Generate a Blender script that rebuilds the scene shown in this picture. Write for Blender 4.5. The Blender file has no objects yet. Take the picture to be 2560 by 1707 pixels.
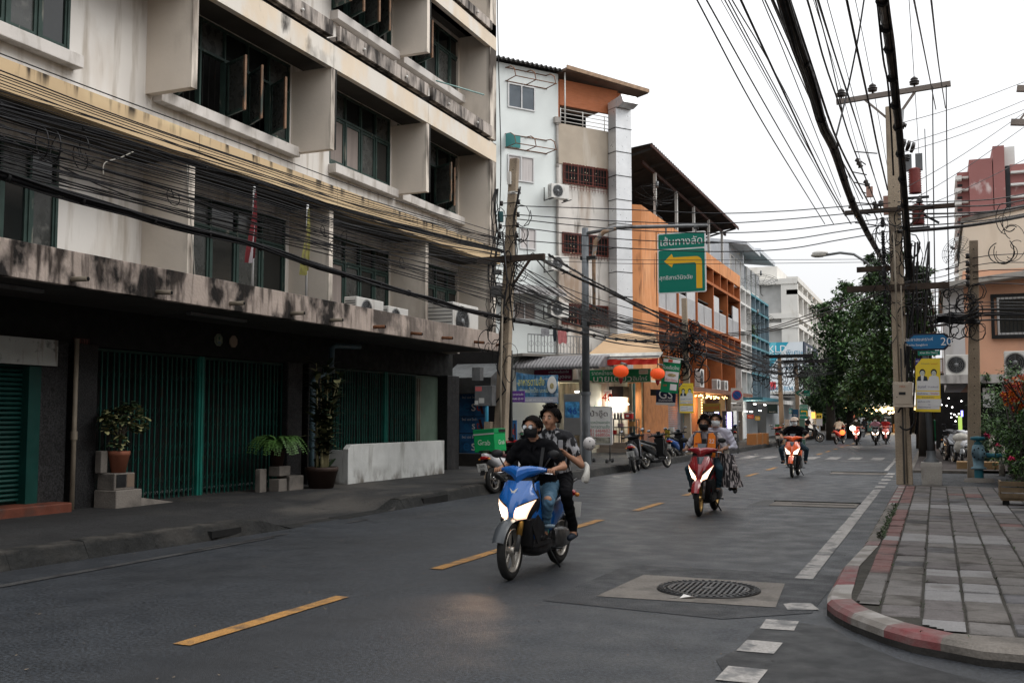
import bpy,bmesh,math,random
import numpy as np
from mathutils import Vector,Matrix,noise
from mathutils.geometry import delaunay_2d_cdt
random.seed(7); rnd = random.random
def U(a,b): return a + (b - a) * rnd()
SC = bpy.context.scene
COL = SC.collection
FPX,CX,CY,YH,VX,CH = 2560.0,1280.0,853.5,1045.0,2340.0,1.58
PITCH = math.atan((YH - CY) / FPX)
def _cam(u,v,yaw):
  cp,sp = math.cos(PITCH),math.sin(PITCH)
  d = (u,cp - sp * v,sp + cp * v); c,s = math.cos(yaw),math.sin(yaw)
  return Vector((c * d[0] - s * d[1],s * d[0] + c * d[1],d[2]))
_d = _cam((VX - CX) / FPX,-(YH - CY) / FPX,0)
YAW = math.atan2(_d.x,_d.y)
cam = bpy.data.objects.new('camera',bpy.data.cameras.new('camera')); COL.objects.link(cam)
cam.location = (0,0,CH); cam.rotation_euler = (math.pi / 2 + PITCH,0,YAW)
cam.data.sensor_width = 36; cam.data.lens = 36.0 * FPX / 2560; cam.data.clip_start = .05; cam.data.clip_end = 3000
SC.camera = cam
W = bpy.data.worlds.new('World'); SC.world = W; W.use_nodes = True
nt = W.node_tree; N = nt.nodes; Lk = nt.links
bg = N['Background']
SUN_EL,SUN_AZ = math.radians(46),math.radians(80)
sky = N.new('ShaderNodeTexSky'); sky.sky_type = 'NISHITA'; sky.sun_disc = False
sky.sun_elevation = SUN_EL; sky.sun_rotation = SUN_AZ; sky.dust_density = 4; sky.air_density = 1.5
hs = N.new('ShaderNodeHueSaturation'); hs.inputs['Saturation'].default_value = .1
Lk.new(sky.outputs[0],hs.inputs['Color'])
geo = N.new('ShaderNodeTexCoord'); sep = N.new('ShaderNodeSeparateXYZ'); Lk.new(geo.outputs['Generated'],sep.inputs[0])
mr = N.new('ShaderNodeMapRange'); mr.inputs[1].default_value = 0.0; mr.inputs[2].default_value = 1.0
mr.inputs[3].default_value = 7.3; mr.inputs[4].default_value = 17.0
Lk.new(sep.outputs[2],mr.inputs[0])
nz = N.new('ShaderNodeTexNoise'); nz.inputs['Scale'].default_value = 1.6; nz.inputs['Detail'].default_value = 3
Lk.new(geo.outputs['Generated'],nz.inputs['Vector'])
nm = N.new('ShaderNodeMapRange'); nm.inputs[1].default_value = .3; nm.inputs[2].default_value = .7; nm.inputs[3].default_value = .97; nm.inputs[4].default_value = 1.05
Lk.new(nz.outputs[0],nm.inputs[0])
mu = N.new('ShaderNodeMath'); mu.operation = 'MULTIPLY'; Lk.new(mr.outputs[0],mu.inputs[0]); Lk.new(nm.outputs[0],mu.inputs[1])
vm = N.new('ShaderNodeVectorMath'); vm.operation = 'SCALE'; vm.inputs[0].default_value = (1.0,1.012,1.03); Lk.new(mu.outputs[0],vm.inputs['Scale'])
mx = N.new('ShaderNodeMix'); mx.data_type = 'RGBA'; mx.inputs[0].default_value = .93
Lk.new(hs.outputs[0],mx.inputs[6]); Lk.new(vm.outputs[0],mx.inputs[7])
Lk.new(mx.outputs[2],bg.inputs['Color']); bg.inputs['Strength'].default_value = .1
sl = bpy.data.lights.new('sun','SUN'); sl.energy = 1.7; sl.angle = math.radians(40); sl.color = (1,.97,.93)
so = bpy.data.objects.new('sun',sl); COL.objects.link(so)
sd = Vector((math.sin(SUN_AZ) * math.cos(SUN_EL),math.cos(SUN_AZ) * math.cos(SUN_EL),math.sin(SUN_EL)))
so.rotation_euler = sd.to_track_quat('Z','Y').to_euler()
VS = SC.view_settings; VS.view_transform = 'Standard'; VS.look = 'None'; VS.gamma = 1; VS.exposure = .22; VS.use_curve_mapping = False
def ray(px,py): return _cam((px - CX) / FPX,-(py - CY) / FPX,YAW)
def G(px,py,z=0.0):
  r = ray(px,py); t = (z - CH) / r.z; return Vector((r.x * t,r.y * t,z))
def X(px,py,x):
  r = ray(px,py); t = x / r.x; return Vector((x,r.y * t,CH + r.z * t))
def Y(px,py,y):
  r = ray(px,py); t = y / r.y; return Vector((r.x * t,y,CH + r.z * t))
def PL(px,py,a,b):           # vertical plane through ground points a, b
  r = ray(px,py); n = Vector((b[1] - a[1],a[0] - b[0]))
  t = (n.x * a[0] + n.y * a[1]) / (n.x * r.x + n.y * r.y)
  return Vector((r.x * t,r.y * t,CH + r.z * t))
_m = {}
def M(name,col=(.5,.5,.5),rough=.75,metal=0.0,var=.12,vs=1.5,bump=.15,bs=40.,grain=0.,gs=200.,stain=None,stain2=None,emit=None,spec=.5,coat=0.,stretch=(1,1,1),objc=False,crack=None):
  if name in _m: return _m[name]
  dk = lambda c: tuple(v * .6 for v in c) if max(c) < .11 and not emit and name[:4] != 'leaf' else tuple(c)
  col = dk(col); stain,stain2 = [s_ and (s_[:4] + (dk(s_[4]),) + s_[5:]) for s_ in (stain,stain2)]; spec = spec * .55 if rough > .4 else spec
  m = bpy.data.materials.new(name); m.use_nodes = True; t = m.node_tree; n = t.nodes; l = t.links
  b = n['Principled BSDF']; _m[name] = m
  b.inputs['Roughness'].default_value = rough; b.inputs['Metallic'].default_value = metal
  b.inputs['Specular IOR Level'].default_value = spec; b.inputs['Coat Weight'].default_value = coat
  if emit:
    b.inputs['Emission Color'].default_value = (*emit[0],1); b.inputs['Emission Strength'].default_value = emit[1]
  if objc:
    tc = n.new('ShaderNodeTexCoord'); pos = tc.outputs['Object']
  else:
    tc = n.new('ShaderNodeNewGeometry'); pos = tc.outputs['Position']
  def noi(scale,det=4,st=(1,1,1),off=0.):
    mp = n.new('ShaderNodeMapping'); mp.inputs['Scale'].default_value = st; mp.inputs['Location'].default_value = (off,off,off); l.new(pos,mp.inputs[0])
    x = n.new('ShaderNodeTexNoise'); x.inputs['Scale'].default_value = scale; x.inputs['Detail'].default_value = det; l.new(mp.outputs[0],x.inputs['Vector'])
    return x.outputs[0]
  def rng(src,a,c,d=0.,e=1.):
    x = n.new('ShaderNodeMapRange'); x.inputs[1].default_value = a; x.inputs[2].default_value = c; x.inputs[3].default_value = d; x.inputs[4].default_value = e
    l.new(src,x.inputs[0]); return x.outputs[0]
  def mix(f,a,c):
    x = n.new('ShaderNodeMix'); x.data_type = 'RGBA'; l.new(f,x.inputs[0])
    for i,v in ((6,a),(7,c)):
      if isinstance(v,tuple): x.inputs[i].default_value = (*v[:3],1)
      else: l.new(v,x.inputs[i])
    return x.outputs[2]
  c = tuple(col)
  lo = tuple(max(0,v * (1 - var)) for v in c); hi = tuple(min(1,v * (1 + var)) for v in c)
  out = mix(rng(noi(vs,5,stretch),.3,.7),lo,hi)
  if grain:
    g = rng(noi(gs,2),.38,.64,1 - grain,1 + grain)
    x = n.new('ShaderNodeVectorMath'); x.operation = 'SCALE'; l.new(out,x.inputs[0]); l.new(g,x.inputs['Scale']); out = x.outputs[0]
  for k,s in enumerate((stain,stain2)):
    if s:
      sc,sst,a,c2,scol = s[:5]
      f = rng(noi(sc,7,sst,3.7 * (k + 1)),a,c2)
      if len(s) > 5:       # where the stain tint lies: axis, from, to
        sp = n.new('ShaderNodeSeparateXYZ'); l.new(pos,sp.inputs[0])
        w = rng(sp.outputs[s[5]],s[6],s[7],*(s[8:10] if len(s) > 8 else (0.,1.)))
        mm = n.new('ShaderNodeMath'); mm.operation = 'MULTIPLY'; mm.use_clamp = True; l.new(f,mm.inputs[0]); l.new(w,mm.inputs[1]); f = mm.outputs[0]
      out = mix(f,out,tuple(scol))
  if crack:
    v = n.new('ShaderNodeTexVoronoi'); v.feature = 'DISTANCE_TO_EDGE'; v.inputs['Scale'].default_value = crack[0]
    w = n.new('ShaderNodeTexNoise'); w.inputs['Scale'].default_value = 3.; w.inputs['Detail'].default_value = 6; l.new(pos,w.inputs['Vector'])
    a_ = n.new('ShaderNodeVectorMath'); a_.operation = 'MULTIPLY_ADD'; l.new(w.outputs['Color'],a_.inputs[0]); a_.inputs[1].default_value = (.9,.9,0); l.new(pos,a_.inputs[2]); l.new(a_.outputs[0],v.inputs['Vector'])
    f = rng(v.outputs['Distance'],0,crack[1],1,0); g_ = rng(noi(.35,3),.5,.62); mm = n.new('ShaderNodeMath'); mm.operation = 'MULTIPLY'; l.new(f,mm.inputs[0]); l.new(g_,mm.inputs[1]); out = mix(mm.outputs[0],out,crack[2])
  l.new(out,b.inputs['Base Color'])
  if bump:
    bp = n.new('ShaderNodeBump'); bp.inputs['Strength'].default_value = bump; bp.inputs['Distance'].default_value = .02
    l.new(noi(bs,4,stretch),bp.inputs['Height']); l.new(bp.outputs[0],b.inputs['Normal'])
  if rough > .15:
    l.new(rng(noi(vs * 3 + 1,4),.3,.7,max(.05,rough - .12),min(1,rough + .1)),b.inputs['Roughness'])
  return m
def paint(name,col,rough=.3,**k):
  return M(name,col,rough,var=.04,bump=0,**k)
def glow(name,col,s): return M(name,tuple(min(1,c) for c in col),.5,var=0.01,bump=0,emit=(col,s))
class MB:
  def __init__(s): s.v = []; s.f = []; s.m = []; s.s = []
  def add(s,vs,fs,m=0,sm=False):
    o = len(s.v); s.v += [tuple(p) for p in vs]
    for f in fs: s.f.append(tuple(o + i for i in f)); s.m.append(m); s.s.append(sm)
    return s
  def box(s,x0,x1,y0,y1,z0,z1,m=0,T=None):
    p = [Vector((x,y,z)) for z in (z0,z1) for y in (y0,y1) for x in (x0,x1)]
    if T is not None: p = [T @ q for q in p]
    return s.add(p,[(0,2,3,1),(4,5,7,6),(0,1,5,4),(2,6,7,3),(0,4,6,2),(1,3,7,5)],m)
  def bar(s,a,b,w,h,m=0,up=(0,0,1)):
    a = Vector(a); b = Vector(b); d = (b - a); L = d.length; d.normalize(); r = d.cross(Vector(up))
    if r.length < 1e-4: r = d.cross(Vector((0,1,0)))
    r.normalize(); u = r.cross(d)
    T = Matrix((( *[0]*0,r.x,d.x,u.x,a.x),(r.y,d.y,u.y,a.y),(r.z,d.z,u.z,a.z),(0,0,0,1)))
    return s.box(-w / 2,w / 2,0,L,-h / 2,h / 2,m,T)
  def tube(s,pts,r,n=6,m=0,cap=True,sm=True,flat=1.):
    pts = [Vector(p) for p in pts]; k = len(pts); R = r if isinstance(r,(list,tuple)) else [r] * k
    vs = []; fs = []; u = None
    for i,p in enumerate(pts):
      d = (pts[min(i + 1,k - 1)] - pts[max(i - 1,0)])
      if d.length < 1e-9: d = Vector((0,0,1))
      d.normalize()
      if u is None:
        u = d.orthogonal().normalized() if abs(d.z) > .9 else Vector((0,0,1)).cross(d).normalized()
      u = (u - d * u.dot(d)).normalized(); w = d.cross(u)
      for j in range(n):
        a = 2 * math.pi * j / n; vs.append(p + (u * math.cos(a) + w * math.sin(a) * flat) * R[i])
    for i in range(k - 1):
      for j in range(n): fs.append((i * n + j,i * n + (j + 1) % n,(i + 1) * n + (j + 1) % n,(i + 1) * n + j))
    s.add(vs,fs,m,sm)
    if cap:
      o = len(s.v) - len(vs)
      s.f.append(tuple(o + j for j in reversed(range(n)))); s.m.append(m); s.s.append(False)
      s.f.append(tuple(o + (k - 1) * n + j for j in range(n))); s.m.append(m); s.s.append(False)
    return s
  def lathe(s,prof,n=16,T=None,m=0,sm=True,a0=0.,a1=2 * math.pi):
    full = abs(a1 - a0 - 2 * math.pi) < 1e-6; c = n if full else n + 1; vs = []; fs = []
    for r,z in prof:
      for j in range(c):
        a = a0 + (a1 - a0) * j / n; v = Vector((r * math.cos(a),r * math.sin(a),z)); vs.append(T @ v if T is not None else v)
    for i in range(len(prof) - 1):
      for j in range(n):
        fs.append((i * c + j,i * c + (j + 1) % c,(i + 1) * c + (j + 1) % c,(i + 1) * c + j))
    return s.add(vs,fs,m,sm)
  def ball(s,c,r,n=12,m=0,T=None):
    if not isinstance(r,(tuple,list)): r = (r,r,r)
    k = max(4,n // 2); vs = []; fs = []; c = Vector(c)
    for i in range(k + 1):
      t = math.pi * i / k
      for j in range(n):
        a = 2 * math.pi * j / n; v = Vector((r[0] * math.sin(t) * math.cos(a),r[1] * math.sin(t) * math.sin(a),r[2] * math.cos(t)))
        vs.append(c + (T @ v if T is not None else v))
    for i in range(k):
      for j in range(n): fs.append((i * n + j,(i + 1) * n + j,(i + 1) * n + (j + 1) % n,i * n + (j + 1) % n))
    return s.add(vs,fs,m,True)
  def loft(s,secs,m=0,sm=True,close=True,cap=True):
    n = len(secs[0]); vs = [Vector(p) for q in secs for p in q]; fs = []
    for i in range(len(secs) - 1):
      for j in range(n if close else n - 1): fs.append((i * n + j,i * n + (j + 1) % n,(i + 1) * n + (j + 1) % n,(i + 1) * n + j))
    s.add(vs,fs,m,sm)
    if cap and close:
      o = len(s.v) - len(vs); k = len(secs)
      s.f.append(tuple(o + j for j in reversed(range(n)))); s.m.append(m); s.s.append(False)
      s.f.append(tuple(o + (k - 1) * n + j for j in range(n))); s.m.append(m); s.s.append(False)
    return s
  def prism(s,pts,vec,m=0):
    a = [Vector(p) for p in pts]; v = Vector(vec); b = [p + v for p in a]; n = len(a)
    return s.add(a + b,[tuple(reversed(range(n))),tuple(range(n,2 * n))] + [(i,(i + 1) % n,n + (i + 1) % n,n + i) for i in range(n)],m)
  def face(s,*p,m=0): return s.add(p,[tuple(range(len(p)))],m)
  def build(s,name,mats,parent=None,bevel=0.,sub=0,origin=None):
    me = bpy.data.meshes.new(name)
    vs = s.v if origin is None else [(p[0] - origin[0],p[1] - origin[1],p[2] - origin[2]) for p in s.v]
    me.from_pydata(vs,[],s.f)
    if not isinstance(mats,(list,tuple)): mats = [mats]
    for x in mats: me.materials.append(x)
    me.polygons.foreach_set('material_index',s.m); me.polygons.foreach_set('use_smooth',s.s)
    bm = bmesh.new(); bm.from_mesh(me); bmesh.ops.recalc_face_normals(bm,faces=bm.faces); bm.to_mesh(me); bm.free()
    me.update()
    return link(name,me,parent,bevel,sub,origin)
def link(name,me,parent=None,bevel=0.,sub=0,origin=None):
  o = bpy.data.objects.new(name,me); COL.objects.link(o)
  if origin is not None: o.location = origin
  if parent is not None: o.parent = parent
  if sub: q = o.modifiers.new('s','SUBSURF'); q.levels = q.render_levels = sub
  if bevel: q = o.modifiers.new('b','BEVEL'); q.width = bevel; q.segments = 2; q.limit_method = 'ANGLE'
  return o
def thing(name,label,cat,loc=(0,0,0),rz=0.,group=None):
  o = bpy.data.objects.new(name,None); COL.objects.link(o); o.empty_display_size = .1
  o.location = loc; o.rotation_euler = (0,0,rz); return tag(o,label,cat,group)
def tag(o,label,cat,group=None,kind=None):
  o['label'] = label; o['category'] = cat
  if group: o['group'] = group
  if kind: o['kind'] = kind
  return o
def struct(o): o['kind'] = 'structure'; return o
def stuff(o,label=None,cat=None):
  o['kind'] = 'stuff'
  if label: o['label'] = label; o['category'] = cat
  return o
def part_tag(o,label): o['label'] = label; return o
KIDS = {}
def copy_tree(o,parent=None):
  c = o.copy(); COL.objects.link(c); c.parent = parent
  for ch in list(o.children): copy_tree(ch,c)
  return c
_tx = {}
def glyphs(text,bold=0.):
  key = (text,bold)
  if key in _tx: return _tx[key]
  cu = bpy.data.curves.new('t','FONT'); cu.body = text; cu.size = 1; cu.resolution_u = 3; cu.offset = bold
  cu.dimensions = '3D'; cu.fill_mode = 'NONE' if False else 'FULL'
  cu.dimensions = '2D'; cu.fill_mode = 'NONE'
  o = bpy.data.objects.new('t',cu); COL.objects.link(o); bpy.context.view_layer.update()
  me = bpy.data.meshes.new_from_object(o.evaluated_get(bpy.context.evaluated_depsgraph_get()))
  bpy.data.objects.remove(o)
  P = [Vector(v.co[:2]) for v in me.vertices]; E = [tuple(e.vertices) for e in me.edges]
  A = np.array([P[a] for a,b in E]); B = np.array([P[b] for a,b in E])
  par = list(range(len(P)))
  def fd(i):
    while par[i] != i: par[i] = par[par[i]]; i = par[i]
    return i
  for a,b in E: par[fd(a)] = fd(b)
  comp = {}
  for i in range(len(P)): comp.setdefault(fd(i),[]).append(i)
  rg = sorted([[min(P[i].x for i in c),max(P[i].x for i in c),c] for c in comp.values()],key=lambda r: r[0])
  cl = []
  for r in rg:
    if cl and r[0] < cl[-1][1] + .002: cl[-1][1] = max(cl[-1][1],r[1]); cl[-1][2] = cl[-1][2] + r[2]
    else: cl.append(list(r))
  V = []; F = []
  for x0,x1,idx in cl:
    mp = {g: k for k,g in enumerate(idx)}; ed = [(mp[a],mp[b]) for a,b in E if a in mp]
    ea = np.array([P[a] for a,b in E if a in mp]); eb = np.array([P[b] for a,b in E if a in mp])
    if len(ed) < 3: continue
    vo,eo,fo,*_ = delaunay_2d_cdt([P[g] for g in idx],ed,[],0,1e-5)
    o_ = len(V); V += [(p.x,p.y) for p in vo]
    for f in fo:
      c = sum((vo[i] for i in f),Vector((0,0))) / len(f)
      up = (ea[:,1] <= c.y) & (eb[:,1] > c.y); dn = (ea[:,1] > c.y) & (eb[:,1] <= c.y)
      with np.errstate(divide='ignore',invalid='ignore'):
        xi = ea[:,0] + (c.y - ea[:,1]) * (eb[:,0] - ea[:,0]) / (eb[:,1] - ea[:,1])
      w = np.sum(up & (xi > c.x)) - np.sum(dn & (xi > c.x))
      if w != 0: F.append(tuple(o_ + i for i in f))
  if not V: V = [(0,0)]
  a = np.array(V); res = (V,F,a[:,0].min(),a[:,0].max(),a[:,1].min(),a[:,1].max()); _tx[key] = res
  return res
def txt(text,mat,parent,c,right,up,w=None,h=None,bold=0.012,name='lettering',off=.004,mb=None,mi=0):
  """text centred at c, along unit vectors right/up, scaled to width w and/or height h, standing `off` proud"""
  V,F,x0,x1,y0,y1 = glyphs(text,bold)
  R = Vector(right).normalized(); Up = Vector(up).normalized(); nrm = R.cross(Up)
  sx = w / (x1 - x0) if w else h / (y1 - y0); sy = h / (y1 - y0) if h else sx
  cx,cy = (x0 + x1) / 2,(y0 + y1) / 2; c = Vector(c) + nrm * off
  vs = [c + R * ((p[0] - cx) * sx) + Up * ((p[1] - cy) * sy) for p in V]
  if mb is not None: return mb.add(vs,F,mi)
  b = MB(); b.add(vs,F); o = b.build(name,mat,parent); return o
# materials
BLK = (.012,.012,.012)
asph = M('asphalt',(.031,.037,.046),.55,var=.3,vs=.5,bump=.5,bs=110,grain=.7,gs=38,spec=.85,crack=(.45,.006,(.012,.012,.013)),
    stain=(.7,(1,.18,1),.5,.75,(.022,.025,.03)),stain2=(.9,(1,.12,1),.55,.8,(.05,.052,.056)))
asph_old = M('asphalt_patch',(.028,.031,.037),.62,var=.35,vs=1.2,bump=.7,bs=90,grain=.7,gs=60,spec=.75)
asph_wet = M('asphalt_damp',(.014,.0155,.018),.5,var=.3,vs=1.3,bump=.3,bs=120,grain=.3,gs=90,spec=.4)
conc = M('concrete',(.15,.135,.12),.85,var=.2,vs=1.1,bump=.4,bs=30,grain=.12,gs=60,stain=(2.2,(1,1,1),.52,.75,(.09,.083,.075)))
conc_lt = M('concrete_light',(.36,.34,.31),.85,var=.15,vs=2,bump=.35,bs=40,grain=.1,gs=70,stain=(3,(1,1,1),.55,.78,(.16,.145,.13)))
conc_dk = M('concrete_dark',(.035,.033,.031),.85,var=.3,vs=1.4,bump=.5,bs=25,grain=.2,gs=60,stain=(1.3,(1,.5,1),.5,.7,(.06,.055,.05)))
kerb_dirty = M('kerb_dirty',(.013,.0135,.013),.85,var=.35,vs=1.5,bump=.8,bs=20,grain=.3,gs=60,stain=(3.5,(1,1,1),.4,.6,(.075,.068,.06),2,.15,.2),stain2=(2.2,(1,.5,1),.56,.7,(.045,.042,.038)))  # grimy kerb; the paler top band is painted in as its lit edge
mk_white = M('road_paint_white',(.3,.285,.27),.7,var=.1,vs=2,bump=.3,bs=90,grain=.18,gs=60,stain=(5,(1,1,1),.5,.62,(.12,.12,.12)),crack=(2.5,.02,(.05,.05,.05)))
mk_yel = M('road_paint_yellow',(.33,.17,.05),.7,var=.12,vs=2,bump=.3,bs=90,grain=.18,gs=60,stain=(5,(1,1,1),.48,.62,(.15,.09,.045)),crack=(2.5,.02,(.05,.045,.04)))
k_white = M('kerb_white',(.27,.255,.24),.75,var=.1,vs=3,bump=.3,bs=50,grain=.1,stain=(4,(1,1,1),.44,.62,(.16,.145,.13)),crack=(3.,.03,(.05,.045,.04)))
k_red = M('kerb_red',(.16,.04,.042),.7,var=.15,vs=3,bump=.3,bs=50,grain=.1,stain=(4,(1,1,1),.38,.58,(.15,.1,.095)),crack=(3.,.03,(.05,.035,.03)))
wall_w = M('plaster_white',(.72,.69,.65),.88,var=.06,vs=.9,bump=.12,bs=14,stain=(1.1,(1,1,.3),.58,.8,(.5,.42,.34)),stain2=(5,(1,1,.12),.52,.74,(.42,.37,.31)))
wall_b = M('plaster_beige',(.62,.56,.49),.88,var=.08,vs=1.0,bump=.12,bs=14,stain=(1.6,(1,1,.3),.58,.8,(.3,.25,.2)))
finm = M('fin_plaster',(.68,.61,.53),.88,var=.06,vs=1.2,bump=.15,bs=16,stain=(3.2,(1,1,.2),.46,.62,(.1,.08,.065),0,-11.14,-11.0),stain2=(1.5,(1,1,.4),.55,.8,(.42,.36,.3)))
yelm = M('yellow_band',(.52,.385,.23),.85,var=.08,vs=.8,bump=.15,bs=20,stain=(5,(1,1,.12),.5,.62,(.06,.045,.03),2,5.93,6.13),stain2=(1.5,(1,.4,1),.55,.8,(.7,.56,.34)))
beam_m = M('beam_plaster',(.66,.56,.44),.85,var=.08,vs=1.2,bump=.15,bs=20,stain=(1.7,(1,1,.5),.44,.6,(.66,.62,.56)),stain2=(2.6,(1,1,.55),.54,.68,(.06,.052,.048),1,18.2,15.4))
slab_m = M('slab_stained',(.42,.37,.33),.9,var=.15,vs=2,bump=.35,bs=25,stain=(3.5,(1,1,.3),.42,.62,(.06,.052,.048)),stain2=(9,(1,1,.1),.55,.7,(.1,.085,.075)))
ledge_m = M('ledge_stained',(.47,.39,.34),.9,var=.14,vs=2,bump=.45,bs=22,stain=(2.0,(1,1,.75),.44,.56,(.03,.026,.024),1,23.0,17.0,.12,1.0),stain2=(9,(1,1,.18),.5,.68,(.09,.07,.06),1,26.0,10.0,.25,1.0))
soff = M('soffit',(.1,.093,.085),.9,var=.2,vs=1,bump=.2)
sill_m = M('sill_plaster',(.6,.57,.54),.88,var=.08,vs=2,bump=.2,bs=18,stain=(3,(1,1,.3),.54,.72,(.3,.27,.23)))
green_f = M('green_frame',(.055,.098,.085),.55,var=.2,vs=4,bump=.1,stain=(9,(1,1,.2),.62,.7,(.2,.2,.17)))
wood_e = M('casement_edge',(.22,.13,.08),.7,var=.3,vs=5,bump=.2,stain=(9,(1,1,.2),.5,.6,(.08,.1,.085)))
glass = M('dark_glass',(.018,.022,.022),.12,var=.3,vs=1.2,bump=.02,bs=3,spec=.6)
glass2 = M('dusty_glass',(.085,.09,.085),.3,var=.4,vs=2,bump=.02,bs=3,spec=.5,stain=(5,(1,1,1),.6,.75,(.12,.12,.11)))
curt = M('curtain_cloth',(.26,.22,.2),.9,var=.15,vs=6,bump=.4,bs=20,stretch=(1,1,.05))
black = M('dark_interior',BLK,.9,var=.2,bump=0)
terr = M('terrazzo',(.024,.024,.026),.6,var=.2,vs=2,bump=.3,bs=90,grain=.8,gs=42,stain=(2,(1,1,.3),.45,.7,(.06,.056,.052),2,.1,1.3,1.,0.))
beamdk = M('shop_beam',(.009,.01,.009),.75,var=.25,vs=1.5,bump=.2,grain=.4,gs=60)
gate_m = M('gate_green',(.01,.105,.082),.5,var=.22,vs=3,bump=.1,stain=(10,(1,1,.3),.6,.7,(.06,.07,.05)))
gate_dk = M('gate_lattice',(.006,.045,.034),.6,var=.3,vs=3,bump=0)
shut_m = M('shutter_green',(.003,.06,.05),.5,var=.15,vs=2,bump=.1,stain=(2,(1,1,.3),.6,.8,(.02,.07,.06)))
steel = M('galvanised',(.3,.31,.32),.5,metal=.6,var=.12,vs=2,bump=.1)
rusty = M('rust',(.16,.07,.035),.85,var=.4,vs=8,bump=.4)
pipe_m = M('grey_blue_pipe',(.09,.15,.18),.5,var=.15,vs=3,bump=.05,stain=(3,(1,1,.3),.5,.7,(.05,.07,.08)))
pvc = M('old_pipe_cream',(.2,.17,.13),.6,var=.25,vs=3,bump=.1)
rubber = M('black_rubber',(.016,.016,.017),.75,var=.25,vs=8,bump=.15,bs=60)
cable = M('cable_black',(.014,.014,.017),.5,var=.2,vs=2,bump=0)
polem = M('pole_concrete',(.31,.25,.185),.9,var=.14,vs=2,bump=.5,bs=30,grain=.14,gs=50,stain=(2.2,(1,1,.25),.54,.76,(.12,.095,.075)))
acw = M('ac_white',(.62,.61,.58),.5,var=.06,vs=3,bump=0,stain=(4,(1,1,.4),.58,.8,(.35,.31,.27)))
dkm = M('dark_metal',(.03,.032,.034),.5,metal=.3,var=.2,vs=4,bump=.1)
greym = M('grey_metal',(.16,.165,.17),.5,metal=.4,var=.15,vs=3,bump=.1,stain=(4,(1,1,.3),.55,.75,(.09,.08,.07)))
chrome = M('chrome',(.6,.6,.62),.2,metal=1,var=.1,vs=5,bump=0)
# ground, road, markings
b = MB(); b.box(-400,400,-60,700,-.5,-.03); struct(b.build('ground',conc_dk))
b = MB()
for i in range(60):                      # gentle crown and wear, one sheet
  pass
ys = [-6 + i * 2 for i in range(66)]; xs = [-9.4,-8.7,-7,-5,-3,-1,1,4,9,30]
vs = [(x,y,.0) for y in ys for x in xs]; n_ = len(xs)
b.add(vs,[(j * n_ + i,j * n_ + i + 1,(j + 1) * n_ + i + 1,(j + 1) * n_ + i) for j in range(len(ys) - 1) for i in range(n_ - 1)])
struct(b.build('road',asph))
def sheet(name,pts,z,m,st=True,jit=0):
  b = MB(); b.face(*[(p[0],p[1],z) for p in pts]); o = b.build(name,m)
  return struct(o)
def blobby(c,rx,ry,n=28,j=.18,seed=1,rot=0):
  random.seed(seed); out = []
  for i in range(n):
    a = 2 * math.pi * i / n; k = 1 + U(-j,j); x = rx * k * math.cos(a); y = ry * k * math.sin(a)
    out.append((c[0] + x * math.cos(rot) - y * math.sin(rot),c[1] + x * math.sin(rot) + y * math.cos(rot)))
  return out
sheet('asphalt_patch',[(-3.2,8.45),(-3.12,10.85),(-.93,10.9),(-.98,8.75),(-1.6,8.22)],.004,asph_old)
wet = [G(x,y)[:2] for x,y in ((1895,1565),(1960,1550),(2020,1560),(2075,1568),(2130,1600),(2250,1650),(2400,1690),(2600,1740),(2600,1900),(1700,1900),(1820,1700),(1790,1650),(1840,1625))]
sheet('damp_patch',wet,.004,asph_wet)
sheet('asphalt_patch',[(-3.2,19.0),(-3.15,20.5),(-1.45,20.5),(-1.45,19.0)],.004,M('asphalt_pale',(.1,.1,.1),.7,var=.25,vs=1.5,grain=.3,gs=90,bump=.4,bs=90))
sheet('asphalt_patch',[(-3.5,29.9),(-3.4,32.3),(-1.45,32.3),(-1.45,29.9)],.004,asph_old)
def dash(x0,x1,y0,y1,m,nm='road_marking',sk=0.,z=.008):
  random.seed(int(abs(y0) * 100)); n = 7; L = []; R = []
  for i in range(n + 1):
    t = i / n; L.append((x0 + sk * t + U(-.008,.008),y0 + (y1 - y0) * t)); R.append((x1 + sk * t + U(-.008,.008),y0 + (y1 - y0) * t))
  b = MB()
  b.add([(p[0],p[1],z) for p in L] + [(p[0],p[1],z) for p in R],[(i,n + 1 + i,n + 2 + i,i + 1) for i in range(n)])
  return struct(b.build(nm,m))
for y0,y1 in ((1.6,3.4),(5.85,7.95),(9.75,11.5),(13.2,15.4),(17.1,18.9),(20.8,22.6),(24.6,26.4),(28.3,30.0),(32.0,33.9),(36,38),(46,48),(50,52),(54,56),(58,60),(62,64),(66,68)):
  dash(-4.98 + (y0 - 6) * .006 if y0 < 14 else -4.86,-4.84 + (y0 - 6) * .006 if y0 < 14 else -4.72,y0,y1,mk_yel)
dash(-1.33,-1.16,10.55,24.3,mk_white)
for k in range(5): dash(-1.34,-1.12,24.8 + k * 1.5,25.45 + k * 1.5,mk_white)
dash(-1.5,-1.38,33,42,mk_white)
for cx_,cy_,ang in ((-1.1,9.0,.3),(-1.15,8.15,.05),(-1.17,7.33,0),(-1.15,6.5,0)):
  b = MB(); c,s = math.cos(ang),math.sin(ang)
  q = [(-.13,-.16),(.13,-.14),(.12,.17),(-.05,.15),(-.12,.1)] if ang > .2 else [(-.13,-.19),(.12,-.19),(.13,.18),(-.12,.19)]
  b.face(*[(cx_ + x * c - y * s,cy_ + x * s + y * c,.008) for x,y in q]); struct(b.build('road_marking',mk_white))
for k in range(9): dash(-8.1 + k * .82,-7.65 + k * .82,41.0,43.6,mk_white)
dash(-8.2,-1.5,39.6,39.85,mk_white)
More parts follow.
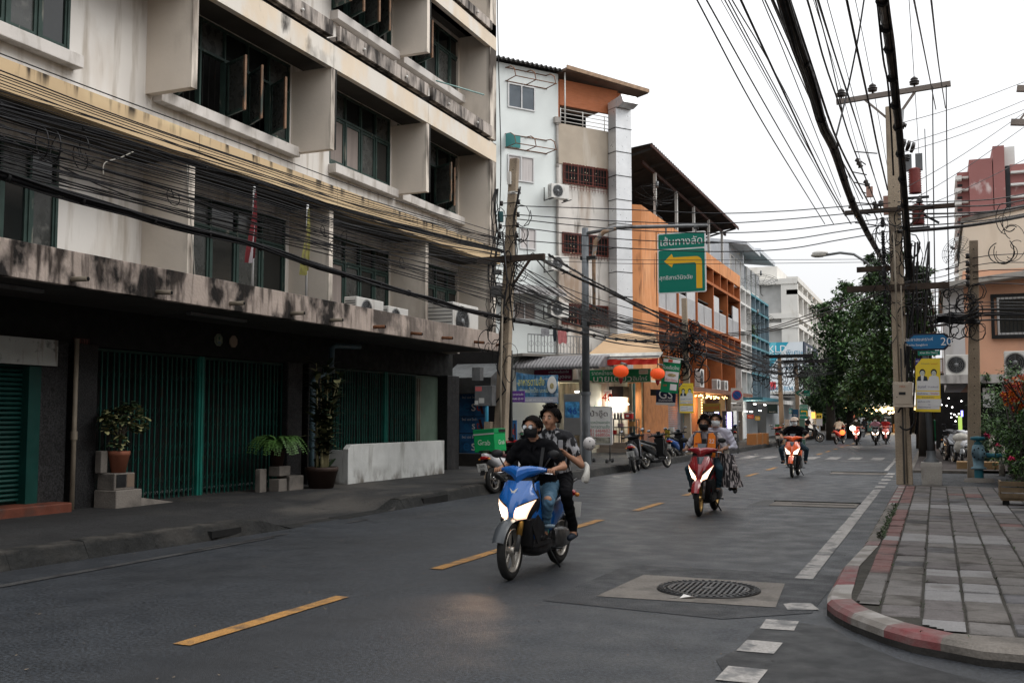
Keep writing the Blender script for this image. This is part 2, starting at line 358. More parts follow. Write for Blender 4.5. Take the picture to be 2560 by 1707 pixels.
for y0,y1 in ((10.0,11.9),(13.5,14.1)): dash(-8.3,-8.22,y0,y1,M('worn_paint',(.07,.07,.07),.7,grain=.3,gs=40,stain=(3,(1,1,1),.45,.6,(.035,.035,.037))))
dash(-8.24,-8.12,3.2,11.5,M('worn_paint',(.14,.14,.14),.7))
mh = thing('manhole_cover','round cast iron drain grate in a pale concrete square in the road','manhole cover',(-1.98,9.53,0),.03); mh.scale = (.94,.94,1)
b = MB(); b.face((-.93,-.73,.008),(.72,-.72,.008),(.66,.66,.008),(-.82,.74,.008)); b.build('concrete_surround',conc,mh)
b = MB(); b.lathe([(.5,.009),(.5,.022),(.44,.026),(.43,.012)],48,m=0); b.lathe([(.40,.012),(.40,.024),(.37,.024),(.37,.012)],40)
for k in range(44):
  a = 2 * math.pi * k / 44; T = Matrix.Rotation(a,4,'Z'); b.box(.44,.485,-.012,.012,.026,.032,0,T)
b.build('ring',dkm2 := M('cast_iron',(.07,.07,.072),.45,metal=.6,var=.2,vs=6,bump=.3),mh)
b = MB(); b.lathe([(0,.0125),(.42,.0125)],32); b.build('pit',black,mh)
gm = None
for k in range(15):
  x = -.35 + k * .05; h = math.sqrt(max(.001,.37 ** 2 - x * x))
  b = MB(); b.bar((x,-h,.02),(x,h,.02),.024,.012); b.build('grate_bar',dkm2,mh)
b = MB()
for y in (-.2,-.1,0,.1,.2): b.bar((-math.sqrt(.137 - y * y),y,.019),(math.sqrt(.137 - y * y),y,.019),.014,.008)
b.box(-.06,.06,-.05,.05,.014,.028); b.build('cross_bar',dkm2,mh)
lt = MB(); lt.add([(0,0,.012),(.1,.02,.03),(.13,.07,.014),(.02,.08,.035)],[(0,1,2,3)]); lt.add([(-.09,-.02,.012),(-.02,0,.02),(-.04,.05,.012)],[(0,1,2)])
tag(lt.build('crumpled_paper',M('paper',(.6,.58,.56),.9,bump=0),origin=(0,0,0)),'scrap of crumpled white paper beside the round drain grate','litter').location = (-2.12,8.98,0)
for y0,nm in ((19.55,0),(31.0,1)):
  t = thing('drain_cover',('long narrow steel drain cover beside the white edge line, nearer one','pale concrete drain cover in the road by the dashed white line')[nm],'drain cover',(-2.1,y0,0))
  b = MB(); b.box(-.75,.75,-.45,.45,.005,.012); b.build('slab',conc,t)
  b = MB(); b.box(-.78,.78,.45,.5,.005,.03); b.box(-.4,.7,-.02,.01,.012,.02); b.build('steel_edge',dkm,t)
def kx(y):       # kerb line, outer top edge
  pts = [(-5,-9.5),(5,-9.2),(8.3,-9.05),(12.3,-8.72),(16,-8.75),(20,-8.8),(24,-8.72),(34,-8.62),(60,-8.5),(130,-8.4)]
  for (a,xa),(c,xc) in zip(pts,pts[1:]):
    if y <= c: return xa + (xc - xa) * (y - a) / (c - a)
  return pts[-1][1]
def drive(y): return max(0,min(1,(y - 11.9) / .7)) * max(0,min(1,(16.1 - y) / .5))
ys = []; y = -5
while y < 130: ys.append(y); y += .25 if y < 26 else 2
R_ = 14; vs = []
for y in ys:
  e = kx(y) - .14
  for i in range(R_ + 1):
    t = i / R_; x = -14.2 + (e + 14.2) * t
    e2 = e + .3 * drive(y); x = -14.2 + (e2 + 14.2) * t; d = drive(y); z = .19 - d * .21 * max(0,min(1,(x + 11.2) / (e2 + 11.2))) + .008 * noise.noise(Vector((x * 1.3,y * 1.3,0)))
    vs.append((x,y,z))
fs = [(j * (R_ + 1) + i,j * (R_ + 1) + i + 1,(j + 1) * (R_ + 1) + i + 1,(j + 1) * (R_ + 1) + i) for j in range(len(ys) - 1) for i in range(R_)]
b = MB(); b.add(vs,fs,0,True)
pav_m = M('pavement_left',(.03,.03,.031),.8,var=.25,vs=.8,bump=.7,bs=30,grain=.4,gs=50,crack=(.6,.01,(.01,.01,.01)),stain=(.9,(1,.5,1),.46,.66,(.085,.078,.07),1,12.0,14.0,.2,1.),stain2=(2.4,(1,.6,1),.55,.75,(.03,.03,.03)))
pv = struct(b.build('pavement',pav_m))
y = -4.0; k = 0
while y < 110:
  L = 1.0 if y < 30 else 4; h = .2
  if True:
    b = MB(); x0,x1 = kx(y),kx(y + L); g = .008
    top = .2 + U(-.006,.006)
    for (m0,m1) in ((0,1),):
      sec = []; tp = top
      for (xx,yy) in ((x0,y),((x0 + x1) / 2 + U(-.01,.01),y + L / 2),(x1,y + L - .004)):
        top = tp - .185 * drive(yy)
        sec.append([(xx - .18,yy,-.02),(xx - .18,yy,top),(xx - .02,yy,top + U(-.006,.004)),(xx + .02,yy,top - .012),(xx + .12,yy,.0),(xx + .1,yy,-.02)])
      b.loft(sec,sm=False)
    o = b.build('kerb_stone',kerb_dirty,pv)
  y += L; k += 1
b = MB(); b.box(-8.8,-8.655,16.75,17.75,.015,.13); b.build('drain_inlet',black,pv)
b = MB(); b.box(-8.9,-8.695,10.9,11.5,.03,.12); b.build('drain_inlet',black,pv)
for i,(x,y,L) in enumerate(((-9.7,14.2,1.9),(-9.9,12.8,1.3),(-9.6,18.3,1.6))):
  b = MB(); b.face(*[(p[0],p[1],.164 - .0) for p in blobby((x,y),.35,L / 2,18,.3,i)])
  pass
c4 = lambda x,y: (1960 + x / 2.815,1150 + y / 2.815)
outer = [(-.80,60),(-.80,24.0),(-.81,18),(-.82,13.0)] + [tuple(G(*c4(*p),.13)[:2]) for p in ((410,740),(340,870),(305,930),(303,975),(360,1020),(470,1075),(580,1115),(700,1158),(900,1215),(1100,1250),(1400,1305),(1689,1330))] + [(2.6,6.25),(14,6.0)]
inner = [(-.64,60),(-.64,24.0),(-.645,18),(-.65,13.0)] + [tuple(G(*c4(*p),.13)[:2]) for p in ((530,740),(495,870),(475,930),(475,970),(520,1005),(600,1045),(700,1085),(850,1135),(1010,1175),(1190,1212),(1430,1232),(1689,1245))] + [(2.6,6.55),(14,6.35)]
b = MB()
b.add([(p[0],p[1],.118) for p in inner] + [(14,60,.118)],[tuple(range(len(inner) + 1))])
pr_ = struct(b.build('pavement',M('pavement_right_bed',(.06,.055,.045),.9,var=.3,vs=3,bump=.5)))
def clipped(poly,inside):  # clip convex quad against pavement outline by sampling
  return poly
def lerp(a,c,t): return tuple(a[i] + (c[i] - a[i]) * t for i in range(len(a)))
def walk(line,step):
  out = [line[0]]; acc = 0
  for a,c in zip(line,line[1:]):
    d = math.dist(a,c); k = max(1,int(d / step))
    for i in range(1,k + 1): out.append(lerp(a,c,i / k))
  return out
spans = [(2,3,[('g',1)]),]
def kerb_piece(o0,o1,i0,i1,m,h=.13):
  b = MB()
  b.add([(o0[0],o0[1],-.01),(o1[0],o1[1],-.01),(o1[0],o1[1],h - .03),(o0[0],o0[1],h - .03),
     tuple(lerp(o0,i0,.18)) + (h,),tuple(lerp(o1,i1,.18)) + (h,),(i1[0],i1[1],h + .002),(i0[0],i0[1],h + .002),(i0[0],i0[1],-.01),(i1[0],i1[1],-.01)],
     [(0,1,2,3),(3,2,5,4),(4,5,6,7),(7,6,9,8),(0,3,4,7,8),(1,9,6,5,2)])
  b.add([(o0[0] + .0015 * (o0[0] - i0[0]) / .16,o0[1] + .0015 * (o0[1] - i0[1]) / .16,-.01),(o1[0] + .0015 * (o1[0] - i1[0]) / .16,o1[1] + .0015 * (o1[1] - i1[1]) / .16,-.01),(o1[0] + .003 * (o1[0] - i1[0]) / .16,o1[1] + .003 * (o1[1] - i1[1]) / .16,h * .38),(o0[0] + .003 * (o0[0] - i0[0]) / .16,o0[1] + .003 * (o0[1] - i0[1]) / .16,h * .38)],[(0,1,2,3)],1)
  return b.build('kerb_stone',[m,conc_dk],pr_)
y = 23.9; k = 0
while y > 12.95:
  L = .8 if y > 18.6 else .92 if y > 13.7 else .4
  m = (k_white if k % 2 else k_red) if (y > 18.6) else (conc if y > 13.7 else (k_white if k % 2 else k_red))
  if y > 18.6: L = .45
  kerb_piece((-.81,y),(-.82,y - L + .01),(-.645,y),(-.65,y - L + .01),m); y -= L; k += 1
yend = y
seq = [(len(outer),0)]
oo = [(-.82,yend)] + outer[4:]; ii = [(-.65,yend)] + inner[4:]
cuts = [k_red,k_white,k_white,k_red,k_red,k_red,k_white,k_white,k_red,k_red,conc,conc,conc,conc]
cols = [k_white,k_red,k_white,k_white,k_red,k_red,k_white,k_white,k_red,k_red,conc,conc,conc]
for i in range(len(oo) - 1): kerb_piece(oo[i],oo[i + 1],ii[i],ii[i + 1],cols[i] if i < len(cols) else conc,.125)
for yy in range(24,60,3): kerb_piece((-.8,yy + 3),(-.8,yy + .02),(-.64,yy + 3),(-.64,yy + .02),conc,.05 if yy < 30 else .13)
s_dk = M('slab_grey_dark',(.082,.078,.082) if False else (.111,.1,.098),.78,var=.16,vs=3,bump=.3,bs=40,grain=.12,gs=60,stain=(2.5,(1,1,1),.55,.75,(.055,.05,.046)))
s_md = M('slab_grey',(.135,.126,.12),.78,var=.16,vs=3,bump=.3,bs=40,grain=.12,gs=60,stain=(2.5,(1,1,1),.52,.72,(.075,.066,.058)))
s_lt = M('slab_pale',(.205,.2,.2),.78,var=.1,vs=3,bump=.3,bs=40,grain=.1,gs=60,stain=(3,(1,1,1),.55,.75,(.125,.115,.108)))
s_rd = M('slab_red',(.15,.078,.072),.78,var=.16,vs=3,bump=.3,bs=40,grain=.12,gs=60,stain=(2.5,(1,1,1),.52,.72,(.085,.06,.053)))
s_br = M('slab_brownish',(.118,.108,.1),.8,var=.2,vs=4,bump=.4,grain=.15,stain=(3,(1,1,1),.5,.7,(.07,.06,.05))); s_dd = M('slab_charcoal',(.113,.11,.116),.8,var=.25,vs=4,bump=.4,grain=.15,stain=(2,(1,1,1),.4,.6,(.06,.056,.055)))
def slab_mesh(w,l,key,m,cache={}):
  k = (w,l,key)
  if k not in cache:
    b = MB(); g = .011; w2,l2 = w / 2 - g,l / 2 - g; e = .008
    b.add([(-w2,-l2,-.03),(w2,-l2,-.03),(w2,l2,-.03),(-w2,l2,-.03),(-w2,-l2,-e),(w2,-l2,-e),(w2,l2,-e),(-w2,l2,-e),
       (-w2 + e,-l2 + e,0),(w2 - e,-l2 + e,0),(w2 - e,l2 - e,0),(-w2 + e,l2 - e,0)],
       [(0,1,5,4),(1,2,6,5),(2,3,7,6),(3,0,4,7),(4,5,9,8),(5,6,10,9),(6,7,11,10),(7,4,8,11),(8,9,10,11)])
    o = b.build('t',m); cache[k] = o.data; bpy.data.objects.remove(o)
  return cache[k]
def inside(p,poly):
  c = False; n = len(poly)
  for i in range(n):
    a,d = poly[i],poly[i - 1]
    if (a[1] > p[1]) != (d[1] > p[1]) and p[0] < (d[0] - a[0]) * (p[1] - a[1]) / (d[1] - a[1]) + a[0]: c = not c
  return c
poly = inner + [(14,60)]
random.seed(3)
colx = [(-.64,-.44),(-.44,-.14),(-.14,.16),(.16,.46),(.46,.76),(.76,1.06),(1.06,1.36),(1.36,1.66),(1.66,1.96)]
for ci,(x0,x1) in enumerate(colx):
  y = 6.35 + (.0,.05,-.03,.02,.06,-.02,.03,0,.05)[ci]
  while y < 23.6:
    l = .45; xc,yc = (x0 + x1) / 2,y + l / 2; w = round(x1 - x0,3)
    ok = all(inside((xc + a * w * .42,yc + c * l * .42),poly) for a in (-1,1) for c in (-1,1))
    if not ok and inside((xc,yc),poly):
      b = MB(); g = .01
      q = [(x0 + g,y + g),(x1 - g,y + g),(x1 - g,y + l - g),(x0 + g,y + l - g)]
      pts = [(x0 + g + (w - 2 * g) * i / 6,y + g + (l - 2 * g) * j / 8) for j in range(9) for i in range(7)]
      fs = []
      for j in range(8):
        for i in range(6):
          f = (j * 7 + i,j * 7 + i + 1,(j + 1) * 7 + i + 1,(j + 1) * 7 + i)
          if all(inside(pts[v],poly) for v in f): fs.append(f)
      if fs:
        b.add([(p[0],p[1],.131) for p in pts],fs); o = b.build('paving_slab',s_md if rnd() < .5 else s_lt,pr_)
    elif ok:
      ym = yc; r = rnd(); m = s_dk if r < .35 else s_md if r < .65 else s_br if r < .85 else s_dd
      if ci == 0: m = s_rd if ym > 10.5 else s_md
      if ci == 0 and (13.0 < ym < 13.35): m = s_lt
      if 17.8 < ym < 18.9 and ci < 6: m = s_lt if ci > 0 else s_md
      if 13.0 < ym < 14.0 and 1 <= ci <= 4: m = s_lt
      if 10.25 < ym < 10.7 and 2 <= ci <= 3: m = s_lt
      if 9.0 < ym < 9.95 and ci <= 3: m = s_md if ci < 2 else s_lt
      if ym < 7.9 and r < .25: m = s_lt
      if 15.5 < ym < 15.9 and ci == 5 or (21 < ym < 21.6 and ci in (3,4)): m = s_rd
      me = slab_mesh(w,l,m.name,m); o = link('paving_slab',me,pr_); o.location = (xc + U(-.003,.003),yc,.131 + U(-.006,.006)); o.rotation_euler = (U(-.014,.014),U(-.02,.02),U(-.012,.012))
    y += l
b = MB(); b.face((-.64,23.6,.126),(3.5,23.6,.126),(3.5,60,.126),(-.64,60,.126)); b.build('asphalt_fill',asph_old,pr_)
b = MB(); b.box(-.6,1.1,29.6,29.9,.126,.2); b.box(-.6,.8,23.65,23.8,.12,.14); b.build('step',conc,pr_)
b = MB(); b.face((-.6,29.95,.2),(3,29.95,.2),(3,60,.2),(-.6,60,.2)); b.build('raised_paving',M('paving_brown',(.06,.048,.045),.85,var=.25,vs=2,grain=.2),pr_)
bm = MB(); random.seed(5)
for k in range(260):
  t = rnd(); x = -.66 + U(-.03,.03); y = U(13.2,18.5) if k < 150 else U(7.5,22)
  if k >= 150: x = random.choice((-.44,-.14,.16,.46,.76)) + U(-.008,.008);
  for j in range(3):
    a = U(0,6.28); h = U(.01,.035) if k >= 150 else U(.015,.06); dx,dy = math.cos(a) * h,math.sin(a) * h
    bm.add([(x,y,.128),(x + dx - dy * .2,y + dy + dx * .2,.13 + h * .7),(x + dx + dy * .2,y + dy - dx * .2,.13 + h * .6)],[(0,1,2)])
stuff(bm.build('weeds',M('weed_green',(.05,.08,.03),.8,var=.4,vs=20,bump=0)),'small green weeds growing in the joints of the right pavement','weeds')
# the old shophouse block on the left
XW,XF = -11.95,-11.0
ab = thing('shophouse_block','long weathered cream shophouse block with yellow band, deep fins, green windows and stained concrete canopy','building',(-12,15,0))
ab.location = (0,0,0)
FY = [4.85,8.98,13.1,17.24,21.4]
YE = 25.5
def P3(fn,name,m,par=ab,**k):
  b = MB(); fn(b); return b.build(name,m,par,**k)
def bx(name,m,*a,par=ab,**k):
  b = MB(); b.box(*a); return b.build(name,m,par,**k)
levels = [ # floor z, wall top, window z0, z1, transom, fin bottom, fin top
  dict(w0=3.46,w1=5.75,z0=3.6,z1=5.52,zt=5.0,f0=3.46,f1=5.76,win=[(5.6,8.8),(8.98 + .3,11.3),(13.25,17.05),(18.66,21.25),(21.7,25.15)],sill=False),
  dict(w0=6.16,w1=8.76,z0=7.06,z1=8.74,zt=8.16,f0=6.93,f1=8.6,win=[(5.3,8.8),(8.85 + .3,11.41),(13.7,17.12),(18.6,21.27),(21.6,25.3)],sill=True),
  dict(w0=9.5,w1=12.1,z0=10.45,z1=12.0,zt=11.5,f0=10.32,f1=11.75,win=[(5.3,8.8),(9.2,11.41),(13.7,17.12),(18.6,21.27),(21.6,25.3)],sill=True),
  dict(w0=12.4,w1=15.4,z0=13.4,z1=15.0,zt=14.4,f0=13.3,f1=15.4,win=[(5.3,8.8),(9.2,11.41),(13.7,17.12),(18.6,21.27),(21.6,25.3)],sill=True)]
opens = {(1,2): [(.05,80),(1.4,86),(2.05,80),(2.75,82)],(1,4): [(2.0,84),(2.75,70)],(2,3): [(0.02,88),(.68,84),(1.3,86),(1.95,80)],(2,4): [(.9,84)]}
curtained = {(1,3): {0,1},(0,1): {0},(0,3): {0}}
def window(lv,bi,y0,y1,L):
  z0,z1,zt = L['z0'],L['z1'],L['zt']; n = 4 if y1 - y0 < 2.9 else 5; w = (y1 - y0) / n; xp = XW - .05
  op = opens.get((lv,bi),[])
  b = MB(); t = .045
  b.box(xp - .05,xp + .05,y0,y1,z1 - t,z1); b.box(xp - .05,xp + .05,y0,y1,z0,z0 + t); b.box(xp - .049,xp + .049,y0,y1,zt - t / 2,zt + t / 2)
  for i in range(n + 1):
    yy = y0 + (y1 - y0) * i / n; yy = min(max(yy,y0 + t / 2),y1 - t / 2)
    b.box(xp - .048,xp + .052,yy - t / 2,yy + t / 2,z0 + t,zt - t / 2); b.box(xp - .04,xp + .045,yy - .02,yy + .02,zt + t / 2,z1 - t)
  f = b.build('window',green_f,ab)
  isopen = set(int((o[0] + .3) / w + .25) for o in op)
  if lv == 1 and bi == 2: isopen = {0,1,2,3}
  if lv == 1 and bi == 4: isopen = {1,2,3}
  if lv == 2 and bi == 3: isopen = {0,1,2,3}
  if lv == 2 and bi == 4: isopen = {0,1}
  if lv == 1 and bi == 2: isopen = {0,1,2,3}
  for i in range(n):
    a,c = y0 + w * i + .025,y0 + w * (i + 1) - .025
    b = MB(); b.box(xp - .01,xp - .004,a,c,zt + .02,z1 - .04); b.build('pane',glass2 if (i + bi) % 3 == 0 else glass,f)
    if i in isopen: continue
    b = MB(); s = .055
    b.box(xp - .02,xp + .03,a,a + s,z0 + .05,zt - .03); b.box(xp - .02,xp + .03,c - s,c,z0 + .05,zt - .03)
    b.box(xp - .019,xp + .029,a + s,c - s,z0 + .05,z0 + .05 + s * 1.3); b.box(xp - .019,xp + .029,a + s,c - s,zt - .03 - s,zt - .03)
    b.build('casement',green_f,f)
    cu = i in curtained.get((lv,bi),())
    b = MB(); b.box(xp - .004,xp + .004,a + s,c - s,z0 + .12,zt - .085); b.build('pane',curt if cu else (glass2 if (i + lv) % 2 else glass),f)
  for off,ang in op:           # casements standing open
    yy = y0 + off + .02; h0,h1 = z0 + .06,zt - .03; wd = w - .05
    T = Matrix.Translation((XW + .02,yy,0)) @ Matrix.Rotation(math.radians(-(100 - ang) * 1.6),4,'Z')
    b = MB(); s = .055
    b.box(0,s,-.02,.02,h0,h1,0,T); b.box(wd - s,wd,-.02,.02,h0,h1,1,T); b.box(s,wd - s,-.019,.019,h0,h0 + s,0,T); b.box(s,wd - s,-.019,.019,h1 - s,h1,0,T)
    b.build('casement',[green_f,wood_e],f)
    b = MB(); b.box(s,wd - s,-.005,.005,h0 + s,h1 - s,0,T); b.build('pane',glass2,f)
  if isopen:
    b = MB()
    for i in isopen:
      a,c = y0 + w * i,y0 + w * (i + 1)
      for k in range(4): yy = a + (c - a) * (k + .5) / 4; b.box(xp - .12,xp - .105,yy - .006,yy + .006,z0,zt)
    b.build('burglar_bars',M('bar_dark',(.03,.028,.026),.7),f)
  if L['sill']:
    b = MB(); s0 = y0 - .04 if bi != 2 else 13.2
    b.box(XW,XW + .2,s0,y1 + .1 if bi != 4 else y1 + .25,z0 - .22,z0 - .02); b.build('sill',sill_m,f,bevel=.012)
bx('interior',black,-13.6,-12.75,4,YE - .15,.3,15.4)  # solid black box standing in for unlit depth behind windows and gates
bx('side_wall',wall_b,-24,-12.1,YE - .12,YE,3.35,15.5); bx('side_wall',M('dark_wall',(.03,.03,.03),.9),-24,-12.75,YE - .12,YE,0,3.34)
bx('side_wall',wall_b,-24,-12.1,3.9,4.0,0,15.5)
for lv,L in enumerate(levels):
  b = MB()
  b.box(-12.15,XW,4,YE - .12,L['w0'],L['z0']); b.box(-12.15,XW,4,YE - .12,L['z1'],L['w1'])
  prev = 4
  for (a,c) in L['win']: b.box(-12.149,XW - .001,prev,a,L['z0'],L['z1']); prev = c
  b.box(-12.149,XW - .001,prev,YE - .12,L['z0'],L['z1'])
  b.build('wall',wall_w if lv < 3 else wall_b,ab)
  for bi,(a,c) in enumerate(L['win']):
    if lv == 3 and bi < 3: continue
    window(lv,bi,a,c,L)
  for i,y in enumerate(FY):
    w = .07
    b = MB(); b.add([],[])
    lo = L['f0']
    b.box(XW,XF - .002 * i,y - w,y + w,lo,L['f1']); b.build('fin',finm,ab)
    if lv in (1,2): b = MB(); b.box(XF - .06,XF + .004,y + w,y + w + .05,lo + .02,L['f1']); b.build('corner_strip',M('dark_strip',(.03,.03,.028),.8),ab) if i > 2 else None
  b = MB(); b.box(XW,XF - .002,YE - .42,YE,L['w0'] - (.0 if lv == 0 else .3),L['w1'] + .35); b.build('pier',finm,ab)
  b = MB(); b.box(XW - .2,XW + .02,YE - .5,YE - .42,L['z0'],L['z1']); b.build('reveal',finm,ab)
  z = L['w1']
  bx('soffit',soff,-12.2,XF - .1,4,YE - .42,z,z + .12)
def beamrow(name,x0,x1,z0,z1,m,gap=.012,joints=True):
  e = [4] + FY[1:] + [YE - .0]
  for a,c in zip(e,e[1:]):
    b = MB(); b.box(x0,x1,a + .0,c - gap,z0 + U(-.004,.004),z1 + U(-.006,.006)); b.build(name,m,ab)
beamrow('yellow_band',XF - .12,XF + .13,5.75,6.16,yelm)
beamrow('beam',XF - .12,XF + .006,8.59,9.07,beam_m)
beamrow('beam',XF - .12,XF + .008,11.73,12.1,beam_m)
for z0,z1 in ((9.2,9.5),(12.18,12.42)):
  e = [4] + FY[1:] + [YE - .3]
  for a,c in zip(e,e[1:]):
    b = MB(); b.box(XW,XF + .0,a + .12,c - .12,z0,z0 + .09); b.box(XF - .03,XF + .06,a + .12,c - .12,z0 + .0,z1); b.build('ledge',slab_m,ab)
    for k in range(2):
      b = MB(); yy = a + (c - a) * (.25 + .45 * k); b.ball((XF + .09,yy,z0 + .12),.035,8); b.build('drain_spout',acw,ab)
b = MB(); b.box(XF - .7,XF - .1,4,YE,9.07,9.2); b.box(XF - .7,XF - .1,4,YE,12.1,12.18); b.build('beam_gap',black,ab)
b = MB(); b.tube([(XF + .0,21.8,9.75),(XF + .7,23.1,9.7)],.018,6); b.build('awning_pole',paint('pole_mint',(.2,.35,.33)),ab)
bx('roof',conc,-24,XF + .3,3.9,YE + .1,15.4,15.6)
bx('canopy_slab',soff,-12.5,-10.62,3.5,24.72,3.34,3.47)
for a,c,in ((3.5,8.0),(8.0,12.0),(12.0,16.0),(16.0,19.86),(19.86,24.72)):
  b = MB(); b.box(-10.62,-10.5,a,c - .008,3.32 + U(-.004,.004),3.78 + U(-.005,.008)); b.build('canopy_edge',ledge_m,ab,bevel=.01)
bx('canopy_edge',ledge_m,-12.2,-10.62,24.6,24.715,3.33,3.76)
for px,py in ((194,697),(405,729),(588,758),(740,783),(837,800),(945,817),(1038,832),(1115,844),(1195,854),(1250,862)):
  p = X(px,py,-10.4); s = U(-.02,.02)
  b = MB(); b.tube([(-10.53,p.y,p.z),(-10.24,p.y + .02,p.z - .015 + s)],.036,10); b.ball((-10.24,p.y + .02,p.z - .015 + s),(.012,.03,.03),8,1)
  b.build('drain_spout',[pvc if px < 900 else rusty,black],ab)
bx('soffit_lamp',greym,-11.4,-11.3,13.5,15.0,3.28,3.33); bx('soffit_lamp',greym,-11.3,-11.2,9.0,10.4,3.28,3.33)
bx('shop_beam',beamdk,-12.62,-12.4,4,25.7,2.72,3.34)
for a,c,x in ((4,7.2,-12.38),(11.42,11.93,-12.3),(12.04,12.5,-12.26),(17.72,18.25,-12.3),(18.45,18.95,-12.28),(24.98,25.72,-12.2)):
  b = MB(); b.box(-12.7,x,a,c,.0,2.74 if a > 8 else 2.7); b.build('column',terr,ab,bevel=.02)
bx('inner_wall',M('dark_wall',(.03,.03,.03),.9),-12.7,-12.45,25.6,25.7,0,2.7)
b = MB(); b.tube([(-12.2,11.985,.12),(-12.2,11.985,2.8)],.035,8); b.lathe([(.05,1.25),(.05,1.38)],8,Matrix.Translation((-12.2,11.985,0))); b.build('downpipe',pvc,ab)
rs = P3(lambda b: (b.box(-12.62,-12.52,7.2,11.42,.15,2.7),b.box(-12.5,-12.3,11.2,11.42,.2,2.35)),'roller_shutter',shut_m)
b = MB(); b.loft([[(-12.5,7.25,0),(-12.44,7.25,.012),(-12.43,7.25,.03),(-12.44,7.25,.05),(-12.48,7.25,.062),(-12.5,7.25,.066)],[(-12.5,11.2,0),(-12.44,11.2,.012),(-12.43,11.2,.03),(-12.44,11.2,.05),(-12.48,11.2,.062),(-12.5,11.2,.066)]],sm=False)
o = b.build('slat',shut_m,rs); sm_ = o.data; o.location.z = .36
for k in range(1,29): o = link('slat',sm_,rs); o.location.z = .36 + k * .07
b = MB(); b.box(-12.5,-11.95,7.2,11.75,.1,.33); b.build('red_step',M('red_tile',(.12,.035,.02),.7,var=.3,vs=4,grain=.2,stain=(3,(1,1,1),.5,.7,(.09,.05,.04))),ab,bevel=.02)
tag(bx('sign_board',M('sign_blank',(.34,.35,.33),.8,var=.1,vs=3,stain=(3.5,(1,1,1),.6,.66,(.12,.125,.12)),stain2=(7,(1,1,.15),.62,.75,(.15,.12,.1))),-12.34,-12.24,4.5,11.66,2.36,2.75,par=None),'blank peeling grey signboard above the green roller shutter','signboard')
for y,lab,cm in ((15.58,'octagonal insurance plaque with green emblem on the dark shop beam, left of the pair',(.22,.23,.17)),(16.02,'plain tan octagonal plaque on the dark shop beam, right of the pair',(.26,.2,.15))):
  b = MB(); T = Matrix.Translation((-12.39,y,3.04)) @ Matrix.Rotation(math.pi / 2,4,'Y')
  b.lathe([(0,0),(.12,0),(.12,.02),(0,.025)],8,T @ Matrix.Rotation(math.pi / 8,4,'Z'),0,False)
  if y < 16: b.lathe([(.1,.026),(.085,.028)],16,T,1); b.ball((-12.36,y,3.07),(.006,.03,.04),8,1); b.ball((-12.36,y,2.99),(.006,.05,.02),8,2)
  tag(b.build('plaque',[paint('plq%d' % (y * 10),cm,.6),paint('emb_g',(.05,.12,.08),.6),paint('emb_b',(.1,.16,.22),.6)]),lab,'plaque')
t = thing('number_plate','small dark red house number plate on the beam left of the folding gates','number plate',(-12.38,12.25,2.78))
b = MB(); b.box(0,.015,-.16,.16,-.05,.05); b.build('plate',paint('np_red',(.05,.012,.01),.6),t)
txt('31-33',paint('np_txt',(.16,.06,.05),.6),t,(.015,0,0),(0,1,0),(0,0,1),w=.22)
def gate(y0,y1,n,post,lab):
  g = thing('folding_gate',lab,'gate',(-12.42,y0,0)); g.location = (0,0,0)
  b = MB(); b.box(-12.45,-12.425,-.011,.011,.17,2.7); o = b.build('bar',gate_m,g); me = o.data; o.location.y = y0; d = (y1 - y0) / n
  for k in range(1,n + 1):
    o = link('bar',me,g); o.location = (U(-.012,.012),y0 + k * d + U(-.008,.008),0)
  b = MB()
  for k in range(n):
    a = y0 + k * d
    for zz in (.25,.42,.78,1.0,1.38,1.62,2.2):
      for (p,q) in ((zz,zz + .17),(zz + .17,zz)): b.bar((-12.45,a,p),(-12.45,a + d,q),.005,.013,up=(1,0,0))
  stuff(b.build('lattice',gate_dk,g))
  b = MB(); b.box(-12.44,-12.38,post - .07,post + .07,.17,2.7); b.box(-12.375,-12.36,post - .012,post + .012,.17,2.7); b.build('lock_post',M('gate_post',(.008,.12,.095),.5,var=.2,vs=3,bump=.1),g)
  b = MB(); b.box(-12.46,-12.4,y0,y1,.15,.17); b.box(-12.46,-12.4,y0,y1,2.66,2.7); b.build('track',gate_dk,g)
gate(12.62,17.68,40,15.13,'wide green folding lattice gate behind the potted shrub')
gate(19.0,23.5,40,21.95,'green folding lattice gate behind the low white wall')
bx('doorway_panel',M('door_pale',(.09,.13,.1),.7,var=.15,vs=2),-12.7,-12.5,23.7,24.98,.15,2.7)
b = MB(); b.tube([(-12.38,23.58,.9),(-12.38,23.58,2.6)],.03,8); b.tube([(-12.36,23.66,.9),(-12.36,23.66,2.6)],.02,8); b.build('conduit',pvc,ab)
t = thing('downpipe','blue grey drainpipe with an elbow running down the dark column','drainpipe')
b = MB(); b.tube([(-12.1,20.2,3.2),(-12.1,19.2,3.16),(-12.1,19.05,3.1),(-12.1,19.02,2.62),(-12.1,18.9,2.52),(-12.12,18.5,2.46),(-12.12,18.36,2.36),(-12.12,18.33,.2)],.06,10); b.build('pipe',pipe_m,t)
b = MB(); b.lathe([(.078,-.07),(.082,0),(.078,.07)],10,Matrix.Translation((-12.1,19.02,2.62))); b.lathe([(.078,-.06),(.078,.06)],10,Matrix.Translation((-12.12,18.34,2.26))); b.build('collar',M('pipe_grey',(.16,.19,.2),.6),t)
t = thing('low_wall','low whitewashed garden wall with clipped corner in front of the green gate','wall')
wm = M('whitewash',(.46,.47,.46),.9,var=.1,vs=3,bump=.25,bs=25,stain=(3,(1,1,.25),.55,.72,(.25,.25,.23)),stain2=(4,(1,1,.6),.45,.65,(.12,.11,.095),2,.55,.2))
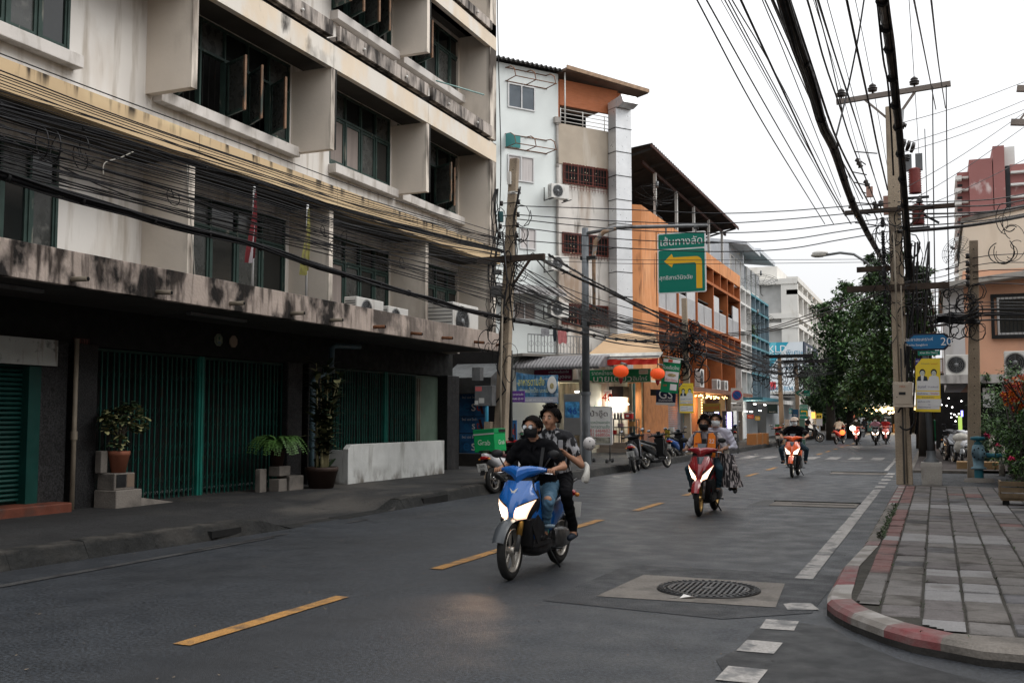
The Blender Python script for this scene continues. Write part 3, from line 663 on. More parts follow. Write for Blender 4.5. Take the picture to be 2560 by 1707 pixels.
b = MB(); b.prism([(-11.52,18.82,.12),(-11.52,23.42,.12),(-11.52,23.42,1.02),(-11.52,18.95,1.02),(-11.52,18.82,.93)],(-.14,0,0)); b.build('front',wm,t,bevel=.012)
b = MB(); b.box(-12.25,-11.66,18.82,18.94,.12,.9); b.box(-12.25,-11.66,23.3,23.42,.12,1.0); b.build('return',wm,t)
def ac(name_lab,loc,rz,w=.82,h=.55,d=.3,front='grille',group=None,logo=True):
  t = thing('air_conditioner',name_lab,'air conditioner',loc,rz,group)
  b = MB(); b.box(-w / 2,w / 2,-d / 2,d / 2,0,h); b.build('casing',acw,t,bevel=.015)
  cx = -w * .14
  b = MB(); b.lathe([(0,0),(h * .4,0)],24,Matrix.Translation((cx,-d / 2 - .004,h * .5)) @ Matrix.Rotation(math.pi / 2,4,'X')); b.build('fan_opening',dkm,t)
  b = MB()
  for r in (.12,.2,.28,.36,.42): b.lathe([(h * r,0),(h * r + .007,.006),(h * r + .012,0)],24,Matrix.Translation((cx,-d / 2 - .006,h * .5)) @ Matrix.Rotation(math.pi / 2,4,'X'))
  for k in range(8):
    a = k * math.pi / 4; b.bar((cx,-d / 2 - .012,h * .5),(cx + math.cos(a) * h * .43,-d / 2 - .012,h * .5 + math.sin(a) * h * .43),.007,.006)
  b.lathe([(0,0),(h * .1,0),(h * .1,.01),(0,.012)],12,Matrix.Translation((cx,-d / 2 - .01,h * .5)) @ Matrix.Rotation(math.pi / 2,4,'X')); b.build('fan_guard',greym,t)
  b = MB()
  for k in range(9): b.box(-w / 2 - .008,-w / 2 - .003,-d / 2 + .03,d / 2 - .03,.05 + k * (h - .1) / 9,.07 + k * (h - .1) / 9)
  b.build('side_grille',greym,t)
  b = MB(); b.box(-w / 2 + .05,-w / 2 + .1,-d / 2,d / 2,-.05,0); b.box(w / 2 - .1,w / 2 - .05,-d / 2,d / 2,-.05,0); b.build('foot',greym,t)
  return t
ac('white air conditioner with grey curved grille on the canopy, left of the pair',(-10.95,18.45,3.53),math.pi / 2,1.1,.52)
ac('lower white air conditioner on the canopy, right of the pair',(-11.0,19.75,3.5),math.pi / 2,.9,.5)
t = ac('large white air conditioner with open side louvres at the far end of the canopy',(-11.2,23.2,3.5),math.pi / 2,1.5,.92,.75)
def flag(y,cols,lab):
  t = thing('flag',lab,'flag',(-10.72,y,3.5))
  b = MB(); b.tube([(0,0,0),(0,.0,2.0)],.022,8); b.ball((0,0,2.02),.03,8); b.build('flagpole',paint('white_pole',(.55,.55,.55),.5),t)
  b = MB(); n = 14; k = 16; vs = []
  for i in range(k + 1):
    s = i / k; z = 1.95 - 1.15 * s; w = .025 + .11 * s ** .7 * (1 if s < .8 else 1.1)
    for j in range(n + 1):
      q = j / n; a = q * 9 + s * 2.4; vs.append((.03 + .05 * math.sin(a) * (.4 + s),-w * q * .9 + .02 * math.sin(5 * s) - .03 * s,z - .12 * q * s + .02 * math.sin(a * 1.3)))
  for i in range(k):
    for j in range(n):
      q = j / n; m = 0 if len(cols) == 1 else (1 if .25 < q < .42 or .58 < q < .75 else (0 if q < .25 or q > .75 else 2))
      b.add([vs[i * (n + 1) + j],vs[i * (n + 1) + j + 1],vs[(i + 1) * (n + 1) + j + 1],vs[(i + 1) * (n + 1) + j]],[(0,1,2,3)],min(m,len(cols) - 1),True)
  b.build('cloth',cols,t)
fr = M('flag_red',(.17,.025,.03),.9,bump=0); fw = M('flag_white',(.45,.4,.42),.9,bump=0); fb = M('flag_blue',(.03,.03,.07),.9,bump=0); fy = M('flag_yellow',(.3,.28,.09),.9,var=.2,vs=12,bump=0,stain=(14,(1,1,.4),.55,.62,(.2,.16,.1)))
flag(14.35,[fr,fw,fb],'red white and blue striped flag hanging limp on the canopy'); flag(15.97,[fy],'faded yellow flag hanging limp on the canopy')
terra = M('terracotta',(.2,.07,.04),.8,var=.15,vs=6,bump=.2); soil = M('soil',(.03,.022,.015),.95)
def leafmat(n,c): return M(n,c,.55,var=.35,vs=14,bump=0)
def pot(t,r0,r1,h,m,z0=0,rim=True):
  b = MB(); b.lathe([(0,z0),(r0,z0),(r1 * .95,z0 + h * .8),(r1,z0 + h * .82),(r1,z0 + h),(r1 - .02,z0 + h),(r1 - .03,z0 + h - .04)],20); b.build('pot',m,t)
  b = MB(); b.lathe([(0,z0 + h - .04),(r1 - .03,z0 + h - .045)],16); b.build('soil',soil,t)
def leaf(b,p,d,up,L,w,m=0,fold=.15,seg=3):
  d = Vector(d).normalized(); up = Vector(up); s = d.cross(up)
  if s.length < 1e-3: s = Vector((1,0,0))
  s.normalize(); u = s.cross(d); vs = []; p = Vector(p)
  for i in range(seg + 1):
    t = i / seg; c = p + d * L * t - Vector((0,0,1)) * L * .25 * t * t; ww = w * math.sin(math.pi * (.12 + .83 * t)) ** .8
    vs += [c - s * ww + u * ww * fold,c,c + s * ww + u * ww * fold]
  fs = []
  for i in range(seg): fs += [(i * 3,i * 3 + 1,i * 3 + 4,i * 3 + 3),(i * 3 + 1,i * 3 + 2,i * 3 + 5,i * 3 + 4)]
  b.add(vs,fs,m,True)
random.seed(21)
t = thing('potted_shrub','variegated shrub in a terracotta pot on a tiled block by the columns','potted plant',(-12.0,12.72,.72))
pot(t,.11,.17,.34,terra)
b = MB(); b.tube([(0,0,.3),(.0,.02,.5),(.02,-.02,.66)],[.03,.022,.015],7)
cl = [(.0,-.32,.86),(.05,.0,.92),(0,.3,.98),(.05,.42,.86),(.1,-.12,.78),(.0,.15,1.02),(.1,-.3,.7),(.1,.2,.78),(.1,.36,.72),(-.1,.1,.9),(.05,-.05,.5),(-.1,-.2,.9)]
for c in cl: b.tube([(0,0,.55),tuple(Vector(c) * .6 + Vector((0,0,.3))),c],[.012,.008,.005],5)
b.build('stem',M('bark_grey',(.12,.1,.08),.9),t)
b = MB()
for c in cl:
  for q in range(9):
    c2 = Vector(c) + Vector((U(-.1,.1),U(-.12,.12),U(-.1,.1)))
    for k in range(7):
      a = U(0,6.28); e = U(-.3,.7); leaf(b,c2,(math.cos(a) * math.cos(e),math.sin(a) * math.cos(e),math.sin(e)),(0,0,1),U(.075,.12),U(.028,.042),0 if rnd() < .62 else 1)
stuff(b.build('foliage',[leafmat('leaf_dk',(.03,.055,.025)),leafmat('leaf_cream',(.3,.29,.14))],t))
t = thing('plant_stand','stepped tiled concrete block carrying the terracotta pot','plant stand',(-12.0,12.7,.12))
b = MB(); b.box(-.2,.25,-.28,.28,0,.34); b.box(-.18,.17,-.24,.2,.34,.6); b.box(-.18,-.05,-.3,-.16,.6,.95); b.build('blocks',conc,t,bevel=.015)
b = MB(); b.box(.172,.18,-.2,.0,.38,.58); b.build('tile',dkm,t); b = MB(); b.box(.172,.18,.02,.18,.38,.58); b.build('tile',M('tile_brown',(.16,.12,.09),.6),t)
b = MB(); b.add([(.1,.28,0),(.25,.28,0),(.3,1.2,0),(.12,1.2,0),(.1,.28,.2),(.2,.28,.2),(.22,1.2,.05),(.12,1.2,.05)],[(0,1,2,3),(4,5,6,7),(1,5,6,2),(2,6,7,3),(0,4,5,1)]); b.build('ramp',conc,t)
random.seed(5)
t = thing('potted_fern','arching green fern in a dark pot on a white block beside the column','potted plant',(-11.75,16.62,.66)); t.scale = (1.25,1.25,1.25)
pot(t,.08,.12,.26,M('pot_dark_brown',(.05,.025,.018),.6))
b = MB()
for k in range(46):
  a = U(0,6.28); L = U(.38,.62); r = U(.5,1); pts = []
  for i in range(12):
    s = i / 11; pts.append(Vector((math.cos(a) * L * r * s,math.sin(a) * L * s,.26 + .38 * math.sin(s * 2.6) * L * 1.1 - .16 * s * s)))
  for i in range(1,12):
    d = (pts[i] - pts[i - 1]).normalized(); sd_ = d.cross(Vector((0,0,1))).normalized(); l = .075 * math.sin(math.pi * min(1,(i + 1) / 12)) + .02
    for sg in (-1,1):
      for h_ in (0,.5):
        p = pts[i] - (pts[i] - pts[i - 1]) * h_; b.add([p,p + sd_ * sg * l * .6 + d * .02,p + sd_ * sg * l + d * .01,p + sd_ * sg * l * .5 - d * .012],[(0,1,2,3)],0)
stuff(b.build('fronds',leafmat('fern_green',(.05,.11,.025)),t))
t = thing('concrete_blocks','stack of pale concrete blocks under the fern pot','blocks',(-11.72,16.75,.12))
b = MB(); b.box(-.12,.12,-.28,-.02,0,.3); b.box(-.15,.15,.02,.5,0,.34); b.box(-.16,.1,-.24,.12,.35,.54); b.box(-.2,-.08,-.6,-.4,0,.5); b.build('block',conc,t,bevel=.015)
random.seed(9)
t = thing('potted_palm_plant','tall leafy plant with pale stems in a brown pot beside the low white wall','potted plant',(-11.4,17.62,.14)); t.scale = (1.15,1.15,1.12)
pot(t,.2,.29,.42,M('pot_brown',(.045,.025,.018),.7))
b = MB(); b2 = MB()
for k in range(9):
  a = U(0,6.28); lean = U(.05,.42); H = U(1.0,1.9); base = Vector((U(-.08,.08),U(-.08,.08),.4)); pts = []
  for i in range(7):
    s = i / 6; pts.append(base + Vector((math.cos(a) * lean * s * s * .8,math.sin(a) * lean * 1.3 * s * s,H * s)))
  b.tube(pts,[.03,.028,.022,.016,.012,.008,.004],6)
  for i in range(2,7):
    for j in range(8):
      p = pts[i - 1] + (pts[i] - pts[i - 1]) * (j / 8); sg = 1 if j % 2 else -1; aa = U(0,6.28)
      leaf(b2,p,(math.cos(aa),math.sin(aa),U(.2,1.0)),(0,0,1),U(.2,.36),U(.04,.07),0 if rnd() < .8 else 1)
for k in range(6):
  a = U(0,6.28); leaf(b2,(U(-.1,.1),U(-.1,.1),.4),(math.cos(a),math.sin(a),1.0),(0,0,1),.35,.05,0)
b.build('stem',M('stem_pale',(.24,.22,.12),.6),t); stuff(b2.build('foliage',[leafmat('palm_leaf',(.028,.05,.022)),leafmat('palm_leaf_pale',(.2,.2,.1))],t))
# mint and stained building set at an angle behind the first pole
random.seed(4)
mint = M('mint_wall',(.66,.7,.69),.85,var=.05,vs=1,bump=.08,bs=15,stain=(2,(1,1,.2),.6,.8,(.45,.5,.48)))
stw = M('stained_wall',(.64,.61,.57),.9,var=.1,vs=1.5,bump=.25,bs=18,stain=(1.3,(1,1,.22),.46,.66,(.32,.24,.18)),stain2=(3.2,(1,1,.16),.55,.68,(.14,.12,.1)))
beige = M('stained_beige',(.42,.36,.29),.9,var=.1,vs=1.5,bump=.2,stain=(2,(1,1,.2),.55,.8,(.58,.54,.48)))
duct_m = M('duct_zinc',(.58,.59,.6),.38,metal=.5,var=.08,vs=2,bump=.08)
redbrown = M('redbrown_frame',(.13,.035,.025),.6,var=.2,vs=5)
rust_or = M('orange_cladding',(.36,.12,.05),.7,var=.12,vs=3,stretch=(1,1,8))
roof_m = M('roof_sheet_dark',(.07,.065,.062),.75,var=.2,vs=2)
A2,B2 = Vector((-16.0,36.6)),Vector((-12.3,41.6)); u2 = (B2 - A2).normalized(); ang2 = math.atan2(u2.y,u2.x)
def S2(px,py):
  p = PL(px,py,A2,B2); return ((Vector(p[:2]) - A2).dot(u2),p.z)
mb = thing('mint_and_stained_building','narrow five storey building, pale mint on the left and stained white on the right','building',(A2.x,A2.y,0),ang2)
q1 = lambda x,y: (1200 + x / 3.92,130 + y / 3.92)
q2 = lambda x,y: (1180 + x / 3.733,480 + y / 3.733)
sm_split = S2(1396,400)[0]; s_end = S2(1559,400)[0]
z_top = S2(1396,186)[1]
zt2 = S2(*q1(790,700))[1]
def lb(name,m,a,par=mb,**k): b = MB(); b.box(*a); return b.build(name,m,par,**k)
lb('wall',mint,(-4,sm_split,0,8,0,z_top))
lb('wall',stw,(sm_split,s_end + .12,.02,8,0,zt2 - 1.7)); lb('wall',beige,(sm_split,s_end + .12,-.01,8,zt2 - 1.7,zt2))
b = MB(); prev = None
pts = []
for i in range(66): pts.append((-4 + i * (sm_split + 4.1) / 65,(.06 if i % 2 else -.06)))
b.add([(x,-.35,z_top + .08 + z) for x,z in pts] + [(x,6,z_top + 1.0 + z) for x,z in pts],[(i,i + 1,i + 67,i + 66) for i in range(65)]); b.add([(x,-.35,z_top + .08 + z - .04) for x,z in pts] + [(x,-.35,z_top + .08 + z) for x,z in pts],[(i,i + 1,i + 67,i + 66) for i in range(65)])
b.build('corrugated_roof',roof_m,mb)
z_r = S2(*q1(820,215))[1]; zc = S2(*q1(780,290))[1]; zo = S2(*q1(810,465))[1]
lb('terrace_back',black,(sm_split,s_end - .2,2.5,2.6,zt2,zo + .4)); lb('terrace_side',rust_or,(sm_split + .0,sm_split + .08,.02,3,zt2,zc))
lb('cladding',rust_or,(sm_split + .08,s_end - .3,.0,.12,zo - .25,zc + .1)); lb('cladding',rust_or,(s_end - .3,s_end,-.02,.12,zo - .4,zc))
b = MB(); b.prism([(sm_split,-.6,z_r - .05),(s_end + .9,-.6,z_r - .35),(s_end + .9,5,z_r - .2),(sm_split,5,z_r + .1)],(0,0,.1)); b.build('roof',M('roof_brown',(.12,.08,.06),.8,var=.2),mb)
b = MB(); b.prism([(sm_split,-.62,z_r - .02),(s_end + .92,-.62,z_r - .32),(s_end + .92,-.66,z_r - .32),(sm_split,-.66,z_r - .02)],(0,0,.16)); b.build('gutter',M('gutter_tan',(.3,.2,.13),.7,var=.25,vs=6),mb)
b = MB()
for k in range(4): b.tube([(sm_split + .1,-.02,zt2 + .1 + k * .17),(s_end + .3,-.02,zt2 + .1 + k * .17)],.018,6)
for k in range(4): x = sm_split + .1 + k * (s_end - sm_split) / 3; b.tube([(x,-.02,zt2),(x,-.02,zt2 + .64)],.022,6)
b.build('railing',acw,mb); b = MB(); b.tube([(sm_split + .14,-.3,zt2 - .1),(sm_split + .14,-.3,z_r)],.03,6); b.build('downpipe',acw,mb)
b = MB()
for z0,z1 in ((0,6.2),(6.2,12.0),(12.0,zt2)): b.tube([(sm_split - .1,-.07,z0),(sm_split - .1,-.07,z1)],.055,8); b.lathe([(.075,z1 - .12),(.075,z1)],8,Matrix.Translation((sm_split - .1,-.07,0)))
b.box(sm_split - .25,sm_split,-.16,0,zt2 - .05,zt2 + .2); b.build('downpipe',M('pipe_grimy',(.3,.28,.26),.7,var=.3,vs=3),mb)
s0,s1 = S2(1519,500)[0],S2(1557,500)[0]; zd = S2(1540,270)[1]
t = thing('exhaust_duct','tall silver sheet metal exhaust duct climbing the stained wall','duct',(A2.x,A2.y,0),ang2)
zs = 3.6; k = 0
while zs < zd - .3:
  b = MB(); b.box(s0,s1,-.62,-.08,zs,min(zs + 1.02,zd - .2) - .02); b.build('duct_section',duct_m,t)
  b = MB(); b.box(s0 - .02,s1 + .02,-.64,-.06,zs - .025,zs - .0); b.build('strap',dkm,t); zs += 1.02
b = MB(); b.prism([(s0,-.62,zd - .2),(s0,-.62,zd),(s0,-.75,zd + .18),(s0,-1.0,zd + .25),(s0,-1.15,zd - .1),(s0,-.8,zd - .22)],(s1 - s0,0,0)); b.build('duct_bend',duct_m,t)
b = MB(); b.prism([(s0 - .01,-.08,zd - .2),(s0 - .01,-.62,zd - .2),(s0 - .01,-.75,zd + .18),(s0 - .01,-.08,zd + .1)],(s1 - s0 + .02,0,0)); b.build('duct_bend',duct_m,t)
wal = M('alu_frame',(.5,.5,.5),.45,metal=.4,var=.05,vs=3,bump=0); gl_b = M('glass_blue',(.09,.11,.13),.15,var=.2,bump=0)
def bwin(cTL,cBR,fm,gm_,mull=1,curtain=None,par=mb,dep=.0):
  s0,za = S2(*cTL); s1,zb = S2(*cBR); zb = zb if abs(zb - za) > .3 else za - 1.2
  t_ = .05; b = MB(); b.box(s0,s1,-.05,.02,za - t_,za); b.box(s0,s1,-.05,.02,zb,zb + t_)
  n = mull + 1
  for i in range(n + 1): x = s0 + (s1 - s0) * i / n; x = min(max(x,s0 + t_ / 2),s1 - t_ / 2); b.box(x - t_ / 2,x + t_ / 2,-.052,.02,zb + t_,za - t_)
  w = b.build('window',fm,par)
  for i in range(n):
    a = s0 + (s1 - s0) * i / n; c = s0 + (s1 - s0) * (i + 1) / n
    b = MB(); b.box(a + .02,c - .02,-.015,-.005,zb + .03,za - .03); b.build('pane',gm_ if not curtain or i not in curtain else curt_p,w)
  return w,s0,s1,zb,za
curt_p = M('curtain_pale',(.5,.47,.46),.9,var=.1,vs=20,stretch=(1,1,.05),bump=.3)
bwin(q1(270,300),q1(535,590),wal,gl_b); bwin(q1(268,1000),q1(525,1290),wal,curt_p,1); bwin(q2(440,330),q2(595,545),wal,curt_p,1); bwin(q2(380,1020),q2(590,1200),wal,curt,1)
for c,lab in ((q1(245,200),0),(q1(245,850),1)):
  s,z = S2(*c); w = 2.0
  a_ = thing('awning_frame',('bare rusty awning frame over the top window of the mint wall','rusty awning frame with a teal end panel on the mint wall')[lab],'awning frame',(A2.x,A2.y,0),ang2)
  b = MB(); z -= .0
  b.tube([(s,-.02,z - .35),(s + w,-.02,z - .35)],.02,5); b.tube([(s + .05,-.75,z - .35),(s + w,-.75,z - .35)],.02,5); b.tube([(s,-.02,z + .2),(s + w,-.02,z + .2)],.018,5)
  for k in range(3):
    x = s + .05 + k * (w - .1) / 2; b.tube([(x,-.02,z + .2),(x,-.35,z + .16),(x,-.65,z - .02),(x,-.75,z - .35),(x,-.02,z - .35)],.022,5)
  b.build('frame',rusty,a_)
  if lab: b = MB(); b.prism([(s + .02,-.02,z + .2),(s + .02,-.35,z + .16),(s + .02,-.65,z - .02),(s + .02,-.75,z - .35),(s + .02,-.02,z - .35)],(.02,0,0)); b.box(s + .04,s + .7,-.04,-.02,z - .3,z + .18); b.build('teal_panel',paint('teal',(.04,.2,.2),.5),a_)
bulb = M('fairy_bulb',(.8,.7,.5),.5,bump=0)
for ctl,cbr in ((q1(812,1085),q1(1245,1345)),(q2(842,372),q2(1268,610)),(q2(838,1036),q2(1268,1255))):
  w,s0_,s1_,zb,za = bwin(ctl,(cbr[0],cbr[1]),redbrown,black,2)
  za,zb = S2(*ctl)[1],S2(ctl[0],cbr[1])[1]
  b = MB()
  for k in range(15): x = s0_ + .08 + k * (s1_ - s0_ - .16) / 14; b.box(x - .006,x + .006,-.09,-.075,zb,za)
  for k in range(4): z = zb + .1 + k * (za - zb - .2) / 3; b.box(s0_,s1_,-.095,-.08,z - .008,z + .008)
  b.build('grille',redbrown,w)
  b = MB()
  for x in (s0_ + .35,s0_ + .5,s0_ + 1.05,s0_ + 1.15,s0_ + 1.6):
    for k in range(4): b.ball((x,-.11,zb + .2 + k * .3 + U(-.03,.03)),.018,6)
  b.build('ornament',bulb,w)
for i,(c,lab) in enumerate(((q1(628,1450),'white air conditioner on a bracket high on the mint wall'),(q2(672,742),'white air conditioner behind the cables, middle of the mint wall'),(q2(668,1172),'white air conditioner lowest on the mint wall above the balcony'))):
  s,z = S2(*c); p = A2 + u2 * (s + .4); nrm = Vector((u2.y,-u2.x)); p = p + nrm * .45
  a_ = ac(lab,(p.x,p.y,z),ang2,.85,.58); b = MB(); b.box(-.45,-.42,-.3,.4,-.06,-.03); b.box(.42,.45,-.3,.4,-.06,-.03); b.box(-.45,-.42,.37,.4,-.06,.5); b.build('bracket',dkm,a_)
s,z = S2(*q2(160,880)); se,ze = S2(*q2(750,935))
b = MB(); b.prism([(s,0,z + .15),(s,-1.0,z - .25),(s,-1.0,z - .33),(s,0,z + .05)],(se - s,0,0))
for k in range(16): x = s + k * (se - s) / 15; b.tube([(x,0,z + .16),(x,-.6,z - .02),(x,-1.02,z - .24)],.035,5)
b.build('lean_to_roof',M('tile_grey',(.3,.29,.29),.8,var=.15,vs=4),mb)
bs,bz = S2(*q2(372,1345)); be,_ = S2(*q2(905,1360)); bz0 = S2(*q2(372,1510))[1]
bal = thing('balcony_railing','thin wrought railing of the balcony above the grey tiled awning','railing',(A2.x,A2.y,0),ang2)
b = MB()
for z in (bz,bz0): b.box(bs,be,-1.22,-1.18,z - .02,z + .02)
for k in range(19): x = bs + k * (be - bs) / 18; b.box(x - .01,x + .01,-1.21,-1.19,bz0,bz)
for k in range(9):
  x = bs + (k + .5) * (be - bs) / 9; T = Matrix.Translation((x,-1.2,(bz + bz0) / 2)) @ Matrix.Rotation(math.pi / 2,4,'X'); b.lathe([(.1,-.008),(.11,0),(.1,.008)],12,T)
b.build('rails',greym,bal)
lb('balcony_floor',conc,(bs - .3,be + .1,-1.3,0,bz0 - .15,bz0 - .05))
for (cx_,w,h,c,nm) in ((bs + 1.55,.4,.55,(.35,.12,.12),'dusty pink shirt hanging over the balcony rail'),(bs + .75,.35,.3,(.2,.2,.21),'grey cloth hanging over the balcony rail'),(bs + 1.2,.15,.5,(.03,.04,.05),'narrow black cloth hanging over the balcony rail')):
  b = MB(); n = 8
  vs = [(cx_ - w / 2 + w * i / n,-1.27 + .03 * math.sin(i * 1.9 + j),bz + .25 - h * j / 4 * (1 + .08 * math.sin(i))) for j in range(5) for i in range(n + 1)]
  b.add(vs,[(j * (n + 1) + i,j * (n + 1) + i + 1,(j + 1) * (n + 1) + i + 1,(j + 1) * (n + 1) + i) for j in range(4) for i in range(n)],0,True)
  o = b.build('washing',M('cloth%.2f' % cx_,c,.9,var=.2,vs=8)); o.location = (A2.x,A2.y,0); o.rotation_euler = (0,0,ang2); tag(o,nm,'laundry','washing on the balcony')
# orange building along the street
ora = M('orange_plaster',(.56,.24,.1),.85,var=.1,vs=1.2,bump=.15,bs=12,stain=(1.4,(1,1,.3),.5,.72,(.66,.34,.17)),stain2=(3,(1,1,.18),.58,.7,(.16,.07,.04)))
orf = M('orange_fin',(.36,.115,.04),.85,var=.16,vs=2,bump=.15,stain=(4,(1,1,.4),.55,.75,(.3,.1,.04)))
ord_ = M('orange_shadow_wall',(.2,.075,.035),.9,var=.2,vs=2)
wpan = M('white_panel',(.5,.5,.5),.7,var=.06,vs=3,bump=.1)
ob = thing('orange_building','orange building with projecting fins, white balcony panels and an open dark roof','building')
def wb(name,m,x0,x1,y0,y1,z0,z1,par=ob,**k): b = MB(); b.box(x0,x1,y0,y1,z0,z1); return b.build(name,m,par,**k)
OY = 42.0; fy = [66.48 - 2.15 * k for k in range(10,-1,-1)]
b = MB(); b.prism([(-14.5,OY,0),(-12.1,OY,0),(-11.5,OY + .45,0),(-11.5,45.3,0),(-14.5,45.3,0)],(0,0,10.75)); b.build('wall',ora,ob)
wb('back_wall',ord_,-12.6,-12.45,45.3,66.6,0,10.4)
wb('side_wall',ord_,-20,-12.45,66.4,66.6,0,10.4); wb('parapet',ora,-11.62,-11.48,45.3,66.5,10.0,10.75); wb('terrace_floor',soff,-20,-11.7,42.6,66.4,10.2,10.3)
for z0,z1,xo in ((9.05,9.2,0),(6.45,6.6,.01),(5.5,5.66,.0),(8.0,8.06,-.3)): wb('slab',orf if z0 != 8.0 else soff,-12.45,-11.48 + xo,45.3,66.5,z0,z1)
for i,y in enumerate(fy):
  for z0,z1 in ((9.2,10.0),(6.6,9.05),(5.66,6.45),(3.1,5.5)):
    if z1 == 9.05 and i % 2: continue
    if z0 == 3.1 and i % 2 == 0 and i > 3: continue
    wb('fin',orf,-12.45,-11.5,y - .07,y + .07,z0,z1)
for i in range(10):
  a,c = fy[i] + .08,fy[i + 1] - .08
  p = wb('balcony_panel',wpan,-11.66,-11.6,a,c,6.62,7.75 if i % 3 else 8.6)
  b = MB()
  for k in range(11): y = a + (c - a) * (k + .5) / 11; b.box(-11.6,-11.585,y - .02,y + .02,6.7,7.7)
  b.build('rib',M('panel_shadow',(.4,.4,.41),.7),p)
  for z0,z1 in ((3.6,5.2),(7.9,8.95)):
    w = wb('window',M('frame_dark_teal',(.05,.09,.09),.6),-12.44,-12.4,a + .15,c - .15,z0,z1); wb('pane',glass,-12.39,-12.38,a + .22,(a + c) / 2 - .03,z0 + .06,z1 - .06,w); wb('pane',glass,-12.39,-12.38,(a + c) / 2 + .03,c - .22,z0 + .06,z1 - .06,w)
wb('shop_canopy',M('canopy_brown',(.2,.1,.07),.8,var=.2,vs=2),-12.4,-10.8,47.5,66.5,2.9,3.1)
b = MB(); xs_ = [-10.8,-12,-14,-17,-20]; zs_ = [13.2,13.05,12.5,11.7,11.0]; n = 120
vs = [(x,41.6 + (62.4 - 41.6) * i / n,z + (.03 if i % 2 else -.03)) for i in range(n + 1) for x,z in zip(xs_,zs_)]
b.add(vs,[(i * 5 + j,i * 5 + j + 1,(i + 1) * 5 + j + 1,(i + 1) * 5 + j) for i in range(n) for j in range(4)]); b.build('roof',roof_m,ob)
wb('fascia',M('fascia_brown',(.1,.045,.035),.8,var=.3),-10.84,-10.78,41.6,62.4,13.02,13.14); wb('purlin',M('fascia_brown',(.1,.045,.035)),-11.66,-11.56,43,62.4,12.7,12.85)
b = MB()
for k in range(9): b.bar((-10.9,42 + k * 2.5,13.05),(-20,42 + k * 2.5,10.9),.06,.1)
b.build('rafter',roof_m,ob); wb('terrace_back',black,-20.2,-20,41.6,66,10,11.4); wb('terrace_end',black,-20,-13.2,62.6,62.7,10.2,12.4); wb('terrace_end',black,-20,-14,42.6,42.7,10.2,12.0)
for px in (1639,1692,1735,1772,1805): y = X(px,600,-11.56).y; wb('post',acw,-11.63,-11.5,y - .07,y + .07,10.75,12.75)
def dish(loc,R,lab,rz=0.,tilt=.5):
  t = thing('satellite_dish',lab,'satellite dish',loc,rz)
  T = Matrix.Rotation(tilt,4,'X'); b = MB()
  for f in (.2,.35,.5,.65,.8,.9,1.0): b.lathe([(R * f,.28 * R * f * f),(R * f + .012,.28 * R * f * f + .012)],28,T)
  for k in range(12):
    a = k * math.pi / 6; b.tube([T @ Vector((math.cos(a) * R * f,math.sin(a) * R * f,.28 * R * f * f)) for f in (.05,.4,.7,1.)],.011,4)
  for k in range(3):
    a = k * 2.1; b.tube([T @ Vector((math.cos(a) * R,math.sin(a) * R,.28 * R)),T @ Vector((0,0,R * .75))],.01,4)
  b.build('ribs',dkm,t)
  b = MB(); b.tube([T @ Vector((0,0,R * .66)),T @ Vector((0,0,R * .95))],.07,8); b.build('receiver',greym,t)
  b = MB(); b.tube([(0,0,.02),(0,.1,-.6),(-.0,.6,-.62),(0,1.0,-.62)],.03,6); b.build('arm',dkm,t)
  return t
def at(p,d): return p
p = X(1654,497,-10.6); dish((-10.9,p.y + .2,p.z),.95,'mesh satellite dish bracketed to the corner of the orange building',0,-.3)
# grey and blue buildings
gb = thing('grey_building','light grey building with white upper windows and eaves beyond the orange one','building')
gw = M('grey_wall',(.36,.38,.4),.85,var=.08,vs=1,stain=(2,(1,1,.3),.6,.8,(.25,.25,.25)))
lw = M('pale_wall',(.55,.57,.6),.85,var=.06,vs=1,stain=(2,(1,1,.3),.6,.8,(.4,.4,.4)))
wb('wall',lw,-20,-12.2,66.6,72.4,0,13.0,gb); wb('wall',gw,-20,-12.5,72.4,79,0,12.6,gb)
b = MB(); b.prism([(-11.0,66.6,13.0),(-20,66.6,14.5),(-20,66.6,14.3),(-11.0,66.6,12.8)],(0,5.4,0)); b.prism([(-11.0,72.2,13.4),(-20,72.2,14.6),(-20,72.2,14.3),(-11.0,72.2,13.1)],(0,7,0)); b.build('eaves',lw,gb)
for y0 in (66.9,68.7,70.5,73.0,75.0,77.0):
  w = wb('window',acw,-12.2,-12.1,y0,y0 + 1.3,10.6,12.3,gb)
  for k in range(3): wb('pane',glass,-12.1,-12.09,y0 + .06 + k * .42,y0 + .4 + k * .42,10.7,12.2,w)
lv_y = [66.6,68.6,70.7,72.7,74.7,76.8,78.8]
blg = M('blue_grey_wall',(.2,.26,.3),.85,var=.1,vs=2); wht = M('white_wall_b',(.6,.59,.57),.88,var=.08,vs=2,stain=(3,(1,1,.3),.55,.75,(.3,.27,.24)))
for i,y in enumerate(lv_y):
  wb('fin',wht if i < 3 else blg,-12.5,-11.5,y - .07,y + .07,2.9,10.0,gb)
for z in (10.0,9.0,7.2,6.4,4.6): wb('slab',wht,-12.5,-11.49,66.6,70.7,z,z + .14,gb); wb('slab',M('slab_teal',(.1,.25,.3),.8,var=.2,vs=2),-12.5,-11.49,70.7,78.8,z,z + .14,gb)
wb('recess',gw,-12.6,-12.5,66.6,78.8,2.9,10,gb)
for y0 in (67,69,71.2,73.2,75.2,77.2):
  for z0 in (7.5,4.9): w = wb('window',M('frame_dark_teal',(.05,.09,.09)),-12.49,-12.46,y0,y0 + 1.3,z0,z0 + 1.3,gb); wb('pane',glass,-12.455,-12.45,y0 + .08,y0 + 1.22,z0 + .08,z0 + 1.22,w)
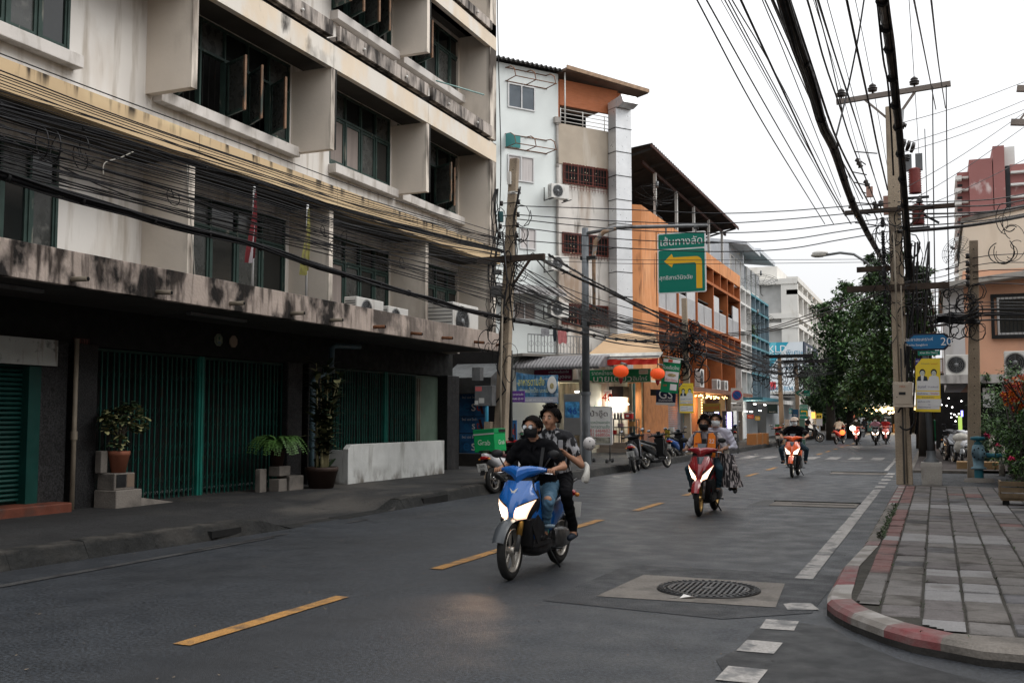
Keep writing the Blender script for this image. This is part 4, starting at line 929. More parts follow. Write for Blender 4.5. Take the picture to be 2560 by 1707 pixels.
wb('shop_canopy',paint('canopy_teal',(.05,.16,.2),.7),-12.4,-10.4,68,76,2.75,2.95,gb); wb('shop_canopy',wht,-12.4,-10.3,76.2,84,2.6,2.9,gb)
random.seed(2)
b = MB()
for k in range(260): leaf(b,(U(-12.2,-11.5),U(71.5,73.5),U(7.0,8.2)),(U(-1,1),U(-1,1),U(-1,.3)),(0,0,1),.22,.07,0)
tag(b.build('balcony_plants',leafmat('leaf_mid',(.04,.085,.025))),'bushy green plants spilling off a balcony of the grey building','plants')
p = X(1905,713,-10.9); dish((-11.0,p.y,p.z),1.15,'mesh satellite dish high on the grey building, above the other',0,-.3); p = X(1897,809,-10.9); dish((-11.0,p.y,p.z),1.1,'mesh satellite dish on the grey building, below the other',0,-.3)
# white building with the billboards
fw_ = M('far_white',(.66,.64,.6),.88,var=.06,vs=1,stain=(1.5,(1,1,.3),.58,.8,(.5,.46,.4)))
wb_ = thing('white_building','tall white building with recessed bays behind the blue and white billboard','building')
wb('wall',fw_,-26,-12.5,97.6,150,0,14.4,wb_); wb('parapet',fw_,-26,-13.6,99,150,14.4,16,wb_)
for x0,x1 in ((-26,-24.6),(-18.2,-17.2),(-13,-11.5)): wb('column',fw_,x0,x1,97,97.6,0,14.4,wb_)
for z in (14.0,10.8,9.9,7.6,6.7,3.5): wb('beam',fw_,-26,-11.5,96.9,97.6,z,z + .5,wb_)
wb('recess',M('far_grey',(.4,.4,.39),.9),-17.2,-13,97.5,97.58,7.6,14,wb_)
for k in range(1,14):
  y = 97 + k * 4; wb('fin',fw_,-12.5,-11.5,y,y + .5,3,14.4,wb_)
for z in (14.2,13.0,10.8,9.9,7.6,6.7): wb('beam',fw_,-12.5,-11.45,97.0,150,z,z + .45,wb_)
for k in range(10):
  for z in (11.3,8.1,4.8): wb('window',dkm,-12.5,-12.47,97.9 + k * 4,100.2 + k * 4,z,z + 1.6,wb_)
bbm = paint('billboard_white',(.62,.66,.7),.6)
bb = thing('billboard','blue and white advertising billboard with dark text on the white building','billboard',(0,95.8,0))
yb = 95.8; TL = Y(1900,857,yb); TR = Y(2006,859,yb); BL = Y(1900,985,yb)
w_ = TR.x - TL.x; h_ = TL.z - BL.z; cx_,cz_ = (TL.x + TR.x) / 2,(TL.z + BL.z) / 2
b = MB(); b.box(TL.x,TR.x,0,.2,BL.z,TL.z); b.build('panel',bbm,bb)
b = MB(); m1 = Y(1924,857,yb).x; m2 = Y(1972,857,yb).x; zz = Y(1928,922,yb).z; b.add([(TL.x,-.01,TL.z),(m2,-.01,TL.z),(m1,-.01,zz),(TL.x,-.01,zz)],[(0,1,2,3)]); b.build('blue_field',paint('bb_teal',(.03,.3,.42),.6),bb)
b = MB(); b.add([(m2 - 1.6,-.012,TL.z),(m2 - 1.1,-.012,TL.z),(m1 - .2,-.012,zz),(m1 - .7,-.012,zz)],[(0,1,2,3)]); b.build('light_field',paint('bb_teal2',(.12,.45,.55),.6),bb)
R,Z3 = (1,0,0),(0,0,1)
tb = paint('bb_text',(.05,.22,.35),.6); tw = paint('text_white',(.75,.75,.75),.6)
def pxc(px,py): p = Y(px,py,yb); return (p.x,-.02,p.z)
txt('KLD',tw,bb,pxc(1944,872),R,Z3,w=1.6); txt('REAL ESTATE',tw,bb,pxc(1942,882),R,Z3,w=2.0); txt('พิเศษ',tb,bb,pxc(1986,881),R,Z3,w=1.5); txt('รถเมล์',paint('bb_grey',(.35,.4,.45),.6),bb,pxc(1984,897),R,Z3,w=1.3); txt('WI FI',tb,bb,pxc(1981,908),R,Z3,w=1.2); txt('INTER',tb,bb,pxc(1981,920),R,Z3,w=1.2); txt('094-2804',tb,bb,pxc(1952,971),R,Z3,w=2.2)
b = MB(); c = pxc(1930,964); b.box(c[0] - .35,c[0] + .35,-.02,0,c[2] - .35,c[2] + .35); b.build('red_square',paint('bb_red',(.5,.05,.06),.6),bb)
b2_ = thing('billboard','dark navy billboard panel facing the road on the white building','billboard',(-11.2,97,0)); b = MB(); b.box(0,.2,0,12,5.2,8.6); b.build('panel',paint('bb_navy',(.04,.06,.1),.6),b2_); txt('SALE',tw,b2_,(.21,4,7.5),(0,1,0),Z3,w=5)
wb('awning',fw_,-16,-9.5,88,96,3.6,3.8,wb_); wb('lower_block',gw,-20,-12,80,95,0,3.4,wb_)
# right side: peach building, cream block, brown tower
pe = M('peach_wall',(.64,.36,.24),.85,var=.07,vs=1,bump=.1,stain=(1.5,(1,1,.3),.58,.8,(.5,.3,.22)))
pw = M('offwhite_wall',(.58,.57,.57),.85,var=.07,vs=1,bump=.1,stain=(2,(1,1,.3),.6,.8,(.4,.37,.34)))
pb = thing('peach_building','peach and off-white two storey building with concrete eaves and a dark arcade','building')
PY = 37.0; px_ = lambda px,py,y=PY: Y(px,py,y)
x0 = px_(2361,800).x; x1 = px_(2411,800).x; ze = px_(2400,715).z; zc = px_(2400,957).z
wb('wall',pw,x0,x1,PY,PY + 9,zc - .1,ze,pb); wb('wall',pe,x1,16,PY + .02,PY + 9,zc - .1,ze + .5,pb)
b = MB(); b.prism([(x0 - .15,PY - .7,ze - .12),(16,PY - .7,ze + 1.6),(16,PY - .7,ze + 1.75),(x0 - .15,PY - .7,ze + .05)],(0,9.5,0)); b.build('eaves',conc_lt,pb)
wb('canopy',M('canopy_pale',(.5,.48,.46),.85,var=.1,vs=3,bump=.2,stain=(3,(1,1,.4),.5,.7,(.15,.14,.13))),x0 - .5,16,35.4,PY + .1,2.68,2.95,pb)
wb('arcade_back',black,x1 + .1,16,PY + 1.5,PY + 1.6,0,2.7,pb); wb('column',M('dark_shutter',(.02,.025,.028),.6),1.15,1.3,PY - 1.3,PY - 1.1,.1,2.7,pb)
b = MB(); n_s = 28
for k in range(n_s): b.box(1.3,5.5,PY - 1.08,PY - 1.05,.12 + k * .09,.12 + k * .09 + .07)
b.build('shutter',M('dark_shutter',(.02,.025,.028),.6),pb); wb('shutter_back',black,1.2,6,PY - 1.0,PY - .9,.1,2.7,pb)
wx0 = px_(2486,800).x; wz1 = px_(2490,744).z; wz0 = px_(2490,838).z
w = MB(); w.box(wx0 - .1,wx0 + 3.2,PY - .12,PY + .0,wz0 - .12,wz0); w.box(wx0 - .1,wx0 + 3.2,PY - .12,PY,wz1,wz1 + .1); w.box(wx0 - .1,wx0,PY - .121,PY,wz0,wz1)
w = w.build('window',dkm,pb)
for k in range(3): a = wx0 + .08 + k * 1.0; b = MB(); b.box(a,a + .07,PY - .08,PY - .02,wz0,wz1); b.box(a + .9,a + .97,PY - .08,PY - .02,wz0,wz1); b.box(a,a + .97,PY - .081,PY - .021,wz1 - .07,wz1); b.box(a,a + .97,PY - .081,PY - .021,wz0,wz0 + .07); b.build('casement',wal,w); wb('pane',glass,a + .07,a + .9,PY - .05,PY - .04,wz0 + .05,wz1 - .05,w)
b = MB()
for k in range(26): x = wx0 - .05 + k * .12; b.box(x,x + .012,PY - .17,PY - .155,wz0 - .1,wz1 + .1)
b.build('grille',dkm,w)
p = px_(2392,947,36.4); ac('grey white air conditioner on the pale canopy at the left of the peach building',(p.x + .12,36.3,2.97),0,.9,.66)
p = px_(2545,945,36.0); ac('air conditioner with large round fan guard on the pale canopy at the right edge',(p.x + .05,36.0,2.97),0,.85,.72)
b = MB(); b.tube([(x1 + 2.0,PY - .35,ze - .55),(x1 + 2.75,PY - .5,ze - .35)],.02,6); b.box(x1 + 1.95,x1 + 2.8,PY - .4,PY - .3,ze - .62,ze - .57); b.build('lamp_bracket',dkm,pb)
b = MB()
for k in range(7): b.tube([(x0 - .1,PY - .2,3.1 + k * .45),(x0 - 1.0,PY + 1.5,3.1 + k * .45)],.015,4)
for k in range(5): t_ = k / 4; b.tube([(x0 - .1 - .9 * t_,PY - .2 + 1.7 * t_,3.0),(x0 - .1 - .9 * t_,PY - .2 + 1.7 * t_,5.9)],.015,4)
tag(b.build('cage',rusty),'rusty window cage on the side of the off-white wall','cage')
cr = thing('cream_block','plain cream block rising behind the peach building','building'); crm = M('cream_wall',(.66,.57,.46),.88,var=.05,vs=.7,stain=(1,(1,1,.3),.6,.8,(.55,.46,.36)))
x0c = Y(2410,600,52).x; b = MB(); b.prism([(x0c,52,0),(26,52,0),(26,52,15),(x0c,52,Y(2410,557,52).z)],(0,12,0)); b.build('wall',crm,cr); b = MB(); b.prism([(x0c - .1,51.9,Y(2410,557,52).z),(26,51.9,15),(26,51.9,15.2),(x0c - .1,51.9,Y(2410,557,52).z + .2)],(0,12,0)); b.build('coping',conc,cr)
dish((Y(2398,630,50).x,50,Y(2398,632,50).z),.7,'pale satellite dish at the corner of the cream block',.6,-1.0)
tw_ = thing('brown_tower','tall red brown apartment tower with white ledges in the far right','building'); tm = M('tower_brown',(.3,.13,.12),.88,var=.08,vs=.3,stain=(.35,(1,1,.5),.66,.72,(.6,.5,.48))); tl = M('tower_white',(.66,.65,.62),.88,var=.05)
TY = 130.0
def tb_(name,m,pxa,pxb,pya,pyb,y0,dy,par=tw_):
  a = Y(pxa,pya,y0); c = Y(pxb,pya,y0); z0 = Y(pxa,pyb,y0).z; return wb(name,m,a.x,c.x,y0,y0 + dy,max(z0,0) if pyb < 1040 else 0,a.z,par)
tb_('wall',tm,2422,2480,400,1045,TY,10); tb_('wall',tm,2481,2510,366,1045,TY - .1,10); tb_('wall',tl,2510,2536,368,1045,TY + 1,9); tb_('wall',tm,2524,2700,412,1045,TY + .5,9); tb_('wall',M('tower_groove',(.05,.055,.06),.8),2513,2524,415,1045,TY + .3,3); tb_('wall',tm,2392,2421,432,1045,TY + 2,8)
for k in range(13):
  py = 440 + k * 30.5
  tb_('ledge',tl,2388,2404,py,py + 10,TY + 1,9); tb_('ledge',tl,2400,2421,py + 2,py + 6,TY + 1.2,8); tb_('ledge',tl,2527,2700,py - 12,py - 7,TY - .2,2)
  if k: tb_('window',dkm,2393,2406,py - 9,py - 3,TY + 1.9,.3)
fs_ = thing('facing_shophouses','shophouses on the near side of the street opposite the cream block','building'); fm_ = M('facing_wall',(.34,.25,.18),.9,var=.15,vs=.6)
for (x0,x1,y0,y1,h) in ((3.4,15,8.5,27,9.5),(2.5,15,-34,-3,12.5)):
  wb('wall',fm_,x0,x1,y0,y1,.0,h,fs_)
  for k in range(int((y1 - y0) / 3.6)):
    for j in range(3): wb('window',glass,x0 - .05,x0 - .01,y0 + .8 + k * 3.6,y0 + 2.9 + k * 3.6,4 + j * 3.0,5.6 + j * 3,fs_) if 5.6 + j * 3 < h else None
# poles, lamps and signs
Z3 = (0,0,1); RX = (1,0,0)
def pole(name_lab,base,top,w0,w1,group=None,holes=True):
  t = thing('utility_pole',name_lab,'utility pole',base,0,group)
  b = MB(); d = Vector(top) - Vector(base)
  def sec(c,w): return [(c[0] - w * .5,c[1] - w * .42,c[2]),(c[0] + w * .5,c[1] - w * .42,c[2]),(c[0] + w * .5,c[1] + w * .42,c[2]),(c[0] - w * .5,c[1] + w * .42,c[2])]
  n = 12; b.loft([sec(d * (i / n),w0 + (w1 - w0) * i / n) for i in range(n + 1)],sm=False)
  b.build('shaft',polem,t,bevel=.02)
  if holes:
    b = MB()
    for i in range(2,26):
      f = i / 26; c = d * f; w = w0 + (w1 - w0) * f; b.ball((c[0] + U(-.01,.01),c[1] - w * .42,c[2]),(.014,.006,.014),6)
    b.build('bolt_holes',black,t)
  return t,d
def insul(b,p,s=1.0,T=None,m=0):
  T0 = Matrix.Translation(p) @ (T if T is not None else Matrix.Identity(4))
  b.lathe([(.02 * s,-.1 * s),(.02 * s,0),(.09 * s,.01 * s),(.1 * s,.03 * s),(.05 * s,.05 * s),(.1 * s,.06 * s),(.1 * s,.08 * s),(.05 * s,.1 * s),(.08 * s,.12 * s),(.07 * s,.14 * s),(.03 * s,.17 * s),(.0,.19 * s)],12,T0,m)
ins_m = M('porcelain_dark',(.025,.018,.016),.35,var=.2,bump=0)
random.seed(31)
LP = Vector((-9.38,21.9,.12)); LT = Vector((-9.12,22.25,7.75))
lp,ld = pole('leaning concrete utility pole with tangled cables at the end of the shophouse block',LP,LT,.30,.2)
def onp(z): f = (z - LP.z) / ld.z; return Vector((ld.x * f,ld.y * f,z - LP.z))
b = MB(); c = onp(5.3); b.box(c.x - .75,c.x + .95,c.y - .22,c.y - .12,c.z - .07,c.z + .07); b.bar((c.x + .12,c.y - .15,c.z - .65),(c.x + .6,c.y - .2,c.z - .05),.05,.05); b.build('crossarm',M('old_wood',(.09,.065,.05),.85,var=.3,vs=5,bump=.3),lp)
b = MB()
for z in (6.9,6.65,6.35,6.1,5.85):
  c = onp(z)
  for s in (-1,1):
    if s < 0 and z > 6.7: continue
    b.tube([(c.x,c.y - .12,c.z),(c.x + s * .2,c.y - .14,c.z)],.012,5); b.lathe([(.02,-.06),(.045,-.05),(.03,0),(.045,.05),(.02,.06)],8,Matrix.Translation((c.x + s * .22,c.y - .14,c.z)))
b.build('insulators',ins_m,lp)
b = MB(); c = onp(7.35); b.box(c.x - .1,c.x - .02,c.y - .17,c.y - .1,c.z - .25,c.z + .05); c = onp(6.9); b.lathe([(.13,-.03),(.14,0),(.13,.03)],8,Matrix.Translation(c)); b.build('fuse',acw,lp)
b = MB(); c = onp(4.55); b.box(c.x - .32,c.x - .1,c.y - .25,c.y - .05,c.z - .12,c.z + .12); c = onp(5.0); b.box(c.x - .3,c.x - .14,c.y - .2,c.y - .1,c.z - .05,c.z + .05); b.build('junction_box',greym,lp)
b = MB(); c = onp(6.35); b.box(c.x - .28,c.x - .17,c.y - .2,c.y - .1,c.z - .15,c.z + .1); b.build('terminal_box',paint('term_teal',(.04,.12,.13),.6),lp)
def curl(b,c,r,n=1.2,k=14,rad=.012,tilt=.3,m=0):
  ph = U(0,6.28); pts = []
  for i in range(k): a = ph + i / (k - 1) * 6.28 * n; pts.append((c[0] + r * math.cos(a) * .9,c[1] + .08 * math.sin(a * .7),c[2] + r * math.sin(a) * (1 + tilt)))
  b.tube(pts,rad,4,m,False)
b = MB()
for k in range(34):
  z = U(2.6,7.0); c = onp(z); c = Vector((c.x + U(-.4,.4),c.y - .2 + U(-.1,.1),c.z)); curl(b,c,U(.08,.3),U(.5,1.4),12,U(.006,.013),U(-.2,.8))
for x,s in ((-.3,1),(-.34,.7),(-.26,.9),(-.4,.8),(.18,.9),(.22,1)):
  pts = []
  for i in range(10): z = 7.0 - 3.4 * i / 9 * s; c = onp(z); pts.append((c.x + x + .06 * math.sin(i * 1.3 + x * 9),c.y - .2,c.z))
  b.tube(pts,.014,5)
b.build('cable_slack',cable,lp)
b = MB(); b.tube([(.16,-.16,6 + 0 - .2),(.3,-.2,4.6),(.15,-.2,3.6),(.05,-.2,2.6),(.26,-.2,2.1),(.0,-.2,1.8)],.022,6); b.tube([(.18,-.2,4.2),(.14,-.22,1.9),(.16,-.22,.1)],.03,6,1); b.build('riser',[cable,pvc],lp)
t = thing('meter_cabinet','grey steel cabinet with red and white stickers hung on the leaning pole','cabinet',(-9.55,21.6,1.86)); b = MB(); b.box(-.24,.2,-.14,.1,0,.46); b.build('box',greym,t,bevel=.01)
b = MB(); b.box(-.22,-.06,-.145,-.141,.34,.44); b.build('red_sticker',paint('stk_r',(.5,.12,.12),.6),t); b = MB(); b.box(-.13,.0,-.146,-.141,.06,.18); b.box(-.235,-.15,-.146,-.141,.03,.12); b.build('white_sticker',paint('stk_w',(.5,.5,.48),.6),t)
tk = paint('text_black',(.02,.02,.02),.6); tr_ = paint('text_red',(.5,.03,.03),.6); tg = paint('text_green',(.02,.14,.07),.6)
t = tag(bx('cable_box',greym,-9.9,-9.7,21.55,21.75,2.45,2.75,par=None),'small weathered grey cable box beside the leaning pole above the cabinet','cable box')
b = MB(); b.box(-9.66,-9.5,21.7,21.9,.1,1.5); tag(b.build('post',polem),'short rough concrete post left of the leaning pole','post')
RP = G(2262,1211,.12); RT = X(2227,268,RP.x - .12)
rp,rd = pole('tall concrete utility pole with crossarms, surge gear and meter box on the right pavement',RP,RT,.34,.25)
def onr(z): f = (z - RP.z) / rd.z; return Vector((rd.x * f,rd.y * f,z - RP.z))
b = MB(); b.box(-.02,.02,-.16,-.13,.02,3.0); b.tube([(.06,-.17,.05),(.04,-.17,4.4)],.016,6,1); b.tube([(-.05,-.16,2.2),(-.08,-.16,5.6)],.02,6,1); b.build('conduit',[soff,pvc],rp)
def pz(py): return X(2250,py,RP.x).z
z_a = X(2240,237,RP.x).z; z_b = X(2240,493,RP.x).z; z_c = X(2240,665,RP.x).z
b = MB(); c = onr(z_a); b.bar((c.x - 1.25,c.y - .1,c.z - .1),(c.x + 1.35,c.y - .1,c.z + .04),.1,.12); b.bar((c.x - .6,c.y - .1,c.z - .1),(c.x - .02,c.y - .1,c.z - .7),.03,.05); b.bar((c.x + .6,c.y - .1,c.z),(c.x + .1,c.y - .1,c.z - .7),.04,.06); b.build('crossarm',M('arm_concrete',(.2,.17,.15),.85,var=.2),rp)
b = MB(); c = onr(z_b); b.box(c.x - 1.1,c.x + 1.3,c.y - .25,c.y - .15,c.z - .05,c.z + .05); b.bar((c.x + .15,c.y - .2,c.z - .6),(c.x + .65,c.y - .2,c.z - .05),.04,.04); b.build('crossarm',M('old_wood',(.09,.065,.05)),rp)
b = MB(); c = onr(z_c); b.box(c.x - 1.1,c.x + 1.1,c.y - .22,c.y - .12,c.z - .22,c.z - .08); b.box(c.x - .9,c.x + .1,c.y + .2,c.y + .3,c.z + .3,c.z + .42); b.build('crossarm',M('old_wood',(.09,.065,.05)),rp)
b = MB()
ca = onr(z_a)
for x in (-1.13,-.4,.55): insul(b,Vector((ca.x + x,ca.y - .1,ca.z + .08 + .05 * x)),1.15)
cb = onr(z_b)
for x in (-.95,-.3,.55): insul(b,Vector((cb.x + x,cb.y - .2,cb.z + .1)),.8)
for k in range(3): b.lathe([(.03,-.05),(.13,-.04),(.13,.02),(.04,.04)],12,Matrix.Translation((ca.x + .28 + k * .1,ca.y - .25,ca.z - 1.35 - k * .05)) @ Matrix.Rotation(1.9,4,'Y'))
insul(b,Vector((ca.x + .2,ca.y - .2,ca.z - .9)),.9,Matrix.Rotation(1.3,4,'Y')); insul(b,Vector((ca.x + .3,ca.y - .2,ca.z - 1.75)),1.0,Matrix.Rotation(.4,4,'Y'))
b.build('insulators',ins_m,rp)
arr = M('arrester_red',(.2,.04,.035),.5,var=.15,vs=5)
for zz,h,red in ((ca.z - 2.55,.62,1),(ca.z - 3.3,.5,0)):
  b = MB(); prof = [(.06,0)]
  for k in range(11): prof += [(.15,h * k / 11 + .01),(.12,h * (k + .5) / 11)]
  prof += [(.06,h)]; b.lathe(prof,14,Matrix.Translation((ca.x + .5 + (0 if red else .05),ca.y - .2,zz))); b.build('surge_arrester',arr,rp)
b = MB(); b.box(ca.x + .3,ca.x + .44,ca.y - .25,ca.y - .15,ca.z - 2.0,ca.z - 1.6); b.box(ca.x + .52,ca.x + .68,ca.y - .25,ca.y - .15,ca.z - 2.0,ca.z - 1.6); b.tube([(ca.x + .25,ca.y - .2,ca.z - .5),(ca.x + .12,ca.y - .2,ca.z - 1.8)],.06,8); b.build('fuse_holder',greym,rp)
b = MB(); b.box(ca.x + .1,ca.x + .8,ca.y - .22,ca.y - .18,ca.z - 2.68,ca.z - 2.62); b.box(ca.x + .1,ca.x + .8,ca.y - .22,ca.y - .18,ca.z - 3.4,ca.z - 3.35); b.bar((ca.x + .4,ca.y - .2,ca.z - 2.9),(ca.x + 1.0,ca.y - .25,ca.z - 3.3),.04,.05); b.build('bracket',dkm,rp)
b = MB()
for k in range(3): b.lathe([(.03,-.12),(.07,-.1),(.04,-.05),(.07,0),(.04,.05),(.07,.1),(.02,.14)],8,Matrix.Translation((ca.x - .75 + k * .18,ca.y - .2,ca.z - 1.7 - k * .55)) @ Matrix.Rotation(-.4,4,'Y'))
for k in range(8): b.bar((ca.x - .95 + U(-.15,.3),ca.y - .2,ca.z - 1.4 - k * .25),(ca.x - .55 + U(-.1,.3),ca.y - .2,ca.z - 1.5 - k * .25),.025,.025)
b.build('dropout_fuses',ins_m,rp); b = MB(); b.box(ca.x - .6,ca.x - .45,ca.y - .25,ca.y - .15,ca.z - 2.55,ca.z - 2.3); b.box(ca.x - .22,ca.x - .05,ca.y - .22,ca.y - .1,ca.z - 3.0,ca.z - 2.55); b.build('fuse_body',M('fuse_pink',(.5,.3,.24),.6),rp)
random.seed(12)
b = MB()
for k in range(46):
  z = U(z_c - 1.2,z_b - .1); c = onr(z); curl(b,(c.x + U(-.45,.4),c.y - .22,c.z),U(.06,.28),U(.4,1.3),11,U(.007,.014),U(-.2,.6))
for k in range(22):
  z = U(z_c - .5,z_b - .2); c = onr(z); b.lathe([(.02,-.06),(.05,-.04),(.03,0),(.05,.04),(.02,.06)],7,Matrix.Translation((c.x - .27,c.y - .2,c.z)))
for k in range(9):
  x = U(.0,.75); pts = [];
  for i in range(9): z = z_c + .9 - i * .55; c = onr(z); pts.append((c.x + x * (1 - i / 14) + U(-.05,.05),c.y - .1 + U(-.1,.1),c.z))
  b.tube(pts,U(.012,.03),5)
b.build('cable_slack',cable,rp)
mbx = thing('meter_box','beige plastic electric meter box with a dark window on the tall right pole','meter box',(RP.x + .02,RP.y - .24,0)); za,zb = Y(2270,955,RP.y - .24).z,Y(2270,1016,RP.y - .24).z
b = MB(); b.box(-.2,.2,-.14,.08,zb,za); b.box(-.21,.21,-.16,.07,zb - .02,zb + .02); b.build('case',M('meter_beige',(.42,.36,.29),.6,var=.05,vs=5,bump=.05),mbx,bevel=.012)
b = MB(); b.box(-.165,.175,-.152,-.14,zb + .05,za - .04); b.build('door',M('meter_beige',(.42,.36,.29)),mbx,bevel=.006); b = MB(); b.box(-.08,.06,-.157,-.152,za - .28,za - .22); b.box(-.13,-.11,-.157,-.152,za - .34,za - .32); b.build('window',dkm,mbx)
txt('MEA',paint('meter_red',(.4,.12,.05),.6),mbx,(.0,-.153,za - .1),RX,Z3,w=.12); b = MB()
for k in range(4): b.box(-.225,-.2,-.1,-.02,zb + .08 + k * .15,zb + .13 + k * .15)
b.build('hinges',dkm,mbx); b = MB(); curl(b,(.05,-.02,zb - .25),.2,.8,14,.02); b.build('loop',cable,mbx)
R2 = G(2436,1195,.12); R2T = X(2462,600,R2.x + .0)
r2,r2d = pole('older slim concrete pole in front of the peach building',R2,Vector((R2.x + .16,R2.y,Y(2462,600,R2.y).z)),.32,.2)
b = MB()
for py in (641,660,677,694,710): z = Y(2455,py,R2.y).z - R2.z; f = z / r2d.z; b.lathe([(.02,-.07),(.06,-.05),(.04,0),(.06,.05),(.02,.07)],8,Matrix.Translation((r2d.x * f - .14,-.18,z)))
b.build('insulators',ins_m,r2)
b = MB(); random.seed(77); zt = Y(2440,800,R2.y).z - R2.z
for k in range(34): curl(b,(U(-.5,.35),-.22,zt + U(-.35,.7)),U(.06,.25),U(.4,1.2),10,U(.008,.016),0)
for k in range(8): b.tube([(U(-.8,-.5),-.2,zt + U(-.1,.1)),(U(-.3,-.1),-.22,zt + U(-.15,.15)),(U(.1,.3),-.2,zt + U(-.2,.4))],.03,6)
b.build('cable_slack',cable,r2)
for i,(px,pyb,pyt,x,lab) in enumerate(((1722,1150,745,-9.2,'concrete pole with a dense cable knot before the orange building'),(1957,1120,893,-8.9,'slim grey pole beside the teal canopy further up the street'),(1998,1116,895,-9.4,'weathered pole just beyond the teal canopy, right of the slim grey pole'),(2258,1098,1005,-1.6,'thin pole in front of the lit market in the distance'))):
  yb_ = X(px,pyb,x).y if i < 3 else 90; yb_ = (39.5,60,66,100)[i]; p = Y(px,pyb,yb_); tz = Y(px,pyt,yb_).z
  t_,d_ = pole(lab,Vector((p.x,yb_,.1)),Vector((p.x - .1,yb_,tz)),.28,.2,holes=False)
  b = MB(); random.seed(i + 50)
  if i == 0:
    for k in range(60): curl(b,(U(-.7,.6),U(-.3,0),4.0 + U(-.9,1.0)),U(.1,.4),U(.4,1.3),9,U(.012,.03),0)
  elif i < 3:
    for k in range(40): curl(b,(U(-1.5,1.5),U(-.3,0),4.4 + U(-1.4,.5)),U(.1,.5),U(.4,1.2),9,U(.012,.025),0)
    b.box(-1.0,1.8,-.2,-.1,4.9,5.1)
  if i < 3: b.build('cable_knot',cable,t_)
PX_,PYY = -9.73,29.4
t = thing('lamp_post','grey steel lamp post with a curved rusty bracket and long sign arm','lamp post',(PX_,PYY,.12))
zt = Y(1466,570,PYY).z - .12
b = MB(); b.lathe([(.15,0),(.15,.9),(.13,1.0),(.13,2.2)],14); b.tube([(0,0,2.2),(0,0,zt)],[.12,.1],14); b.lathe([(.16,2.15),(.16,2.25)],14); b.build('post',M('post_grey',(.12,.13,.14),.55,metal=.3,var=.2,vs=2,bump=.1,stain=(3,(1,1,.3),.5,.7,(.05,.05,.05),2,3.0,1.5)),t)
zb_ = Y(1490,640,PYY).z - .12
b = MB(); b.tube([(.28,-.02,zb_ - 1.9),(.28,-.02,zb_),(.34,-.02,zb_ + .45),(.6,-.02,zb_ + .72),(1.0,-.02,zb_ + .8)],[.05,.06,.07,.075,.06],10); b.build('bracket',M('bracket_rust',(.3,.2,.13),.6,var=.3,vs=4,stain=(5,(1,1,1),.5,.6,(.3,.29,.28))),t)
xe = Y(1768,565,PYY).x - PX_; za_ = Y(1765,564,PYY).z - .12
b = MB(); b.tube([(.0,-.02,zb_ + .7),(1.0,-.02,zb_ + .82),(xe + .03,-.02,za_)],.055,10); b.lathe([(.075,-.06),(.075,.06)],10,Matrix.Translation((xe - .32,0,za_ - .02)) @ Matrix.Rotation(math.pi / 2,4,'Y')); b.build('arm',greym,t)
b = MB()
for z in (zb_ - .1,zb_ - 1.75,zb_ - 2.1): b.box(-.14,.35,-.08,.08,z,z + .1)
b.build('clamp',dkm,t)
sg = paint('sign_green',(.0,.17,.12),.45); sw = paint('sign_white',(.72,.72,.72),.5); sy = paint('sign_yellow',(.75,.42,.02),.5)
def panel(mb_,c,r,u,w,h,th,m=0,rad=0):
  c = Vector(c); r = Vector(r).normalized(); u = Vector(u).normalized(); n = r.cross(u); pts = []
  if rad:
    for cx,cy,a0 in ((w / 2 - rad,h / 2 - rad,0),(-w / 2 + rad,h / 2 - rad,90),(-w / 2 + rad,-h / 2 + rad,180),(w / 2 - rad,-h / 2 + rad,270)):
      for k in range(4): a = math.radians(a0 + k * 30); pts.append(c + r * (cx + rad * math.cos(a)) + u * (cy + rad * math.sin(a)))
  else: pts = [c + r * a * w / 2 + u * b_ * h / 2 for a,b_ in ((1,1),(-1,1),(-1,-1),(1,-1))]
  mb_.prism(pts,n * -th,m)
def turn_sign(label,cpx,y0,pxl,pxr,pyt,pyb,big,small,name='road_sign'):
  a = Y(pxl,pyt,y0); c = Y(pxr,pyb,y0); w = c.x - a.x; h = a.z - c.z
  t = thing(name,label,'road sign',((a.x + c.x) / 2,y0,(a.z + c.z) / 2))
  b = MB(); panel(b,(0,0,0),RX,Z3,w,h,.03,0,.05); b.build('backing',sw,t)
  b = MB(); panel(b,(0,-.004,h * .36),RX,Z3,w * .95,h * .245,.002,0,.04); panel(b,(0,-.004,-h * .135),RX,Z3,w * .95,h * .7,.002,0,.04); b.build('green_field',sg,t)
  b = MB(); yy = -.006; s = w; tk_ = .13 * s
  pts = [(-.36 * s,-.0),(-.2 * s,.15 * s),(-.17 * s,.075 * s),(.26 * s,.075 * s)] + [(.3 * s + .12 * s * math.sin(a),-.045 * s + .12 * s * math.cos(a)) for a in (.3,.7,1.1,1.5)] + [(.42 * s,-.58 * s),(.3 * s,-.58 * s),(.3 * s,-.08 * s),(.27 * s,-.05 * s),(-.17 * s,-.05 * s),(-.2 * s,-.13 * s)]
  pts = [(p[0],yy,p[1] + h * .03) for p in pts]
  n_ = len(pts); b.add(pts,[(0,1,2,13 if n_ > 13 else n_ - 2,n_ - 1),(2,3,n_ - 3,n_ - 2)] if False else [tuple(range(n_))]); b.build('arrow',sy,t)
  txt(big,sw,t,(0,-.006,h * .365),RX,Z3,w=w * .86,bold=.02); txt(small,sw,t,(-w * .12,-.006,-h * .25),RX,Z3,w=w * .68,bold=.016)
  return t,w,h
st,w_,h_ = turn_sign('green shortcut road sign with yellow left-turn arrow hung from the lamp post arm',1705,PYY - .05,1643,1766,585,729,'เส้นทางลัด','สุทธิสารวินิจฉัย')
b = MB()
for x in (-w_ * .32,w_ * .3): b.box(x - .02,x + .02,.0,.05,h_ / 2 - .05,h_ / 2 + .22)
b.build('hanger',greym,st)
